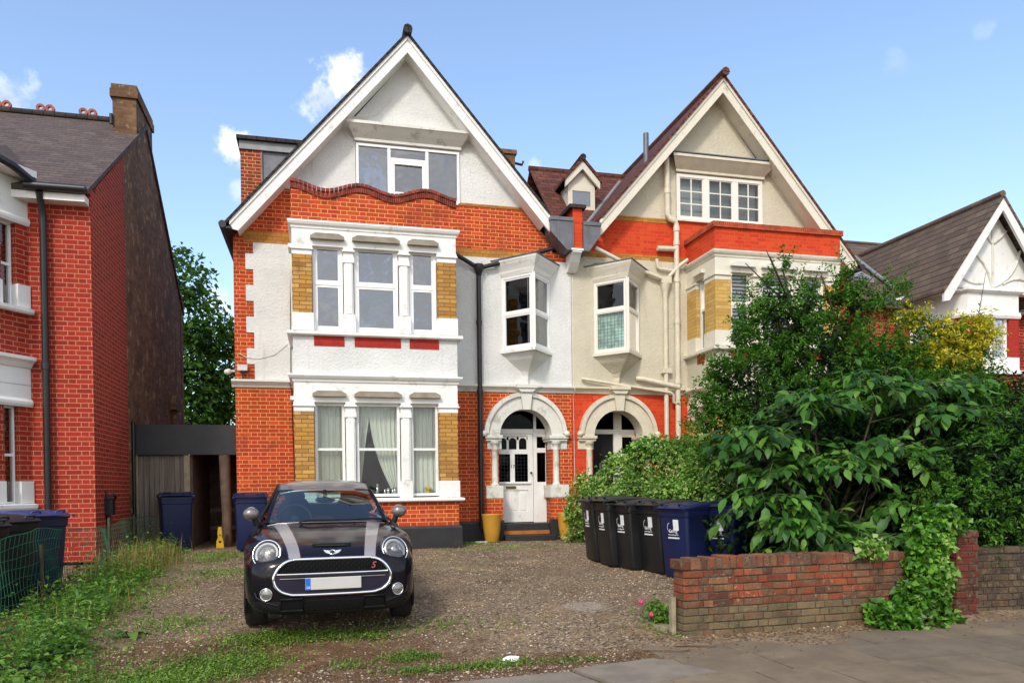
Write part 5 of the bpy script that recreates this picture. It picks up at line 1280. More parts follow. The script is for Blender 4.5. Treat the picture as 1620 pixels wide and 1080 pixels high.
# ------------------------------------------------------------------ green wire fence
fe = thing('wire_fence', 'sagging green coated wire fence along the weedy edge of the drive', 'fence', (-8.3, -4, -.2))
def fpath(t):   # t = y
    return -8.28+.05*math.sin(t*1.3)+.035*math.sin(t*3.1)
def ftop(t): return gz(t)+float(np.interp(t, [-9.5, -7.2, -6.3, -5.6, -4.0, -2.8, -1.1, .3], [.62, .78, .86, .90, .76, .66, .68, .62]))
b = MB(); ys2 = [-9.2+.1*i for i in range(96)]
for k in range(8):
    pts = [(fpath(y)+.02*math.sin(y*5+k), y, gz(y)+.02+(ftop(y)-gz(y)-.02)*k/7+.010*math.sin(y*7+k*2)) for y in ys2 if y < .31]
    b.tube(pts, .0032 if k < 7 else .0045, 4, cap=False)
for y in [-9.2+.082*i for i in range(118)]:
    if y > .3: break
    pts = [(fpath(y)+.02*math.sin(y*5+k)+(.03*math.sin(y*2) if k == 7 else 0), y+.012*math.sin(k*1.7+y*3), gz(y)+(ftop(y)-gz(y))*k/7) for k in range(8)]
    b.tube(pts, .0028, 4, cap=False)
b.build('wire_mesh', M['mesh'], fe, fix=False)
for y, h_ in ((-5.6, .72), (-2.8, .80), (-1.1, .72), (-7.6, .75)):
    b = MB(); b.tube([(fpath(y)+.03, y, gz(y)-.05), (fpath(y)+.035, y, gz(y)+h_)], .022, 7); b.build('post', M['stake'], fe)
b = MB(); b.tube([(-8.2, -7.5, -.22), (-8.0, -6.9, -.20), (-7.9, -6.4, -.18)], .012, 6); tag(b.build('cane', M['mesh'], None), 'green plastic plant cane lying in the weeds under the fence', 'cane')

# ------------------------------------------------------------------ pots and odds
def pot(label, x, y):
    t_ = thing('flower_pot', label, 'pot', (x, y, gz(y)), 'mustard pots by the front door', local=True)
    b = MB(); b.lathe([(0, 0), (.125, 0), (.135, .02), (.175, .30), (.19, .50), (.20, .545), (.205, .56), (.195, .57), (.175, .565), (.17, .50)], n=32); b.build('planter', M['pot'], t_)
    b = MB(); b.lathe([(0, .515), (.17, .505)], n=20); b.build('soil', M['soil'], t_); return t_
pot('tall mustard-yellow planter standing beside the black downpipe', -1.86, -.42)
pot('tall mustard-yellow planter half hidden by the ivy hedge', -.26, -.36)
b = MB(); b.ball((0, 0, 0), 1, 11, 7); pr_ = random.Random(5); b.v = [(-3.55+x*.085*pr_.uniform(.6, 1.2), -8.80+y*.05*pr_.uniform(.6, 1.2), -.415+max(z, -.3)*.032*pr_.uniform(.5, 1.3)) for x, y, z in b.v]; b.sm = [False]*len(b.sm); tag(b.build('crumpled_paper', M['paper'], None, fix=False), 'crumpled white paper lying on the drive near the pavement', 'litter')
b = MB(); b.tube([(-1.95, -8.72, -.41), (-1.6, -8.86, -.40)], .008, 5); tag(b.build('twig', M['oldpost'], None), 'straight dry stick dropped where the drive meets the paving', 'twig')
b = MB(); b.tube([(-2.3, -8.8, -.41), (-2.0, -8.95, -.405), (-1.9, -8.93, -.40)], .006, 5); tag(b.build('twig', M['oldpost'], None), 'thin bent twig lying on the edge of the paving', 'twig')
b = MB(); b.box(-2.22, -1.98, -.55, -.48, -.01, .03); tag(b.build('wood_offcut', M['stone_w'], None, bevel=.006), 'short white board lying on the ground by the mustard pot', 'board')
b = MB(); b.xy([(-7.85, -7.95), (-7.4, -7.9), (-7.35, -8.2), (-7.8, -8.3)], -.42, -.35); tag(b.build('rubber_mat', M['rubber'], None, bevel=.01), 'black rubber mat corner half buried in the weeds', 'mat')
# glasses and ornament on the ground floor window sill
def tumbler(x, h_, r_): 
    b = MB(); b.lathe([(0, 0), (r_*.7, 0), (r_*.75, .01), (r_, h_), (r_-.004, h_), (r_*.68, .012)], (x, -1.09, .99), n=12); return b
gm = glassmat('clear_tumbler', (.9, .92, .92), .25, .02)
for i, (x, h_) in enumerate(((-4.16, .20), (-4.02, .10), (-3.96, .12), (-3.88, .11), (-3.84, .13))):
    tag(tumbler(x, h_, .035).build('drinking_glass', gm, None), 'clear glass standing on the ground-floor window sill' if i else 'tallest clear glass jar on the ground-floor window sill', 'glass', 'glasses on the window sill')
b = MB(); b.lathe([(0, 0), (.03, 0), (.035, .05), (.01, .07), (.05, .10), (.07, .13)], (-3.22, -1.09, .99), n=14); 
t_ = b.build('flower_ornament', M['yellow'], None); tag(t_, 'yellow flower ornament on the ground-floor window sill nearest the downpipe', 'ornament')
# ------------------------------------------------------------------ parked car (local: x right, y backwards from the front bumper, z up)
g = G('black_car_paint'); nz_ = g.noise(900, 2)
g.bsdf(g.mix(g.rng(nz_, .3, .7), (.004, .0035, .006), (.010, .008, .013)), .14, 0, None, .28, 0); M['carpaint'] = g.m
M['carpanel'] = plain('aubergine_panel', (.012, .009, .026), .3, 0, .1, 3)
M['carplastic'] = plain('black_car_plastic', (.008, .008, .0085), .5, 0, .15, 30, spec=.25)
M['cargrey'] = plain('grey_car_paint', hexl('77716e'), .3, .5, .05, 5, coat=.7)
M['stripe'] = plain('grey_bonnet_stripe', hexl('9a9694'), .3, .3, .04, 5, coat=.6)
M['stripe_edge'] = plain('red_pinstripe', hexl('7a2a34'), .35)
M['carglass'] = glassmat('tinted_car_glass', (.58, .72, .69), .11, .005)
M['lens'] = glassmat('clear_lens', (.95, .96, .96), .08, .005)
M['plate'] = plain('white_number_plate', hexl('c4c4be'), .4, 0, .12, 1.2)
M['euband'] = plain('blue_plate_band', hexl('1d63c8'), .4)
M['meshblk'] = plain('black_mesh', (.005, .005, .005), .8, spec=.1)
M['sred'] = plain('red_enamel', hexl('9a5058'), .35)
M['seat'] = plain('dark_seat_cloth', (.025, .026, .03), .8)
M['fogglass'] = plain('fog_lens', hexl('8c8c88'), .2, .5, .1, 60)
car = thing('parked_car', 'small black hatchback with grey bonnet stripes parked nose-out on the gravel drive', 'car', (-5.055, -8.0, -.262), None, local=True)
car.rotation_euler = (R(1.2), 0, R(2.0)); car.scale = (.975, 1, 1)
KY = [0, .012, .03, .07, .12, .20, .30, .45, .70, 1.0, 1.2, 1.5, 2.6, 3.3, 3.6, 3.75, 3.82]
KW = [.40, .54, .625, .70, .746, .786, .814, .832, .842, .842, .842, .842, .842, .835, .80, .70, .54]
KB = [.27, .235, .21, .195, .19, .19, .19, .19, .19, .19, .19, .19, .19, .20, .25, .32, .45]
KT = [.60, .655, .70, .742, .775, .812, .842, .875, .918, .957, .985, .985, .985, .985, .96, .90, .75]
ks_ = lambda y, K: float(np.interp(y, KY, K))
WR = .335
def sec(y):
    w_, zb, zt = ks_(y, KW), ks_(y, KB), ks_(y, KT)
    for yc in (.775, 3.27):
        if abs(y-yc) < WR: zb = max(zb, .305+math.sqrt(WR**2-(y-yc)**2))
    return w_, zb, zt
def spow(c, e): return math.copysign(abs(c)**e, c)
def shape(y, th):
    w_, zb, zt = sec(y); zc = zb+(zt-zb)*.55
    e1 = .42; x = w_*abs(math.cos(th))**e1
    if th >= 0:
        e2 = .62; z = zc+(zt-zc)*abs(math.sin(th))**e2
    else: z = zc-(zc-zb)*abs(math.sin(th))**.34
    return x, z
def topz(x, y):
    w_, zb, zt = sec(y); zc = zb+(zt-zb)*.55
    q = min(abs(x)/w_, .999); c = q**(1/.42); return zc+(zt-zc)*math.sqrt(max(1-c*c, 0))**.62
def body_y(x, z):
    """front surface depth at lateral x, height z"""
    lo, hi = 0., 1.2
    def inside(y):
        w_, zb, zt = ks_(y, KW), ks_(y, KB), ks_(y, KT); zc = zb+(zt-zb)*.55
        if z > zt or z < zb or abs(x) > w_: return False
        if z >= zc: s_ = ((z-zc)/(zt-zc))**(1/.62)
        else: s_ = ((zc-z)/(zc-zb))**(1/.34)
        return abs(x) <= w_*math.sqrt(max(1-s_*s_, 0))**.42
    if inside(0.): return 0.
    for _ in range(40):
        m_ = (lo+hi)/2
        if inside(m_): hi = m_
        else: lo = m_
    return hi
b = MB()
yst = [0, .006, .012, .02, .03, .045, .06, .08, .1, .13, .16, .2, .25, .3, .36]+[.40+.04*i for i in range(82)]+[3.70, 3.75, 3.79, 3.82]
yst = sorted(set(round(y, 3) for y in yst if y <= 3.82))
nth = 22; ths = [-math.pi/2+math.pi*i/nth for i in range(nth+1)]
v = []
for y in yst:
    for th in ths: x, z = shape(y, th); v.append((x, y, z))
    for th in ths[::-1][1:-1]: x, z = shape(y, th); v.append((-x, y, z))
n_ = 2*nth
b.add(v, [(i*n_+k, i*n_+(k+1) % n_, (i+1)*n_+(k+1) % n_, (i+1)*n_+k) for i in range(len(yst)-1) for k in range(n_)], True)
b.add(v[:n_], [tuple(range(n_))], True); b.add(v[-n_:], [tuple(range(n_))[::-1]], True)
b.build('body', M['carpaint'], car)
def patch(xs_, zs_, off, mat, name, par=None, fn=None):
    m_ = MB(); m_.grid(lambda x, z: (x, body_y(x, z)-off, z), xs_, zs_); return m_.build(name, mat, par or car)
lin = lambda a, c, n: [a+(c-a)*i/n for i in range(n+1)]
# black lower cladding, intakes
patch(lin(-.80, .80, 40), lin(.215, .34, 6), .008, M['carplastic'], 'lower_bumper')
patch(lin(-.29, .33, 14), lin(.245, .335, 3), .012, M['meshblk'], 'intake_mesh')
m_ = MB()
for r_ in range(3):
    for k in range(22): 
        x = -.26+.026*k; z = .262+.028*r_; m_.tube([(x, -.006, z), (x+.013, -.008, z+.014*(1 if (k+r_) % 2 else -1))], .003, 4)
m_.build('intake_mesh', M['carplastic'], car)
for sx in (-1, 1):
    m_ = MB(); c = sx*.385
    q = [(c-.10, .25), (c+.10, .25), (c+.10, .36), (c-.10, .36)]
    pts = [(x, body_y(x, z)-.02, z) for x, z in q]; m_.tube(pts+[pts[0], pts[1]], .013, 6); d_ = m_.build('brake_duct', M['carplastic'], car)
    patch(lin(c-.09, c+.09, 4), lin(.26, .35, 3), .014, M['meshblk'], 'duct_opening', d_)
    m_ = MB(); pts = [(sx*x, body_y(sx*x, z)-.012, z) for x, z in ((.50, .30), (.56, .315), (.63, .335), (.70, .375), (.72, .42))]; m_.tube(pts, .009, 6); m_.build('bumper_crease', M['carplastic'], car)
# grille: outline ring, mesh, bars
go = [(-.30, .715), (.30, .715), (.38, .71), (.45, .685), (.51, .63), (.545, .555), (.535, .49), (.49, .435), (.42, .405), (.30, .392), (-.30, .392), (-.42, .405), (-.49, .435), (-.535, .49), (-.545, .555), (-.51, .63), (-.45, .685), (-.38, .71)]
go2 = []
for i in range(len(go)):
    p0, p1, p2, p3 = go[i-1], go[i], go[(i+1) % len(go)], go[(i+2) % len(go)]
    for k in range(4):
        t_ = k/4; f_ = lambda a, b_, c, d: .5*((2*b_)+(-a+c)*t_+(2*a-5*b_+4*c-d)*t_*t_+(-a+3*b_-3*c+d)*t_**3)
        go2.append((f_(p0[0], p1[0], p2[0], p3[0]), f_(p0[1], p1[1], p2[1], p3[1])))
gp = [(x, body_y(x, z)-.012, z) for x, z in go2]
gr = MB(); gr.tube(gp+gp[:2], .016, 8); gro = gr.build('grille', M['chrome'], car); 
def in_g(x, z):
    ins = False
    for i in range(len(go2)):
        (x1, z1), (x2, z2) = go2[i], go2[i-1]
        if (z1 > z) != (z2 > z) and x < (x2-x1)*(z-z1)/(z2-z1)+x1: ins = not ins
    return ins
def gfill(z0, z1, off, mat, name):
    m_ = MB(); zs_ = lin(z0, z1, 8)
    rows = []
    for z in zs_:
        xm = 0
        while in_g(xm, z) and xm < .6: xm += .004
        rows.append(max(xm, .25))
    vv = []; 
    for z, xm in zip(zs_, rows):
        for i in range(25): x = -xm+2*xm*i/24; vv.append((x, body_y(x, z)-off, z))
    m_.add(vv, [(r_*25+i, r_*25+i+1, (r_+1)*25+i+1, (r_+1)*25+i) for r_ in range(8) for i in range(24)], True)
    return m_.build(name, mat, gro)
gfill(.59, .712, .004, M['meshblk'], 'grille_mesh'); gfill(.396, .575, .006, M['carpanel'], 'grille_panel')
m_ = MB()
for r_ in range(4):
    for k in range(36):
        x = -.47+.0262*k; z = .606+.024*r_
        if in_g(x-.02, z+.014) and in_g(x+.04, z+.014): m_.tube([(x, body_y(x, z)-.010, z), (x+.0131, body_y(x, z)-.012, z+.012*(1 if (k+r_) % 2 else -1)+.006)], .0028, 4)
m_.build('grille_mesh', M['carplastic'], gro)
for z, r_, xm, mt in ((.585, .010, .515, 'chrome'), (.566, .006, .5, 'carpanel'), (.545, .006, .49, 'satin')):
    m_ = MB(); m_.tube([(x, body_y(x, z)-.016, z) for x in lin(-xm, xm, 24)], r_, 6); m_.build('grille_bar', M[mt], gro)
# number plate and its band
m_ = MB(); m_.box(-.26, .26, -.032, -.022, .438, .549); pl_ = m_.build('number_plate', M['plate'], car, bevel=.004)
m_ = MB(); m_.box(-.258, -.212, -.0345, -.0325, .441, .546); m_.build('plate_band', M['euband'], pl_)
def text(body_, size, loc, mat, par, name='lettering', rot=(R(90), 0, 0), ex=.002, shear=0, bev=0):
    tx = bpy.data.curves.new(name, 'FONT'); tx.body = body_; tx.size = size; tx.extrude = ex; tx.align_x = 'CENTER'
    to = bpy.data.objects.new(name, tx); col.objects.link(to); to.data.materials.append(mat); to.parent = par; to.location = loc; to.rotation_euler = rot; tx.shear = shear; tx.bevel_depth = bev; return flat_text(to)
text('GB', .028, (-.235, -.0350, .452), M['sticker'], pl_, ex=.0005)
t_ = text('S', .085, (.375, body_y(.375, .65)-.022, .618), M['sred'], gro, ex=.003, shear=.35, bev=.001)
# bonnet: stripes, scoop, badge
def ontop(poly_fn, us, vs, off, mat, name):
    m_ = MB(); m_.grid(lambda u, t_: (lambda x, y: (x, y, topz(x, y)+off))(*poly_fn(u, t_)), us, vs); return m_.build(name, mat, car)
for sx in (-1, 1):
    def pf(u, t_): 
        y = .055+(1.17-.055)*t_; a = .300+(.43-.300)*t_; c = .405+(.575-.405)*t_; return (sx*(a+(c-a)*u), y)
    ontop(pf, lin(0, 1, 4), lin(0, 1, 40), .0025, M['stripe'], 'bonnet_stripe')
    for u0 in (-.05, 1.05): ontop(lambda u, t_: (lambda q: (q[0]+sx*.0015*u, q[1]))(pf(u0, t_)), [0, 1], lin(0, 1, 40), .002, M['stripe_edge'], 'pinstripe')
def rimy(x): return body_y(x, .84)
m_ = MB(); pts = [(x, .235-.0*abs(x)-.012*(1-(x/.185)**2), topz(x, .235)+.010) for x in lin(-.185, .185, 16)]; m_.tube(pts, .012, 8); so_ = m_.build('bonnet_scoop', M['carpaint'], car)
m_ = MB(); m_.grid(lambda x, t_: (x, .205+.024*t_-.01*(1-(x/.19)**2), topz(x, .215)+.003+.012*t_*(1-(x/.19)**4)), lin(-.185, .185, 16), lin(0, 1, 3)); m_.build('scoop_opening', M['dark'], so_)
m_ = MB(); by = body_y(0, .755); A = Vector((0, -.75, .66)).normalized(); C = Vector((0, .10, topz(0, .10)+.004))
Xv = Vector((1, 0, 0)); Zv = A.cross(Xv)*-1; Zv = Vector((0, .66, .75)).normalized()
def bp_(x, z, o=.0): q = C+Xv*x+Zv*z+A*o; return (q.x, q.y, q.z)
for sx in (-1, 1):
    out_ = [(.024, .018), (.085, .026), (.072, .004), (.052, -.012), (.020, -.024)]
    m_.add([bp_(sx*x, z, .006) for x, z in out_]+[bp_(sx*x, z, -.004) for x, z in out_], [(0, 1, 2, 3, 4), (0, 1, 6, 5), (1, 2, 7, 6), (2, 3, 8, 7), (3, 4, 9, 8)])
m_.lathe([(.030, -.003), (.030, .007), (.022, .009), (.022, .0)], C, axis=A, n=20); bd = m_.build('badge', M['chrome'], car)
m_ = MB(); m_.lathe([(0, .004), (.0225, .004)], C, axis=A, n=20); m_.build('badge_disc', M['black'], bd)
# headlights and fog lights
for sx in (-1, 1):
    hx, hz = sx*.605, .762; hy = body_y(.60, .74)
    ax_ = Vector((sx*.30, -.86, .42)).normalized(); c = Vector((hx, .158, hz)) 
    m_ = MB(); m_.lathe([(.140, -.12), (.140, .0), (.138, .016), (.132, .022), (.127, .016), (.127, -.02)], c, axis=ax_, n=36); hl = m_.build('headlight', M['chrome'], car)
    m_ = MB(); m_.lathe([(.128, .006), (.112, .008), (.110, -.01)], c, axis=ax_, n=36); m_.build('bezel', M['carplastic'], hl)
    m_ = MB(); m_.lathe([(.112, .004), (.109, .014), (.094, .014), (.088, .002), (.084, -.02)], c, axis=ax_, n=36); m_.build('light_ring', M['drl'], hl)
    m_ = MB(); m_.lathe([(.084, .005), (.075, -.01), (.055, -.02), (0, -.025)], c, axis=ax_, n=24); m_.build('reflector', M['hl_white'], hl)
    m_ = MB(); m_.lathe([(.045, -.03), (.047, .0), (.042, .012), (.03, .022), (0, .026)], c+Vector((0, 0, .01)), axis=ax_, n=20); m_.build('projector', M['satin'], hl)
    m_ = MB(); m_.lathe([(.122, .022), (.105, .036), (.07, .046), (0, .050)], c, axis=ax_, n=28); m_.build('lens', M['lens'], hl)
    fz = .405; fx = sx*.615; c = Vector((fx, body_y(fx, fz)-.008, fz)); ax_ = Vector((sx*.25, -.95, 0)).normalized()
    m_ = MB(); m_.lathe([(.060, -.03), (.060, .004), (.054, .009), (.050, .0)], c, axis=ax_, n=28); fo = m_.build('fog_light', M['chrome'], car)
    m_ = MB(); m_.lathe([(.050, .0), (.044, .005), (.0, .008)], c, axis=ax_, n=24); m_.box(c.x-.05, c.x+.05, c.y-.014, c.y-.010, c.z-.002, c.z+.002); m_.build('lens', M['fogglass'], fo)
# greenhouse: screen, pillars, roof, side and rear glass
def gh(y):   # half width at the roof line / at the belt, roof height
    return
belt = .985
def screen(u, t_):   # u -1..1, t 0 (cowl) .. 1 (header)
    w_ = .655+(.540-.655)*t_; y = 1.14+(1.83-1.14)*t_+.10*u*u*(1-.35*t_); z = belt-.0+(1.325-belt)*t_-.018*u*u
    return (w_*u, y-.02*math.sin(math.pi*t_), z+.012*math.sin(math.pi*t_))
m_ = MB(); m_.grid(lambda u, t_: screen(u*.955, .03+t_*.95), lin(-1, 1, 20), lin(0, 1, 10)); m_.build('windscreen', M['carglass'], car)
def roofp(u, t_):
    y = 1.80+(3.42-1.80)*t_; w_ = .552-.03*t_
    z = 1.318+.108*(1-(1-min(t_/.30, 1))**2)-.05*max(0, t_-.5)-.055*abs(u)**3.5
    return (w_*u, y+.10*u*u*(1-t_)*.65, z)
m_ = MB(); m_.grid(roofp, lin(-1, 1, 24), [0, .02, .05, .08, .12, .16, .2, .25, .3]+lin(.4, 1, 8)); o = m_.build('roof', M['cargrey'], car); sdm = o.modifiers.new('thick', 'SOLIDIFY'); sdm.thickness = .03; sdm.offset = -1
m_ = MB(); m_.grid(lambda u, t_: (lambda p: (p[0], p[1]+.004, p[2]+.004))(screen(u, .97+t_*.05)), lin(-1, 1, 20), lin(0, 1, 2)); m_.build('header_rail', M['carplastic'], car)
for sx in (-1, 1):
    m_ = MB()
    m_.grid(lambda u, t_: screen(sx*(.945+.06*u), t_*1.02-.01), lin(0, 1, 3), lin(0, 1, 10)); 
    m_.tube([screen(sx*1.0, k/8.) for k in range(-1, 9)], .019, 8); m_.build('windscreen_pillar', M['carpaint'], car)
    P0 = lambda t_: screen(sx*1.0, t_)
    m_ = MB(); # side glass from the pillar to the tail
    m_.grid(lambda a, t_: (sx*((.72-.185*t_)), 1.30+.48*t_+(3.46-.05*t_-1.30-.48*t_)*a, belt-.02+(1.33-belt)*t_), lin(0, 1, 10), lin(0, 1, 4)); m_.build('side_window', M['carglass'], car)
    m_ = MB(); m_.tube([roofp(sx*.985, t_) for t_ in lin(0, 1, 10)], .014, 8); m_.tube([(sx*.72, 1.24, belt-.01), (sx*.76, 2.2, belt-.01), (sx*.75, 3.5, belt-.01)], .016, 8); m_.tube([(sx*.74, 2.45, belt), (sx*.53, 2.42, 1.36)], .025, 8); m_.tube([(sx*.70, 3.55, belt), (sx*.50, 3.40, 1.34)], .04, 8); m_.build('window_trim', M['carplastic'], car)
m_ = MB(); m_.grid(lambda u, t_: (u*(.62-.12*t_), 3.66-.24*t_-.03*u*u, 1.0+.33*t_), lin(-1, 1, 10), lin(0, 1, 4)); m_.build('rear_window', M['carglass'], car)
m_ = MB(); m_.grid(lambda u, t_: (u*.80, 1.12+.22*t_+.09*u*u, .955+.035*t_-.05*abs(u)**3), lin(-1, 1, 16), lin(0, 1, 2)); m_.build('cowl', M['carplastic'], car)
m_ = MB(); m_.tube([(u*.66, 1.135+.10*u*u, topz(u*.66, 1.13)+.012) for u in lin(-1, 1, 20)], .006, 6); m_.build('bonnet_edge_highlight', M['satin'], car)  # bright satin strip added as the highlight along the bonnet's rear edge
for x0, x1 in ((-.30, .20), (.62, .16)):
    m_ = MB(); m_.tube([(x0, 1.10+.1*(x0/.7)**2, 1.0), (x0*.8+x1*.2, 1.10, 1.015), (x1, 1.12, 1.012)], [.014, .012, .007], 6); m_.build('wiper', M['carplastic'], car)
# mirrors
for sx in (-1, 1):
    m_ = MB(); m_.ball((sx*.800, 1.22, 1.085), .1, 18, 12, (.84, .62, .68)); mi = m_.build('door_mirror', M['cargrey'], car)
    m_ = MB(); m_.tube([(sx*.74, 1.24, .965), (sx*.765, 1.23, 1.03)], [.035, .03], 8); m_.build('mirror_stalk', M['carplastic'], mi)
    m_ = MB(); m_.lathe([(0, 0), (.074, 0)], (sx*.800, 1.273, 1.085), axis=(0, 1, 0), n=18, sx=.9); m_.build('mirror_glass', M['chrome'], mi)
for sx in (-1, 1):      # bonnet shut line, screen washers and door seams
    m_ = MB(); m_.tube([(sx*x, y, topz(sx*x, y)+.001) for x, y in ((.50, .30), (.60, .42), (.68, .62), (.715, .85), (.72, 1.05), (.70, 1.16))], .0035, 5); m_.build('shut_line', M['dark'], car)
    m_ = MB(); m_.lathe([(0, .008), (.01, .006), (.014, 0)], (sx*.28, 1.06, topz(.28, 1.06)), n=10); m_.build('washer_jet', M['carplastic'], car)
# side marker, wheels
for yc in (.775, 3.27):
    for sx in (-1, 1):
        w_o = thing('tmp', None, None, (0, 0, 0)) if False else None
        m_ = MB(); m_.lathe([(.20, -.10), (.27, -.105), (.300, -.095), (.308, -.07), (.308, .07), (.300, .095), (.27, .105), (.20, .10)], (sx*.738, yc, .305), axis=(1, 0, 0), n=40); wo = m_.build('wheel', M['rubber'], car)
        m_ = MB(); c = (sx*.772, yc, .305); m_.lathe([(.205, -.02), (.20, .05), (.18, .055)], c, axis=(sx, 0, 0), n=32)
        for k in range(5):
            a = 2*math.pi*k/5; m_.tube([(sx*.812, yc+.03*math.cos(a), .305+.03*math.sin(a)), (sx*.812, yc+.19*math.cos(a+.12), .305+.19*math.sin(a+.12))], .022, 6)
        m_.lathe([(.0, .05), (.045, .05), (.05, .0)], c, axis=(sx, 0, 0), n=16); m_.build('rim', M['steel'], wo)
        m_ = MB(); 
        for i in range(17):
            a0 = R(-12+204*i/16); m_.tube([(sx*.822, yc+(WR+.012)*math.cos(a0), .305+(WR+.012)*math.sin(a0)), (sx*.822, yc+(WR+.012)*math.cos(a0+R(12)), .305+(WR+.012)*math.sin(a0+R(12)))], .018, 6, cap=False)
        m_.build('arch_cladding', M['carplastic'], car)
m_ = MB(); m_.box(-.60, .60, .5, 3.4, .19, .30); m_.build('underbody', M['dark'], car)
# interior
m_ = MB(); m_.box(-.62, .62, 1.35, 3.5, .80, .86); m_.grid(lambda u, t_: (u*.68, 1.22+.35*t_, .985-.05*t_), lin(-1, 1, 6), lin(0, 1, 3)); m_.build('dashboard', M['seat'], car)
for sx in (-.34, .34):
    m_ = MB(); m_.ball((sx, 2.35, .95), .1, 14, 10, (2.3, .9, 3.0)); m_.ball((sx, 2.42, 1.23), .1, 14, 10, (1.25, .55, .95)); m_.build('front_seat', M['seat'], car)
m_ = MB(); m_.ball((0, 3.2, .90), .1, 14, 10, (6, .9, 2.0)); m_.build('rear_seat', M['seat'], car)
m_ = MB(); m_.ball((0, 1.66, 1.205), .1, 14, 8, (1.15, .3, .34)); m_.tube([(0, 1.70, 1.22), (0, 1.80, 1.305)], .025, 8); m_.build('rear_view_mirror', M['carplastic'], car)
m_ = MB(); cs = Vector((-.34, 1.62, .99)); As = Vector((0, -.9, .42)).normalized()
ring_ = []
for k in range(25): a = 2*math.pi*k/24; e2_ = As.cross(Vector((1, 0, 0))); ring_.append(cs+Vector((1, 0, 0))*.18*math.cos(a)+e2_*.18*math.sin(a))
m_.tube(ring_, .015, 6); m_.ball(tuple(cs), .05, 10, 6); m_.build('steering_wheel', M['seat'], car)
# ------------------------------------------------------------------ vegetation
def at(px, py, y):
    """world point seen at a photo pixel on the vertical plane Y = y (used to size the plants)"""
    a = px-810; b_ = py-540-CYO
    d = ax*(a/F_PX)-ay*(b_/F_PX)+fwd
    p = CAM+d*((y-CAM.y)/d.y); return np.array((p.x, p.y, p.z))
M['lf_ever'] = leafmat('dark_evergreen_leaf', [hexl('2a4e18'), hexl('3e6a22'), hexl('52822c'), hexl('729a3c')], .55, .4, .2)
M['lf_gold'] = leafmat('golden_leaf', [hexl('8e8c24'), hexl('b8ac2c'), hexl('d0c036'), hexl('dccc40'), hexl('5a7a24')], .5, .3)
M['lf_wal'] = leafmat('broad_green_leaf', [hexl('234318'), hexl('305a1e'), hexl('3c6a28'), hexl('4e7e2e'), hexl('6c943a')], .45, .32, .3)
M['lf_ivy'] = leafmat('ivy_leaf', [hexl('244a16'), hexl('40701e'), hexl('5a8c2a'), hexl('7aa63c')], .4, .25)
M['lf_var'] = leafmat('variegated_leaf', [hexl('3a681c'), hexl('568a28'), hexl('7ca642'), hexl('b0bc78'), hexl('6a9a30')], .45, .25)
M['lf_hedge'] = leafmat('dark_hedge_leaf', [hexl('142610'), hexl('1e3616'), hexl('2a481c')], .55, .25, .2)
M['lf_back'] = leafmat('garden_tree_leaf', [hexl('2a4a18'), hexl('3e6422'), hexl('56802e')], .5, .4)
M['lf_back2'] = leafmat('pale_garden_tree_leaf', [hexl('34561e'), hexl('4c7228'), hexl('6a9034')], .5, .35)
M['lf_grass'] = leafmat('grass_blade', [hexl('4a6a24'), hexl('62862e'), hexl('7a9a3c'), hexl('94a04e')], .5, .3)
M['lf_dry'] = leafmat('dry_grass', [hexl('8e7e48'), hexl('a8965a'), hexl('74703a')], .7, .3)
M['lf_weed'] = leafmat('weed_leaf', [hexl('48702a'), hexl('5f8a34'), hexl('7ea442'), hexl('3c6024')], .45, .3)
M['lf_dead'] = leafmat('dead_leaf', [hexl('6a4a2e'), hexl('8a6a44'), hexl('a4865c'), hexl('54402e')], .8, .1)
M['stone'] = leafmat('gravel_stone', [hexl('3c352e'), hexl('776a5c'), hexl('a08e78'), hexl('c8b89e'), hexl('54483c'), hexl('8c7260'), hexl('b0a698')], .9, .0, .2)
def unit(a): return a/np.maximum(np.linalg.norm(a, axis=-1, keepdims=True), 1e-9)
def np_mesh(name, verts, faces_idx, per, mat, parent=None):
    """verts (N,k,3) one island each; faces_idx: list of index tuples (all the same length 'per')"""
    n, k, _ = verts.shape
    v = verts.reshape(-1, 3)
    off = root_off(parent)
    if off is not None: v = v-np.array(off)
    f = (np.arange(n)[:, None, None]*k+np.array(faces_idx)[None]).reshape(-1, per)
    me = bpy.data.meshes.new(name)
    me.vertices.add(len(v)); me.vertices.foreach_set('co', v.astype(np.float32).ravel())
    me.loops.add(f.size); me.loops.foreach_set('vertex_index', f.astype(np.int32).ravel())
    me.polygons.add(len(f)); me.polygons.foreach_set('loop_start', np.arange(0, f.size, per, dtype=np.int32))
    me.polygons.foreach_set('use_smooth', np.zeros(len(f), dtype=bool))
    me.update(calc_edges=True); me.validate()
    me.materials.append(mat)
    o = bpy.data.objects.new(name, me); col.objects.link(o)
    if parent: o.parent = parent
    return o
def leaves(name, pos, nrm, dirs, length, width, mat, parent=None, fold=.25, curl=.15):
    """folded diamond leaves: pos = base, dirs = along the leaf, nrm = upper side"""
    d = unit(dirs); s_ = unit(np.cross(nrm, d)); u = np.cross(d, s_)
    L_ = np.asarray(length).reshape(-1, 1)*np.ones((len(pos), 1)); W_ = np.asarray(width).reshape(-1, 1)*np.ones((len(pos), 1))
    b0 = pos; tip = pos+d*L_-u*L_*curl
    l = pos+d*L_*.45+s_*W_*.5+u*W_*fold; r_ = pos+d*L_*.45-s_*W_*.5+u*W_*fold
    return np_mesh(name, np.stack([b0, r_, tip, l], 1), [(0, 1, 2), (0, 2, 3)], 3, mat, parent)
def rdir(n): return unit(rng.normal(size=(n, 3)))
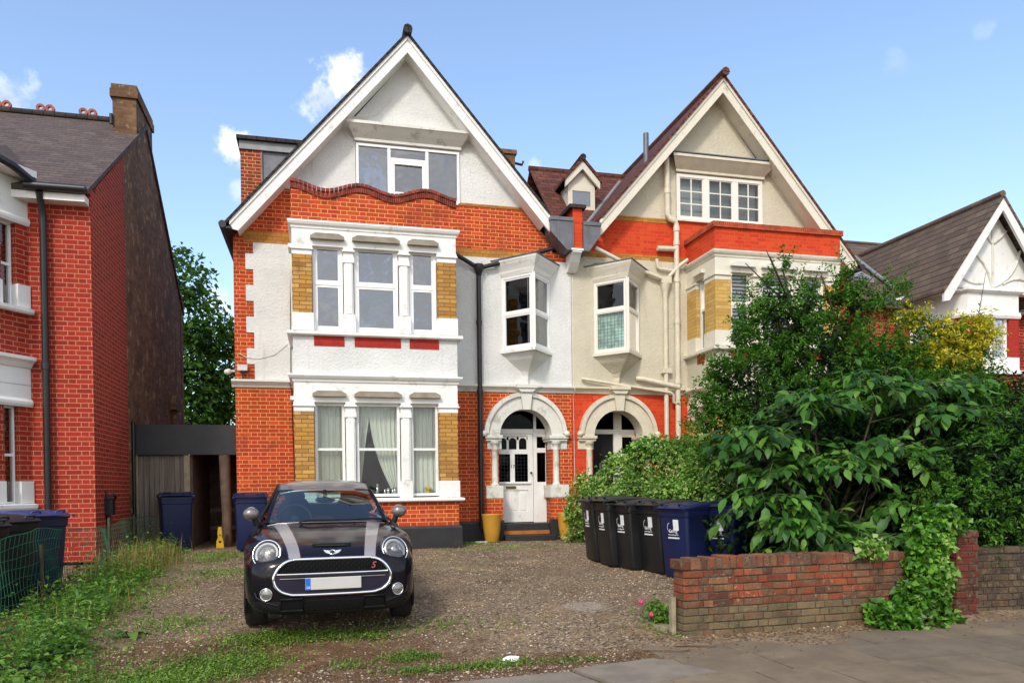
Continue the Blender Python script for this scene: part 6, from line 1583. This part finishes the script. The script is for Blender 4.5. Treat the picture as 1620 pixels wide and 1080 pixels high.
def crown_points(blobs, n, clump=.16, per=26, shell=.55, flat=.6):
    """leaf bases gathered in clumps on the outside of overlapping ellipsoids"""
    vol = np.array([(r_[0]*r_[1]+r_[1]*r_[2]+r_[0]*r_[2]) for _, r_ in blobs]); nb_ = np.maximum((vol/vol.sum()*n/per).astype(int), 1)
    P, Nn = [], []
    for (c, r_), k in zip(blobs, nb_):
        d = rdir(k); rad = shell+(1.02-shell)*rng.random((k, 1))**.6
        cc = np.array(c)+d*np.array(r_)*rad
        out_ = unit(d/np.array(r_))
        q = rng.normal(size=(k, per, 3))*clump; o_ = (q*out_[:, None]).sum(-1, keepdims=True)*out_[:, None]
        q = q-o_*(1-flat)
        P.append((cc[:, None]+q).reshape(-1, 3)); Nn.append(np.repeat(out_, per, 0))
    return np.concatenate(P), np.concatenate(Nn)
def foliage(name, blobs, n, size, mat, parent, clump=.16, per=26, shell=.5, aspect=.5, droop=.2, upb=.5, zmin=None):
    P, O = crown_points(blobs, n, clump, per, shell)
    if zmin is not None: k = P[:, 2] > zmin; P, O = P[k], O[k]
    nrm = unit(O*.6+np.array((0, 0, upb))+rng.normal(size=P.shape)*.55)
    dr = unit(O*.7+rng.normal(size=P.shape)*.8+np.array((0, 0, -droop)))
    dr = unit(dr-nrm*(dr*nrm).sum(-1, keepdims=True)*.8)
    sz = size*(.65+.7*rng.random((len(P), 1)))
    return leaves(name, P, nrm, dr, sz, sz*aspect, mat, parent)
def sprays(name, blobs, n, per, size, mat, parent, twig=.34, aspect=.45, up=.45, inner=.45, spread=.55, zmin=None):
    """leafy shoots growing outwards from overlapping ellipsoids: feathery outline, dark gaps between shoots"""
    vol = np.array([r_[0]*r_[1]+r_[1]*r_[2]+r_[0]*r_[2] for _, r_ in blobs]); ks_n = np.maximum((vol/vol.sum()*n).astype(int), 2)
    B, D, Ln_ = [], [], []
    for (c, r_), k in zip(blobs, ks_n):
        d = rdir(k); out_ = unit(d/np.array(r_)); B.append(np.array(c)+d*np.array(r_)*(inner+(1-inner)*rng.random((k, 1))**.7))
        D.append(unit(out_+np.array((0, 0, up))+rng.normal(size=(k, 3))*.45)); Ln_.append(twig*(.45+.9*rng.random((k, 1))**1.5))
    B, D, Ln_ = np.concatenate(B), np.concatenate(D), np.concatenate(Ln_); k = len(B)
    t_ = (np.arange(per)[None]+rng.random((k, per)))/per; t_ = t_[..., None]
    P = B[:, None]+D[:, None]*Ln_[:, None]*t_+np.array((0, 0, -1.))*Ln_[:, None]*.18*t_*t_+rng.normal(size=(k, per, 3))*size*.28
    pr = rng.normal(size=(k, per, 3)); pr = unit(pr-(pr*D[:, None]).sum(-1, keepdims=True)*D[:, None])
    dr = unit(D[:, None]*(1-spread)+pr*spread+np.array((0, 0, -.12))); nr = unit(np.array((0, 0, .8))+D[:, None]*.3+rng.normal(size=(k, per, 3))*.4)
    sz = size*(.6+.7*rng.random((k, per, 1)))*(1.05-.35*t_)
    P, dr, nr, sz = (q.reshape(-1, q.shape[-1]) for q in (P, dr, nr, sz))
    if zmin is not None: q = P[:, 2] > zmin; P, dr, nr, sz = P[q], dr[q], nr[q], sz[q]
    return leaves(name, P, nr, dr, sz, sz*aspect, mat, parent)
def limbs(name, parent, base, heads, r0, mat='bark', wig=.15):
    m_ = MB(); base = np.array(base, float)
    tops = []
    hub = base*.55+np.mean(heads, axis=0)*.45; hub[:2] = base[:2]*.8+np.mean(heads, axis=0)[:2]*.2
    pts = [base+(hub-base)*t_+np.array((wig*math.sin(t_*5), wig*.6*math.cos(t_*4)-wig*.6, 0))*t_ for t_ in np.linspace(0, 1, 6)]
    m_.tube([tuple(p) for p in pts], [r0*(1.15-.45*t_) for t_ in np.linspace(0, 1, 6)], 9)
    for h in heads:
        h = np.array(h); mid = pts[-1]*.5+h*.5+rng.normal(size=3)*wig*.5
        m_.tube([tuple(pts[-1]), tuple(mid), tuple(h)], [r0*.6, r0*.35, r0*.12], 6)
        for _ in range(3):
            q = h+rng.normal(size=3)*wig*2.2; m_.tube([tuple(mid*.4+h*.6), tuple(q)], [r0*.2, r0*.06], 5)
    return m_.build(name, M[mat], parent)
def blob(px, py, y, rx, ry, rz): return (at(px, py, y), (rx, ry, rz))

# dark evergreen behind the bins
bl_ = [blob(1195, 615, -4.4, .72, .8, .62), blob(1235, 510, -4.4, .55, .7, .62), blob(1295, 580, -4.5, .88, .9, .82), blob(1390, 590, -4.6, .75, .8, .6), blob(1170, 690, -4.4, .62, .8, .55), blob(1290, 690, -4.5, 1.05, .9, .85), blob(1400, 660, -4.6, 1.05, .9, .95), blob(1480, 640, -4.7, .9, .8, .75), blob(1345, 490, -4.5, .28, .3, .36), blob(1270, 790, -4.5, 1.2, .8, .8), blob(1410, 790, -4.6, 1.1, .8, .8)]
ev = thing('evergreen_tree', 'dense dark green evergreen hiding the bay of the cream house', 'tree', (2.9, -4.4, -.15))
foliage('inner_foliage', [(c, (r_[0]*.8, r_[1]*.8, r_[2]*.8)) for c, r_ in bl_], 16000, .09, M['lf_hedge'], ev, clump=.14, per=24, shell=.3, aspect=.55)  # inner leaves in the darker hedge colour: crown shade put into the colour
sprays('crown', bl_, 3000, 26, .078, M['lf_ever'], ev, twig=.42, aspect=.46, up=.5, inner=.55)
sh = [blob(1238, 425, -4.4, .07, .07, .30), blob(1330, 440, -4.5, .13, .1, .30), blob(1222, 455, -4.4, .12, .1, .2), blob(1345, 465, -4.5, .25, .2, .25), blob(1424, 462, -4.6, .16, .15, .2), blob(1180, 530, -4.4, .2, .2, .28), blob(1120, 640, -4.3, .28, .25, .2), blob(1150, 590, -4.4, .25, .25, .22), blob(1300, 480, -4.4, .2, .2, .15), blob(1120, 605, -4.3, .12, .12, .08)]
sprays('crown', sh, 210, 22, .075, M['lf_ever'], ev, twig=.30, up=1.3, inner=.1)
limbs('trunk', ev, (2.9, -4.4, -.2), [b_[0] for b_ in bl_[:8]]+[sh[0][0], sh[1][0]], .11)
go_ = thing('golden_shrub', 'yellow-leaved shrub rising out of the dark foliage before the strapwork gable', 'shrub', (5, -4.9, -.2))
bg_ = [blob(1505, 565, -4.9, .36, .35, .28), blob(1540, 530, -4.9, .26, .3, .26), blob(1465, 575, -4.9, .28, .3, .2), blob(1495, 515, -4.9, .13, .15, .14), blob(1445, 505, -4.9, .13, .15, .10)]
sprays('crown', bg_, 400, 20, .085, M['lf_gold'], go_, twig=.26, aspect=.5, up=.4)
bg2 = [blob(1500, 600, -4.8, .7, .5, .4), blob(1440, 600, -4.8, .5, .4, .4), blob(1545, 580, -4.7, .4, .3, .3), blob(1500, 545, -4.8, .3, .3, .3), blob(1395, 470, -4.9, .16, .16, .3), blob(1440, 520, -4.8, .3, .2, .14)]
sprays('crown', bg2, 380, 22, .075, M['lf_ever'], go_, twig=.32, aspect=.46, up=.4)
limbs('trunk', go_, (4.9, -4.9, -.2), [b_[0] for b_ in bg_], .06)
# broad-leaved tree with hanging compound leaves over the low wall
wt = thing('walnut_tree', 'broad-leaved young tree with hanging paired leaflets leaning over the brick wall', 'tree', (1.3, -6.5, -.25))
heads = []; vv = []
def compound(base, d, ln, droop, nl):
    """rachis from base in direction d, leaflets in pairs and one at the tip"""
    out_ = []
    d = unit(np.array(d)); side = unit(np.cross(d, np.array((0, 0, 1.))))
    pts = []; lsz = rng.uniform(.62, 1.15)
    for i in range(7):
        t_ = i/6; p = base+d*ln*t_+np.array((0, 0, -droop*ln*t_*t_)); pts.append(p)
    for k in range(nl):
        t_ = .32+.68*k/(nl-1 if nl > 1 else 1); i = min(int(t_*6), 5); p = pts[i]+(pts[i+1]-pts[i])*(t_*6-i); tg = unit(pts[min(i+1, 6)]-pts[i])
        sc2 = (.7+.35*t_)*rng.uniform(.8, 1.1)*lsz
        for sg in ((1, -1) if k < nl-1 else (0,)):
            dd = unit(tg*(.55 if sg else 1.)+side*sg*.9+np.array((0, 0, -.10-.45*rng.random()**1.5))+rng.normal(size=3)*.12)
            nn = unit(np.array((0, 0, 1.))+side*sg*.3+rng.normal(size=3)*.3-fw_np*.35)
            out_.append((p, dd, nn, sc2))
    return pts, out_
fw_np = np.array((fw0.x, fw0.y, 0))
lf = []; rach = MB()
cen = at(1382, 728, -6.8); nlv = 0
tips = []
lobes = ((1195, 690, -6.7, .52, .45, .32, 46), (1222, 790, -6.9, .42, .4, .24, 38), (1285, 635, -6.7, .5, .45, .28, 46), (1390, 610, -6.7, .42, .4, .28, 44), (1315, 735, -7.0, .62, .45, .32, 60), (1275, 825, -7.2, .55, .35, .2, 50), (1400, 715, -7.0, .6, .45, .32, 60), (1495, 655, -6.9, .6, .45, .28, 56), (1540, 715, -7.1, .42, .35, .26, 44), (1445, 795, -7.2, .55, .35, .26, 56), (1365, 845, -7.5, .45, .28, .16, 44), (1475, 610, -6.7, .45, .4, .22, 40), (1240, 745, -6.9, .5, .4, .3, 40), (1520, 790, -7.2, .35, .3, .25, 34))
for (px, py, y, rx, ry, rz, n_) in lobes:
    c0 = at(px, py, y)
    for _ in range(n_):
        dv = rdir(1)[0]; dv[2] = abs(dv[2])*1.0-.35
        if dv[1] > .6: continue
        c = c0+dv*np.array((rx, ry, rz))*rng.uniform(.6, 1.05)
        if c[2] < .18+(.25 if c[0] < .2 else 0): continue
        q = np.array((dv[0]*1.1, dv[1]*.9-.15, .18+.35*rng.random()))+rng.normal(size=3)*.3
        pts, ls = compound(c-unit(q)*.15, q, rng.uniform(.26, .44), rng.uniform(.15, .6), int(rng.integers(3, 5)))
        rach.tube([tuple(p) for p in pts], [.006, .006, .005, .005, .004, .003, .002], 4, cap=False); lf += ls
for (px, py, y, n_) in ((1165, 770, -7.0, 2), (1150, 805, -7.0, 2), (1215, 820, -7.1, 3), (1290, 845, -7.4, 4), (1250, 855, -7.3, 4), (1330, 855, -7.6, 4), (1210, 855, -7.2, 3), (1390, 600, -6.8, 3), (1345, 590, -6.7, 3), (1420, 610, -6.8, 3), (1560, 650, -7.0, 3), (1575, 700, -7.0, 3), (1545, 630, -6.8, 3), (1510, 760, -7.3, 3), (1180, 690, -6.6, 3), (1150, 720, -6.6, 3), (1235, 650, -6.6, 3)):
    for _ in range(n_):
        c = at(px, py, y)+rng.normal(size=3)*.10; q = c-cen+rng.normal(size=3)*.3; q[2] = abs(q[2])*.2+.1
        pts, ls = compound(c-unit(q)*.18, q, rng.uniform(.25, .38), rng.uniform(.35, .8), 3)
        rach.tube([tuple(p) for p in pts], [.006, .006, .005, .005, .004, .003, .002], 4, cap=False); lf += ls
        tips.append(c)
P = np.array([a[0] for a in lf]); Dd = np.array([a[1] for a in lf]); Nn = np.array([a[2] for a in lf]); S_ = np.array([a[3] for a in lf]).reshape(-1, 1)
d = unit(Dd); s_ = unit(np.cross(Nn, d)); u = np.cross(d, s_); Ln = .19*S_; Wn = .102*S_
def lv(t_, w_, f_): return P+d*Ln*t_-u*Ln*.28*t_*t_+s_*Wn*w_+u*Wn*f_
vts = np.stack([lv(0, 0, 0), lv(.25, -.40, .10), lv(.25, 0, 0), lv(.25, .40, .10), lv(.55, -.5, .13), lv(.55, 0, 0), lv(.55, .5, .13), lv(.82, -.28, .06), lv(.82, 0, 0), lv(.82, .28, .06), lv(1.04, 0, 0)], 1)
fi = [(0, 1, 2), (0, 2, 3), (1, 4, 5), (1, 5, 2), (2, 5, 6), (2, 6, 3), (4, 7, 8), (4, 8, 5), (5, 8, 9), (5, 9, 6), (7, 10, 8), (8, 10, 9)]
o = np_mesh('crown', vts, fi, 3, M['lf_wal'], wt); o.data.polygons.foreach_set('use_smooth', np.ones(len(o.data.polygons), dtype=bool))
rach.build('twig', plain('green_twig', hexl('5a6a34'), .7), wt, fix=False)
hd_ = [at(l_[0], l_[1]+12, l_[2]) for l_ in lobes]
limbs('trunk', wt, (1.35, -6.5, -.3), hd_, .06, wig=.10)
# dark leaves added below the tree, the shade put into their colour
us_ = thing('shade_foliage', 'dark filler foliage added for the shade in the corner behind the low wall', 'bush', (1.5, -6.2, -.25))
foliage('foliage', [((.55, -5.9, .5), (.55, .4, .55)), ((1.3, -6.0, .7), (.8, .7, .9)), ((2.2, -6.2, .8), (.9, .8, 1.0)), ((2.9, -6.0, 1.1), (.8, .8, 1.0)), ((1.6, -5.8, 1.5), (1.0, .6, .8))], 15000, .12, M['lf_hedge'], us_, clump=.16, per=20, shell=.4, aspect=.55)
# hedge beyond the pier
he = thing('hedge', 'dark hedge rising above the sooty grey garden wall', 'hedge', (4.5, -7.4, -.3))
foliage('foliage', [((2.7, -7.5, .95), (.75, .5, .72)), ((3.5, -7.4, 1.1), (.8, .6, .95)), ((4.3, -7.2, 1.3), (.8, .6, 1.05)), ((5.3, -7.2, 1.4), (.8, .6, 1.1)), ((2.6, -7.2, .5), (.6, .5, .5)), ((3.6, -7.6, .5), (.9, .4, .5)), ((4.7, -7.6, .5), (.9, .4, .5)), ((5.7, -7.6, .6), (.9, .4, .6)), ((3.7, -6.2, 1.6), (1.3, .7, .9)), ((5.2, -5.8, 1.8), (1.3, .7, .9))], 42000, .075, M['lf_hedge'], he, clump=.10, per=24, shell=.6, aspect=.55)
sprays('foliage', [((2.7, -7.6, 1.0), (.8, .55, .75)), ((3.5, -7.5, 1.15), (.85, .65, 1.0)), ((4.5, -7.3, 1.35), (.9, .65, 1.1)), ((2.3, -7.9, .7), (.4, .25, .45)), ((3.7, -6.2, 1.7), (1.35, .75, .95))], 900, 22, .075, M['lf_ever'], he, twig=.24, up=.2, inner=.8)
# ivy round the pier
iv = thing('ivy', 'bright green ivy spilling from the gate pier onto the pavement', 'ivy', (1.2, -8.4, -.42))
bi_ = [blob(1478, 828, -8.25, .3, .15, .18), blob(1400, 975, -8.50, .17, .12, .15), blob(1440, 950, -8.46, .16, .12, .18), blob(1425, 990, -8.56, .15, .12, .1), blob(1455, 900, -8.40, .13, .10, .25), blob(1472, 870, -8.36, .10, .10, .2), blob(1476, 940, -8.42, .11, .11, .22), blob(1475, 1000, -8.66, .11, .1, .04), blob(1500, 990, -8.45, .12, .1, .12), blob(1465, 850, -8.3, .2, .1, .2)]
foliage('foliage', bi_, 4800, .075, M['lf_ivy'], iv, clump=.05, per=10, shell=.5, aspect=.95, zmin=-.42)
foliage('foliage', [blob(1488, 915, -8.46, .1, .08, .2), blob(1490, 870, -8.42, .08, .06, .15), blob(1375, 868, -8.4, .14, .08, .05), blob(1485, 1002, -8.7, .08, .08, .03)], 700, .07, M['lf_var'], iv, clump=.05, per=8, shell=.5, aspect=.95, zmin=-.42)
b = MB(); b.tube([(1.35, -8.42, -.42), (1.32, -8.36, 0), (1.5, -8.28, .5)], .015, 6); b.build('stem', M['bark'], iv)
# variegated hedge behind the bins, climbing round the party line
vh = thing('ivy_hedge', 'pale variegated ivy hedge between the porches and the wheelie bins', 'hedge', (.5, -2, 0))
bv = [blob(918, 805, -.8, .26, .3, .42), blob(925, 765, -.7, .16, .2, .18), blob(945, 800, -1.2, .4, .5, .55), blob(985, 770, -1.6, .5, .5, .62), blob(1040, 750, -2.2, .62, .6, .72), blob(1095, 755, -2.9, .65, .6, .72), blob(1140, 770, -3.6, .7, .6, .7), blob(1010, 800, -2.2, .6, .7, .6), blob(1080, 800, -3.1, .7, .7, .6), blob(912, 850, -1.0, .2, .25, .12)]
foliage('foliage', bv, 30000, .065, M['lf_var'], vh, clump=.08, per=22, shell=.62, aspect=.75, zmin=0)
foliage('foliage', [blob(1030, 712, -2.0, .42, .4, .16), blob(1070, 715, -2.4, .3, .3, .12)], 2600, .09, M['lf_ivy'], vh, clump=.07, per=14, shell=.4, aspect=.5)
limbs('stem', vh, (.3, -1.6, -.05), [b_[0] for b_ in bv[:6]], .04)
# trees in the back gardens
for lab, mt, bls, n_, bp_xy in (('dark leafy tree behind the neighbour, beyond the passage', 'lf_back', [(283, 440, 1.0, .9), (300, 500, 1.1, .8), (285, 560, 1.1, 1.0), (305, 610, 1.2, .8), (320, 535, .7, .4), (290, 650, 1.4, .8)], 5200, (-10.6, 13.)), ('paler tree showing sky gaps beside the house corner', 'lf_back2', [(345, 545, .9, .5), (362, 580, .9, .6), (335, 610, .8, .5), (358, 640, 1.1, .7), (322, 660, 1.0, .6), (375, 530, .6, .4), (385, 620, 1., .9)], 3200, (-9.2, 14.))):
    t_ = thing('garden_tree', lab, 'tree', (bp_xy[0], bp_xy[1], 0), 'trees in the back gardens')
    bb_ = [blob(px, py, bp_xy[1], rx, 1.0, rz) for px, py, rx, rz in bls]
    foliage('crown', bb_, n_, .21, M[mt], t_, clump=.24, per=16, shell=.5, aspect=.6)
    limbs('trunk', t_, (bp_xy[0], bp_xy[1], 0), [b_[0] for b_ in bb_], .2, wig=.3)
# rose and small weeds
ro = thing('rose_bush', 'small rose with two pink blooms at the end of the low wall', 'plant', (-1.78, -8.0, gz(-8.0)))
foliage('foliage', [((-1.74, -8.0, gz(-8)+.10), (.09, .09, .09)), ((-1.80, -7.95, gz(-8)+.2), (.06, .06, .08))], 340, .05, M['lf_weed'], ro, clump=.03, per=8, shell=.2, aspect=.6)
b = MB(); c1 = at(1014, 952, -8.0); c2 = at(1031, 972, -8.0)
for c in (c1, c2): b.tube([(-1.77, -8.0, gz(-8)), tuple(c)], .004, 4)
b.build('stem', M['lf_weed'], ro); b = MB()
for c in (c1, c2):
    for k in range(7): a = k*2.4; b.ball((c[0]+.012*math.cos(a), c[1]+.012*math.sin(a), c[2]+.004*k-.01), .015, 8, 6)
b.build('bloom', M['pink'], ro)

# ------------------------------------------------------------------ ground cover
def gpts(patches):
    out_ = []
    for (cx_, cy_, rx, ry, n_) in patches:
        q = rng.normal(size=(n_, 2))*np.array((rx, ry))*.5+np.array((cx_, cy_)); out_.append(q)
    return np.concatenate(out_)
def gzs(q): return np.array([gsurf(x, y) for x, y in q])
def grassmesh(name, q, h, mat, lean=.45, w_=.006):
    n_ = len(q); base = np.column_stack([q, gzs(q)-.006]); a = rng.random(n_)*2*math.pi
    dd = np.column_stack([np.cos(a), np.sin(a), np.zeros(n_)]); hh = h*(.4+.9*rng.random((n_, 1))); s_ = np.column_stack([-np.sin(a), np.cos(a), np.zeros(n_)])
    ln = lean*(.3+rng.random((n_, 1))); up_ = np.array((0, 0, 1.))
    v0 = base-s_*w_; v1 = base+s_*w_; m0 = base+up_*hh*.6+dd*hh*ln*.35; v2 = m0-s_*w_*.7; v3 = m0+s_*w_*.7; tip = base+up_*hh*(1-.25*ln)+dd*hh*ln
    return np_mesh(name, np.stack([v0, v1, v3, v2, tip], 1), [(0, 1, 2), (0, 2, 3), (3, 2, 4)], 3, mat)
strip = []
for y in np.arange(-9.4, -.3, .12):
    xr_ = float(np.interp(y, [-9.4, -8.2, -6.5, -4.5, -2.5, -.3], [-6.9, -6.95, -7.15, -7.35, -7.5, -7.5])); xl = -8.2
    strip.append(((xl+xr_)/2-.1, y, (xr_-xl)*.6, .2, 120))
patches = [(-5.6, -7.72, .5, .22, 650), (-5.15, -7.7, .4, .12, 200), (-6.0, -8.3, .55, .35, 1000), (-6.35, -8.6, .5, .3, 600), (-6.9, -8.6, .5, .5, 350), (-4.4, -8.45, .25, .15, 220), (-3.75, -8.95, .3, .12, 220), (-4.7, -7.8, .3, .15, 120), (-3.1, -8.95, .4, .12, 60), (-4.35, -8.95, .3, .12, 160), (-4.9, -8.6, .25, .15, 60), (-7.2, -4.5, .5, 2.0, 260), (-6.9, -1.6, .6, .9, 500), (-6.6, -3.4, .5, .6, 220), (-2.4, -.55, .5, .2, 320), (-2.0, -1.6, 1.1, .5, 180), (-3.6, -3.4, 1.6, 1.6, 140), (-1.75, -8.0, .3, .4, 160), (-6.6, -7.0, .5, .5, 260), (-4.2, -7.6, 1.0, .3, 160)]
gs = grassmesh('grass', gpts(strip+patches), .05, M['lf_grass'], .6); tag(gs, 'short green grass and clover growing through the gravel drive', 'grass', kind='stuff')
dry = grassmesh('dry_grass', gpts([(-7.85, -3.0, .45, .8, 520), (-7.75, -2.2, .4, .5, 300), (-8.0, -4.2, .4, 1.2, 120), (-7.7, -6.5, .7, 1.6, 60)]), .40, M['lf_dry'], .3, .004); tag(dry, 'tall yellowing grass stalks along the wire fence', 'grass', kind='stuff')
# leafy weeds along the fence, one mass
q = gpts([(a, y, rx*.9, ry, 34) for a, y, rx, ry, _ in strip]); keep = rng.random(len(q)) < .9; q = q[keep]
base = np.column_stack([q, gzs(q)]); k = 7
P = np.repeat(base, k, 0)+rng.normal(size=(len(q)*k, 3))*np.array((.05, .05, .0)); hgt = np.abs(rng.normal(size=len(P)))*.11*np.repeat(.4+1.2*rng.random(len(q)), k); P[:, 2] += hgt+.01
nr = unit(np.array((0, 0, 1.))+rng.normal(size=P.shape)*.4); dr = unit(rng.normal(size=P.shape)*np.array((1, 1, .3)))
sz = .05*(.35+1.3*rng.random((len(P), 1))**2)*np.repeat(.55+.9*np.array([max(0, .5+mn.noise((x*1.7, y*1.7, 9))) for x, y in q]), k)[:, None]
wd = leaves('weeds', P, nr, dr, sz, sz*.55, M['lf_weed']); tag(wd, 'low leafy weeds crowding the strip beside the wire fence', 'weeds', kind='stuff')
# clover mats in the grass patches
q = gpts(patches); k = 3; P = np.repeat(np.column_stack([q, gzs(q)]), k, 0)+rng.normal(size=(len(q)*k, 3))*np.array((.03, .03, 0)); P[:, 2] += .004+.03*rng.random(len(P))
nr = unit(np.array((0, 0, 1.))+rng.normal(size=P.shape)*.35); dr = unit(rng.normal(size=P.shape)*np.array((1, 1, .15))); sz = .022*(.6+.9*rng.random((len(P), 1)))
o = leaves('clover', P, nr, dr, sz, sz*.8, M['lf_grass'], fold=.1); tag(o, 'mats of low clover and creeping weeds on the drive', 'clover', kind='stuff')
# taller leafy stems standing out of the strip
bs = []
for _ in range(46):
    y = rng.uniform(-8.6, -1.0); x = rng.uniform(-8.15, float(np.interp(y, [-9, -4.5, -.3], [-7.3, -7.5, -7.7]))); bs.append(((x, y, gsurf(x, y)+.02), (.07, .07, .03)))
o = sprays('tall_weeds', bs, 240, 16, .06, M['lf_weed'], None, twig=.30, aspect=.42, up=1.6, inner=.2); tag(o, 'taller leafy weed stems standing out of the strip by the fence', 'weeds', kind='stuff')
# broad-leaved dock plants
def dock(label, x, y, n_, ln, name='dock_plant'):
    t_ = thing(name, label, 'plant', (x, y, gz(y)), 'dock weeds on the drive edge'); a = np.arange(n_)*2.4+rng.random(n_); el_ = rng.uniform(.25, .9, n_)
    dd = np.column_stack([np.cos(a)*np.cos(el_), np.sin(a)*np.cos(el_), np.sin(el_)]); P = np.repeat([[x, y, gz(y)-.01]], n_, 0)+dd*.03
    L_ = ln*(.6+.5*rng.random((n_, 1))); W_ = L_*.36; s_ = unit(np.cross(np.array((0, 0, 1.)), dd)); u = np.cross(dd, s_)
    lv = lambda t, w_, f_: P+dd*L_*t+s_*W_*w_+u*W_*f_-np.array((0, 0, 1.))*L_*.75*t*t
    vts = np.stack([lv(0, 0, 0), lv(.3, -.4, .1), lv(.3, 0, 0), lv(.3, .4, .1), lv(.6, -.5, .12), lv(.6, 0, 0), lv(.6, .5, .12), lv(.85, -.28, .05), lv(.85, 0, 0), lv(.85, .28, .05), lv(1.05, 0, 0)], 1)
    o = np_mesh('leaf_rosette', vts, fi, 3, M['lf_weed'], t_); o.data.polygons.foreach_set('use_smooth', np.ones(len(o.data.polygons), dtype=bool)); return t_
for i, (x, y, n_, ln, lab) in enumerate(((-7.95, -8.15, 11, .42, 'largest broad-leaved dock, beside the black rubber mat'), (-7.6, -8.45, 9, .36, 'broad-leaved dock in front of the largest one, nearest the street'), (-8.15, -7.6, 9, .36, 'broad-leaved dock against the fence near the plant cane'), (-6.95, -7.35, 8, .26, 'lone bright dock at the edge of the weed strip'), (-7.55, -6.9, 8, .3, 'dock among weeds midway along the green fence'), (-7.7, -5.7, 8, .3, 'dock below the post of the green fence'))): dock(lab, x, y, n_, ln)
# loose gravel and fallen leaves
n_ = 52000; q = np.column_stack([rng.uniform(-7.2, .1, n_), -9.35+9.2*rng.random(n_)**1.25])
k_ = (q[:, 1] > -8.5) | (q[:, 0] < -2.4); q = q[k_]; dens = np.array([mn.noise((x*.8, y*.8, 3)) for x, y in q]); q = q[(dens > -.28) | (rng.random(len(q)) < .3)]
base = np.column_stack([q, gzs(q)+.001]); n_ = len(q); r_ = .0035+.013*rng.random((n_, 1))**3.5
octa = np.array([(1, 0, 0), (-.2, 1, .1), (-1, -.1, 0), (.1, -1, .1), (0, .1, .7), (0, 0, -.5)]); a = rng.random(n_)*6.28; ca, sa_ = np.cos(a)[:, None], np.sin(a)[:, None]
st_ = octa[None]*(.7+.6*rng.random((n_, 6, 1))); vx = st_[..., 0]*ca-st_[..., 1]*sa_; vy = st_[..., 0]*sa_+st_[..., 1]*ca
vts = base[:, None]+np.stack([vx, vy, st_[..., 2]], -1)*r_[:, None]
o = np_mesh('gravel', vts, [(0, 1, 4), (1, 2, 4), (2, 3, 4), (3, 0, 4), (1, 0, 5), (2, 1, 5), (3, 2, 5), (0, 3, 5)], 3, M['stone']); tag(o, 'loose grey and tan gravel scattered over the drive', 'gravel', kind='stuff')
q = gpts([(-5.5, -8.9, 3.2, .5, 500), (-3.4, -8.9, 2.2, .35, 500), (-6.8, -7.5, 1.6, 2.2, 400), (-.4, -8.52, 2.0, .10, 420), (-2.2, -8.4, .8, .5, 200), (-3.5, -4., 4, 3, 500), (.5, -8.9, 3, .5, 60)]); n_ = len(q)
base = np.column_stack([q, np.maximum(gzs(q), np.where((q[:, 0] > -2.2) & (q[:, 1] < -8.5), -.424, -9))+.008])
sz = .028*(.4+rng.random((n_, 1)))
o = leaves('fallen_leaves', base, unit(np.array((0, 0, 1.))+rng.normal(size=(n_, 3))*.25), unit(rng.normal(size=(n_, 3))*np.array((1, 1, .1))), sz, sz*.6, M['lf_dead']); tag(o, 'dry brown leaves fallen over the drive and along the wall foot', 'leaves', kind='stuff')
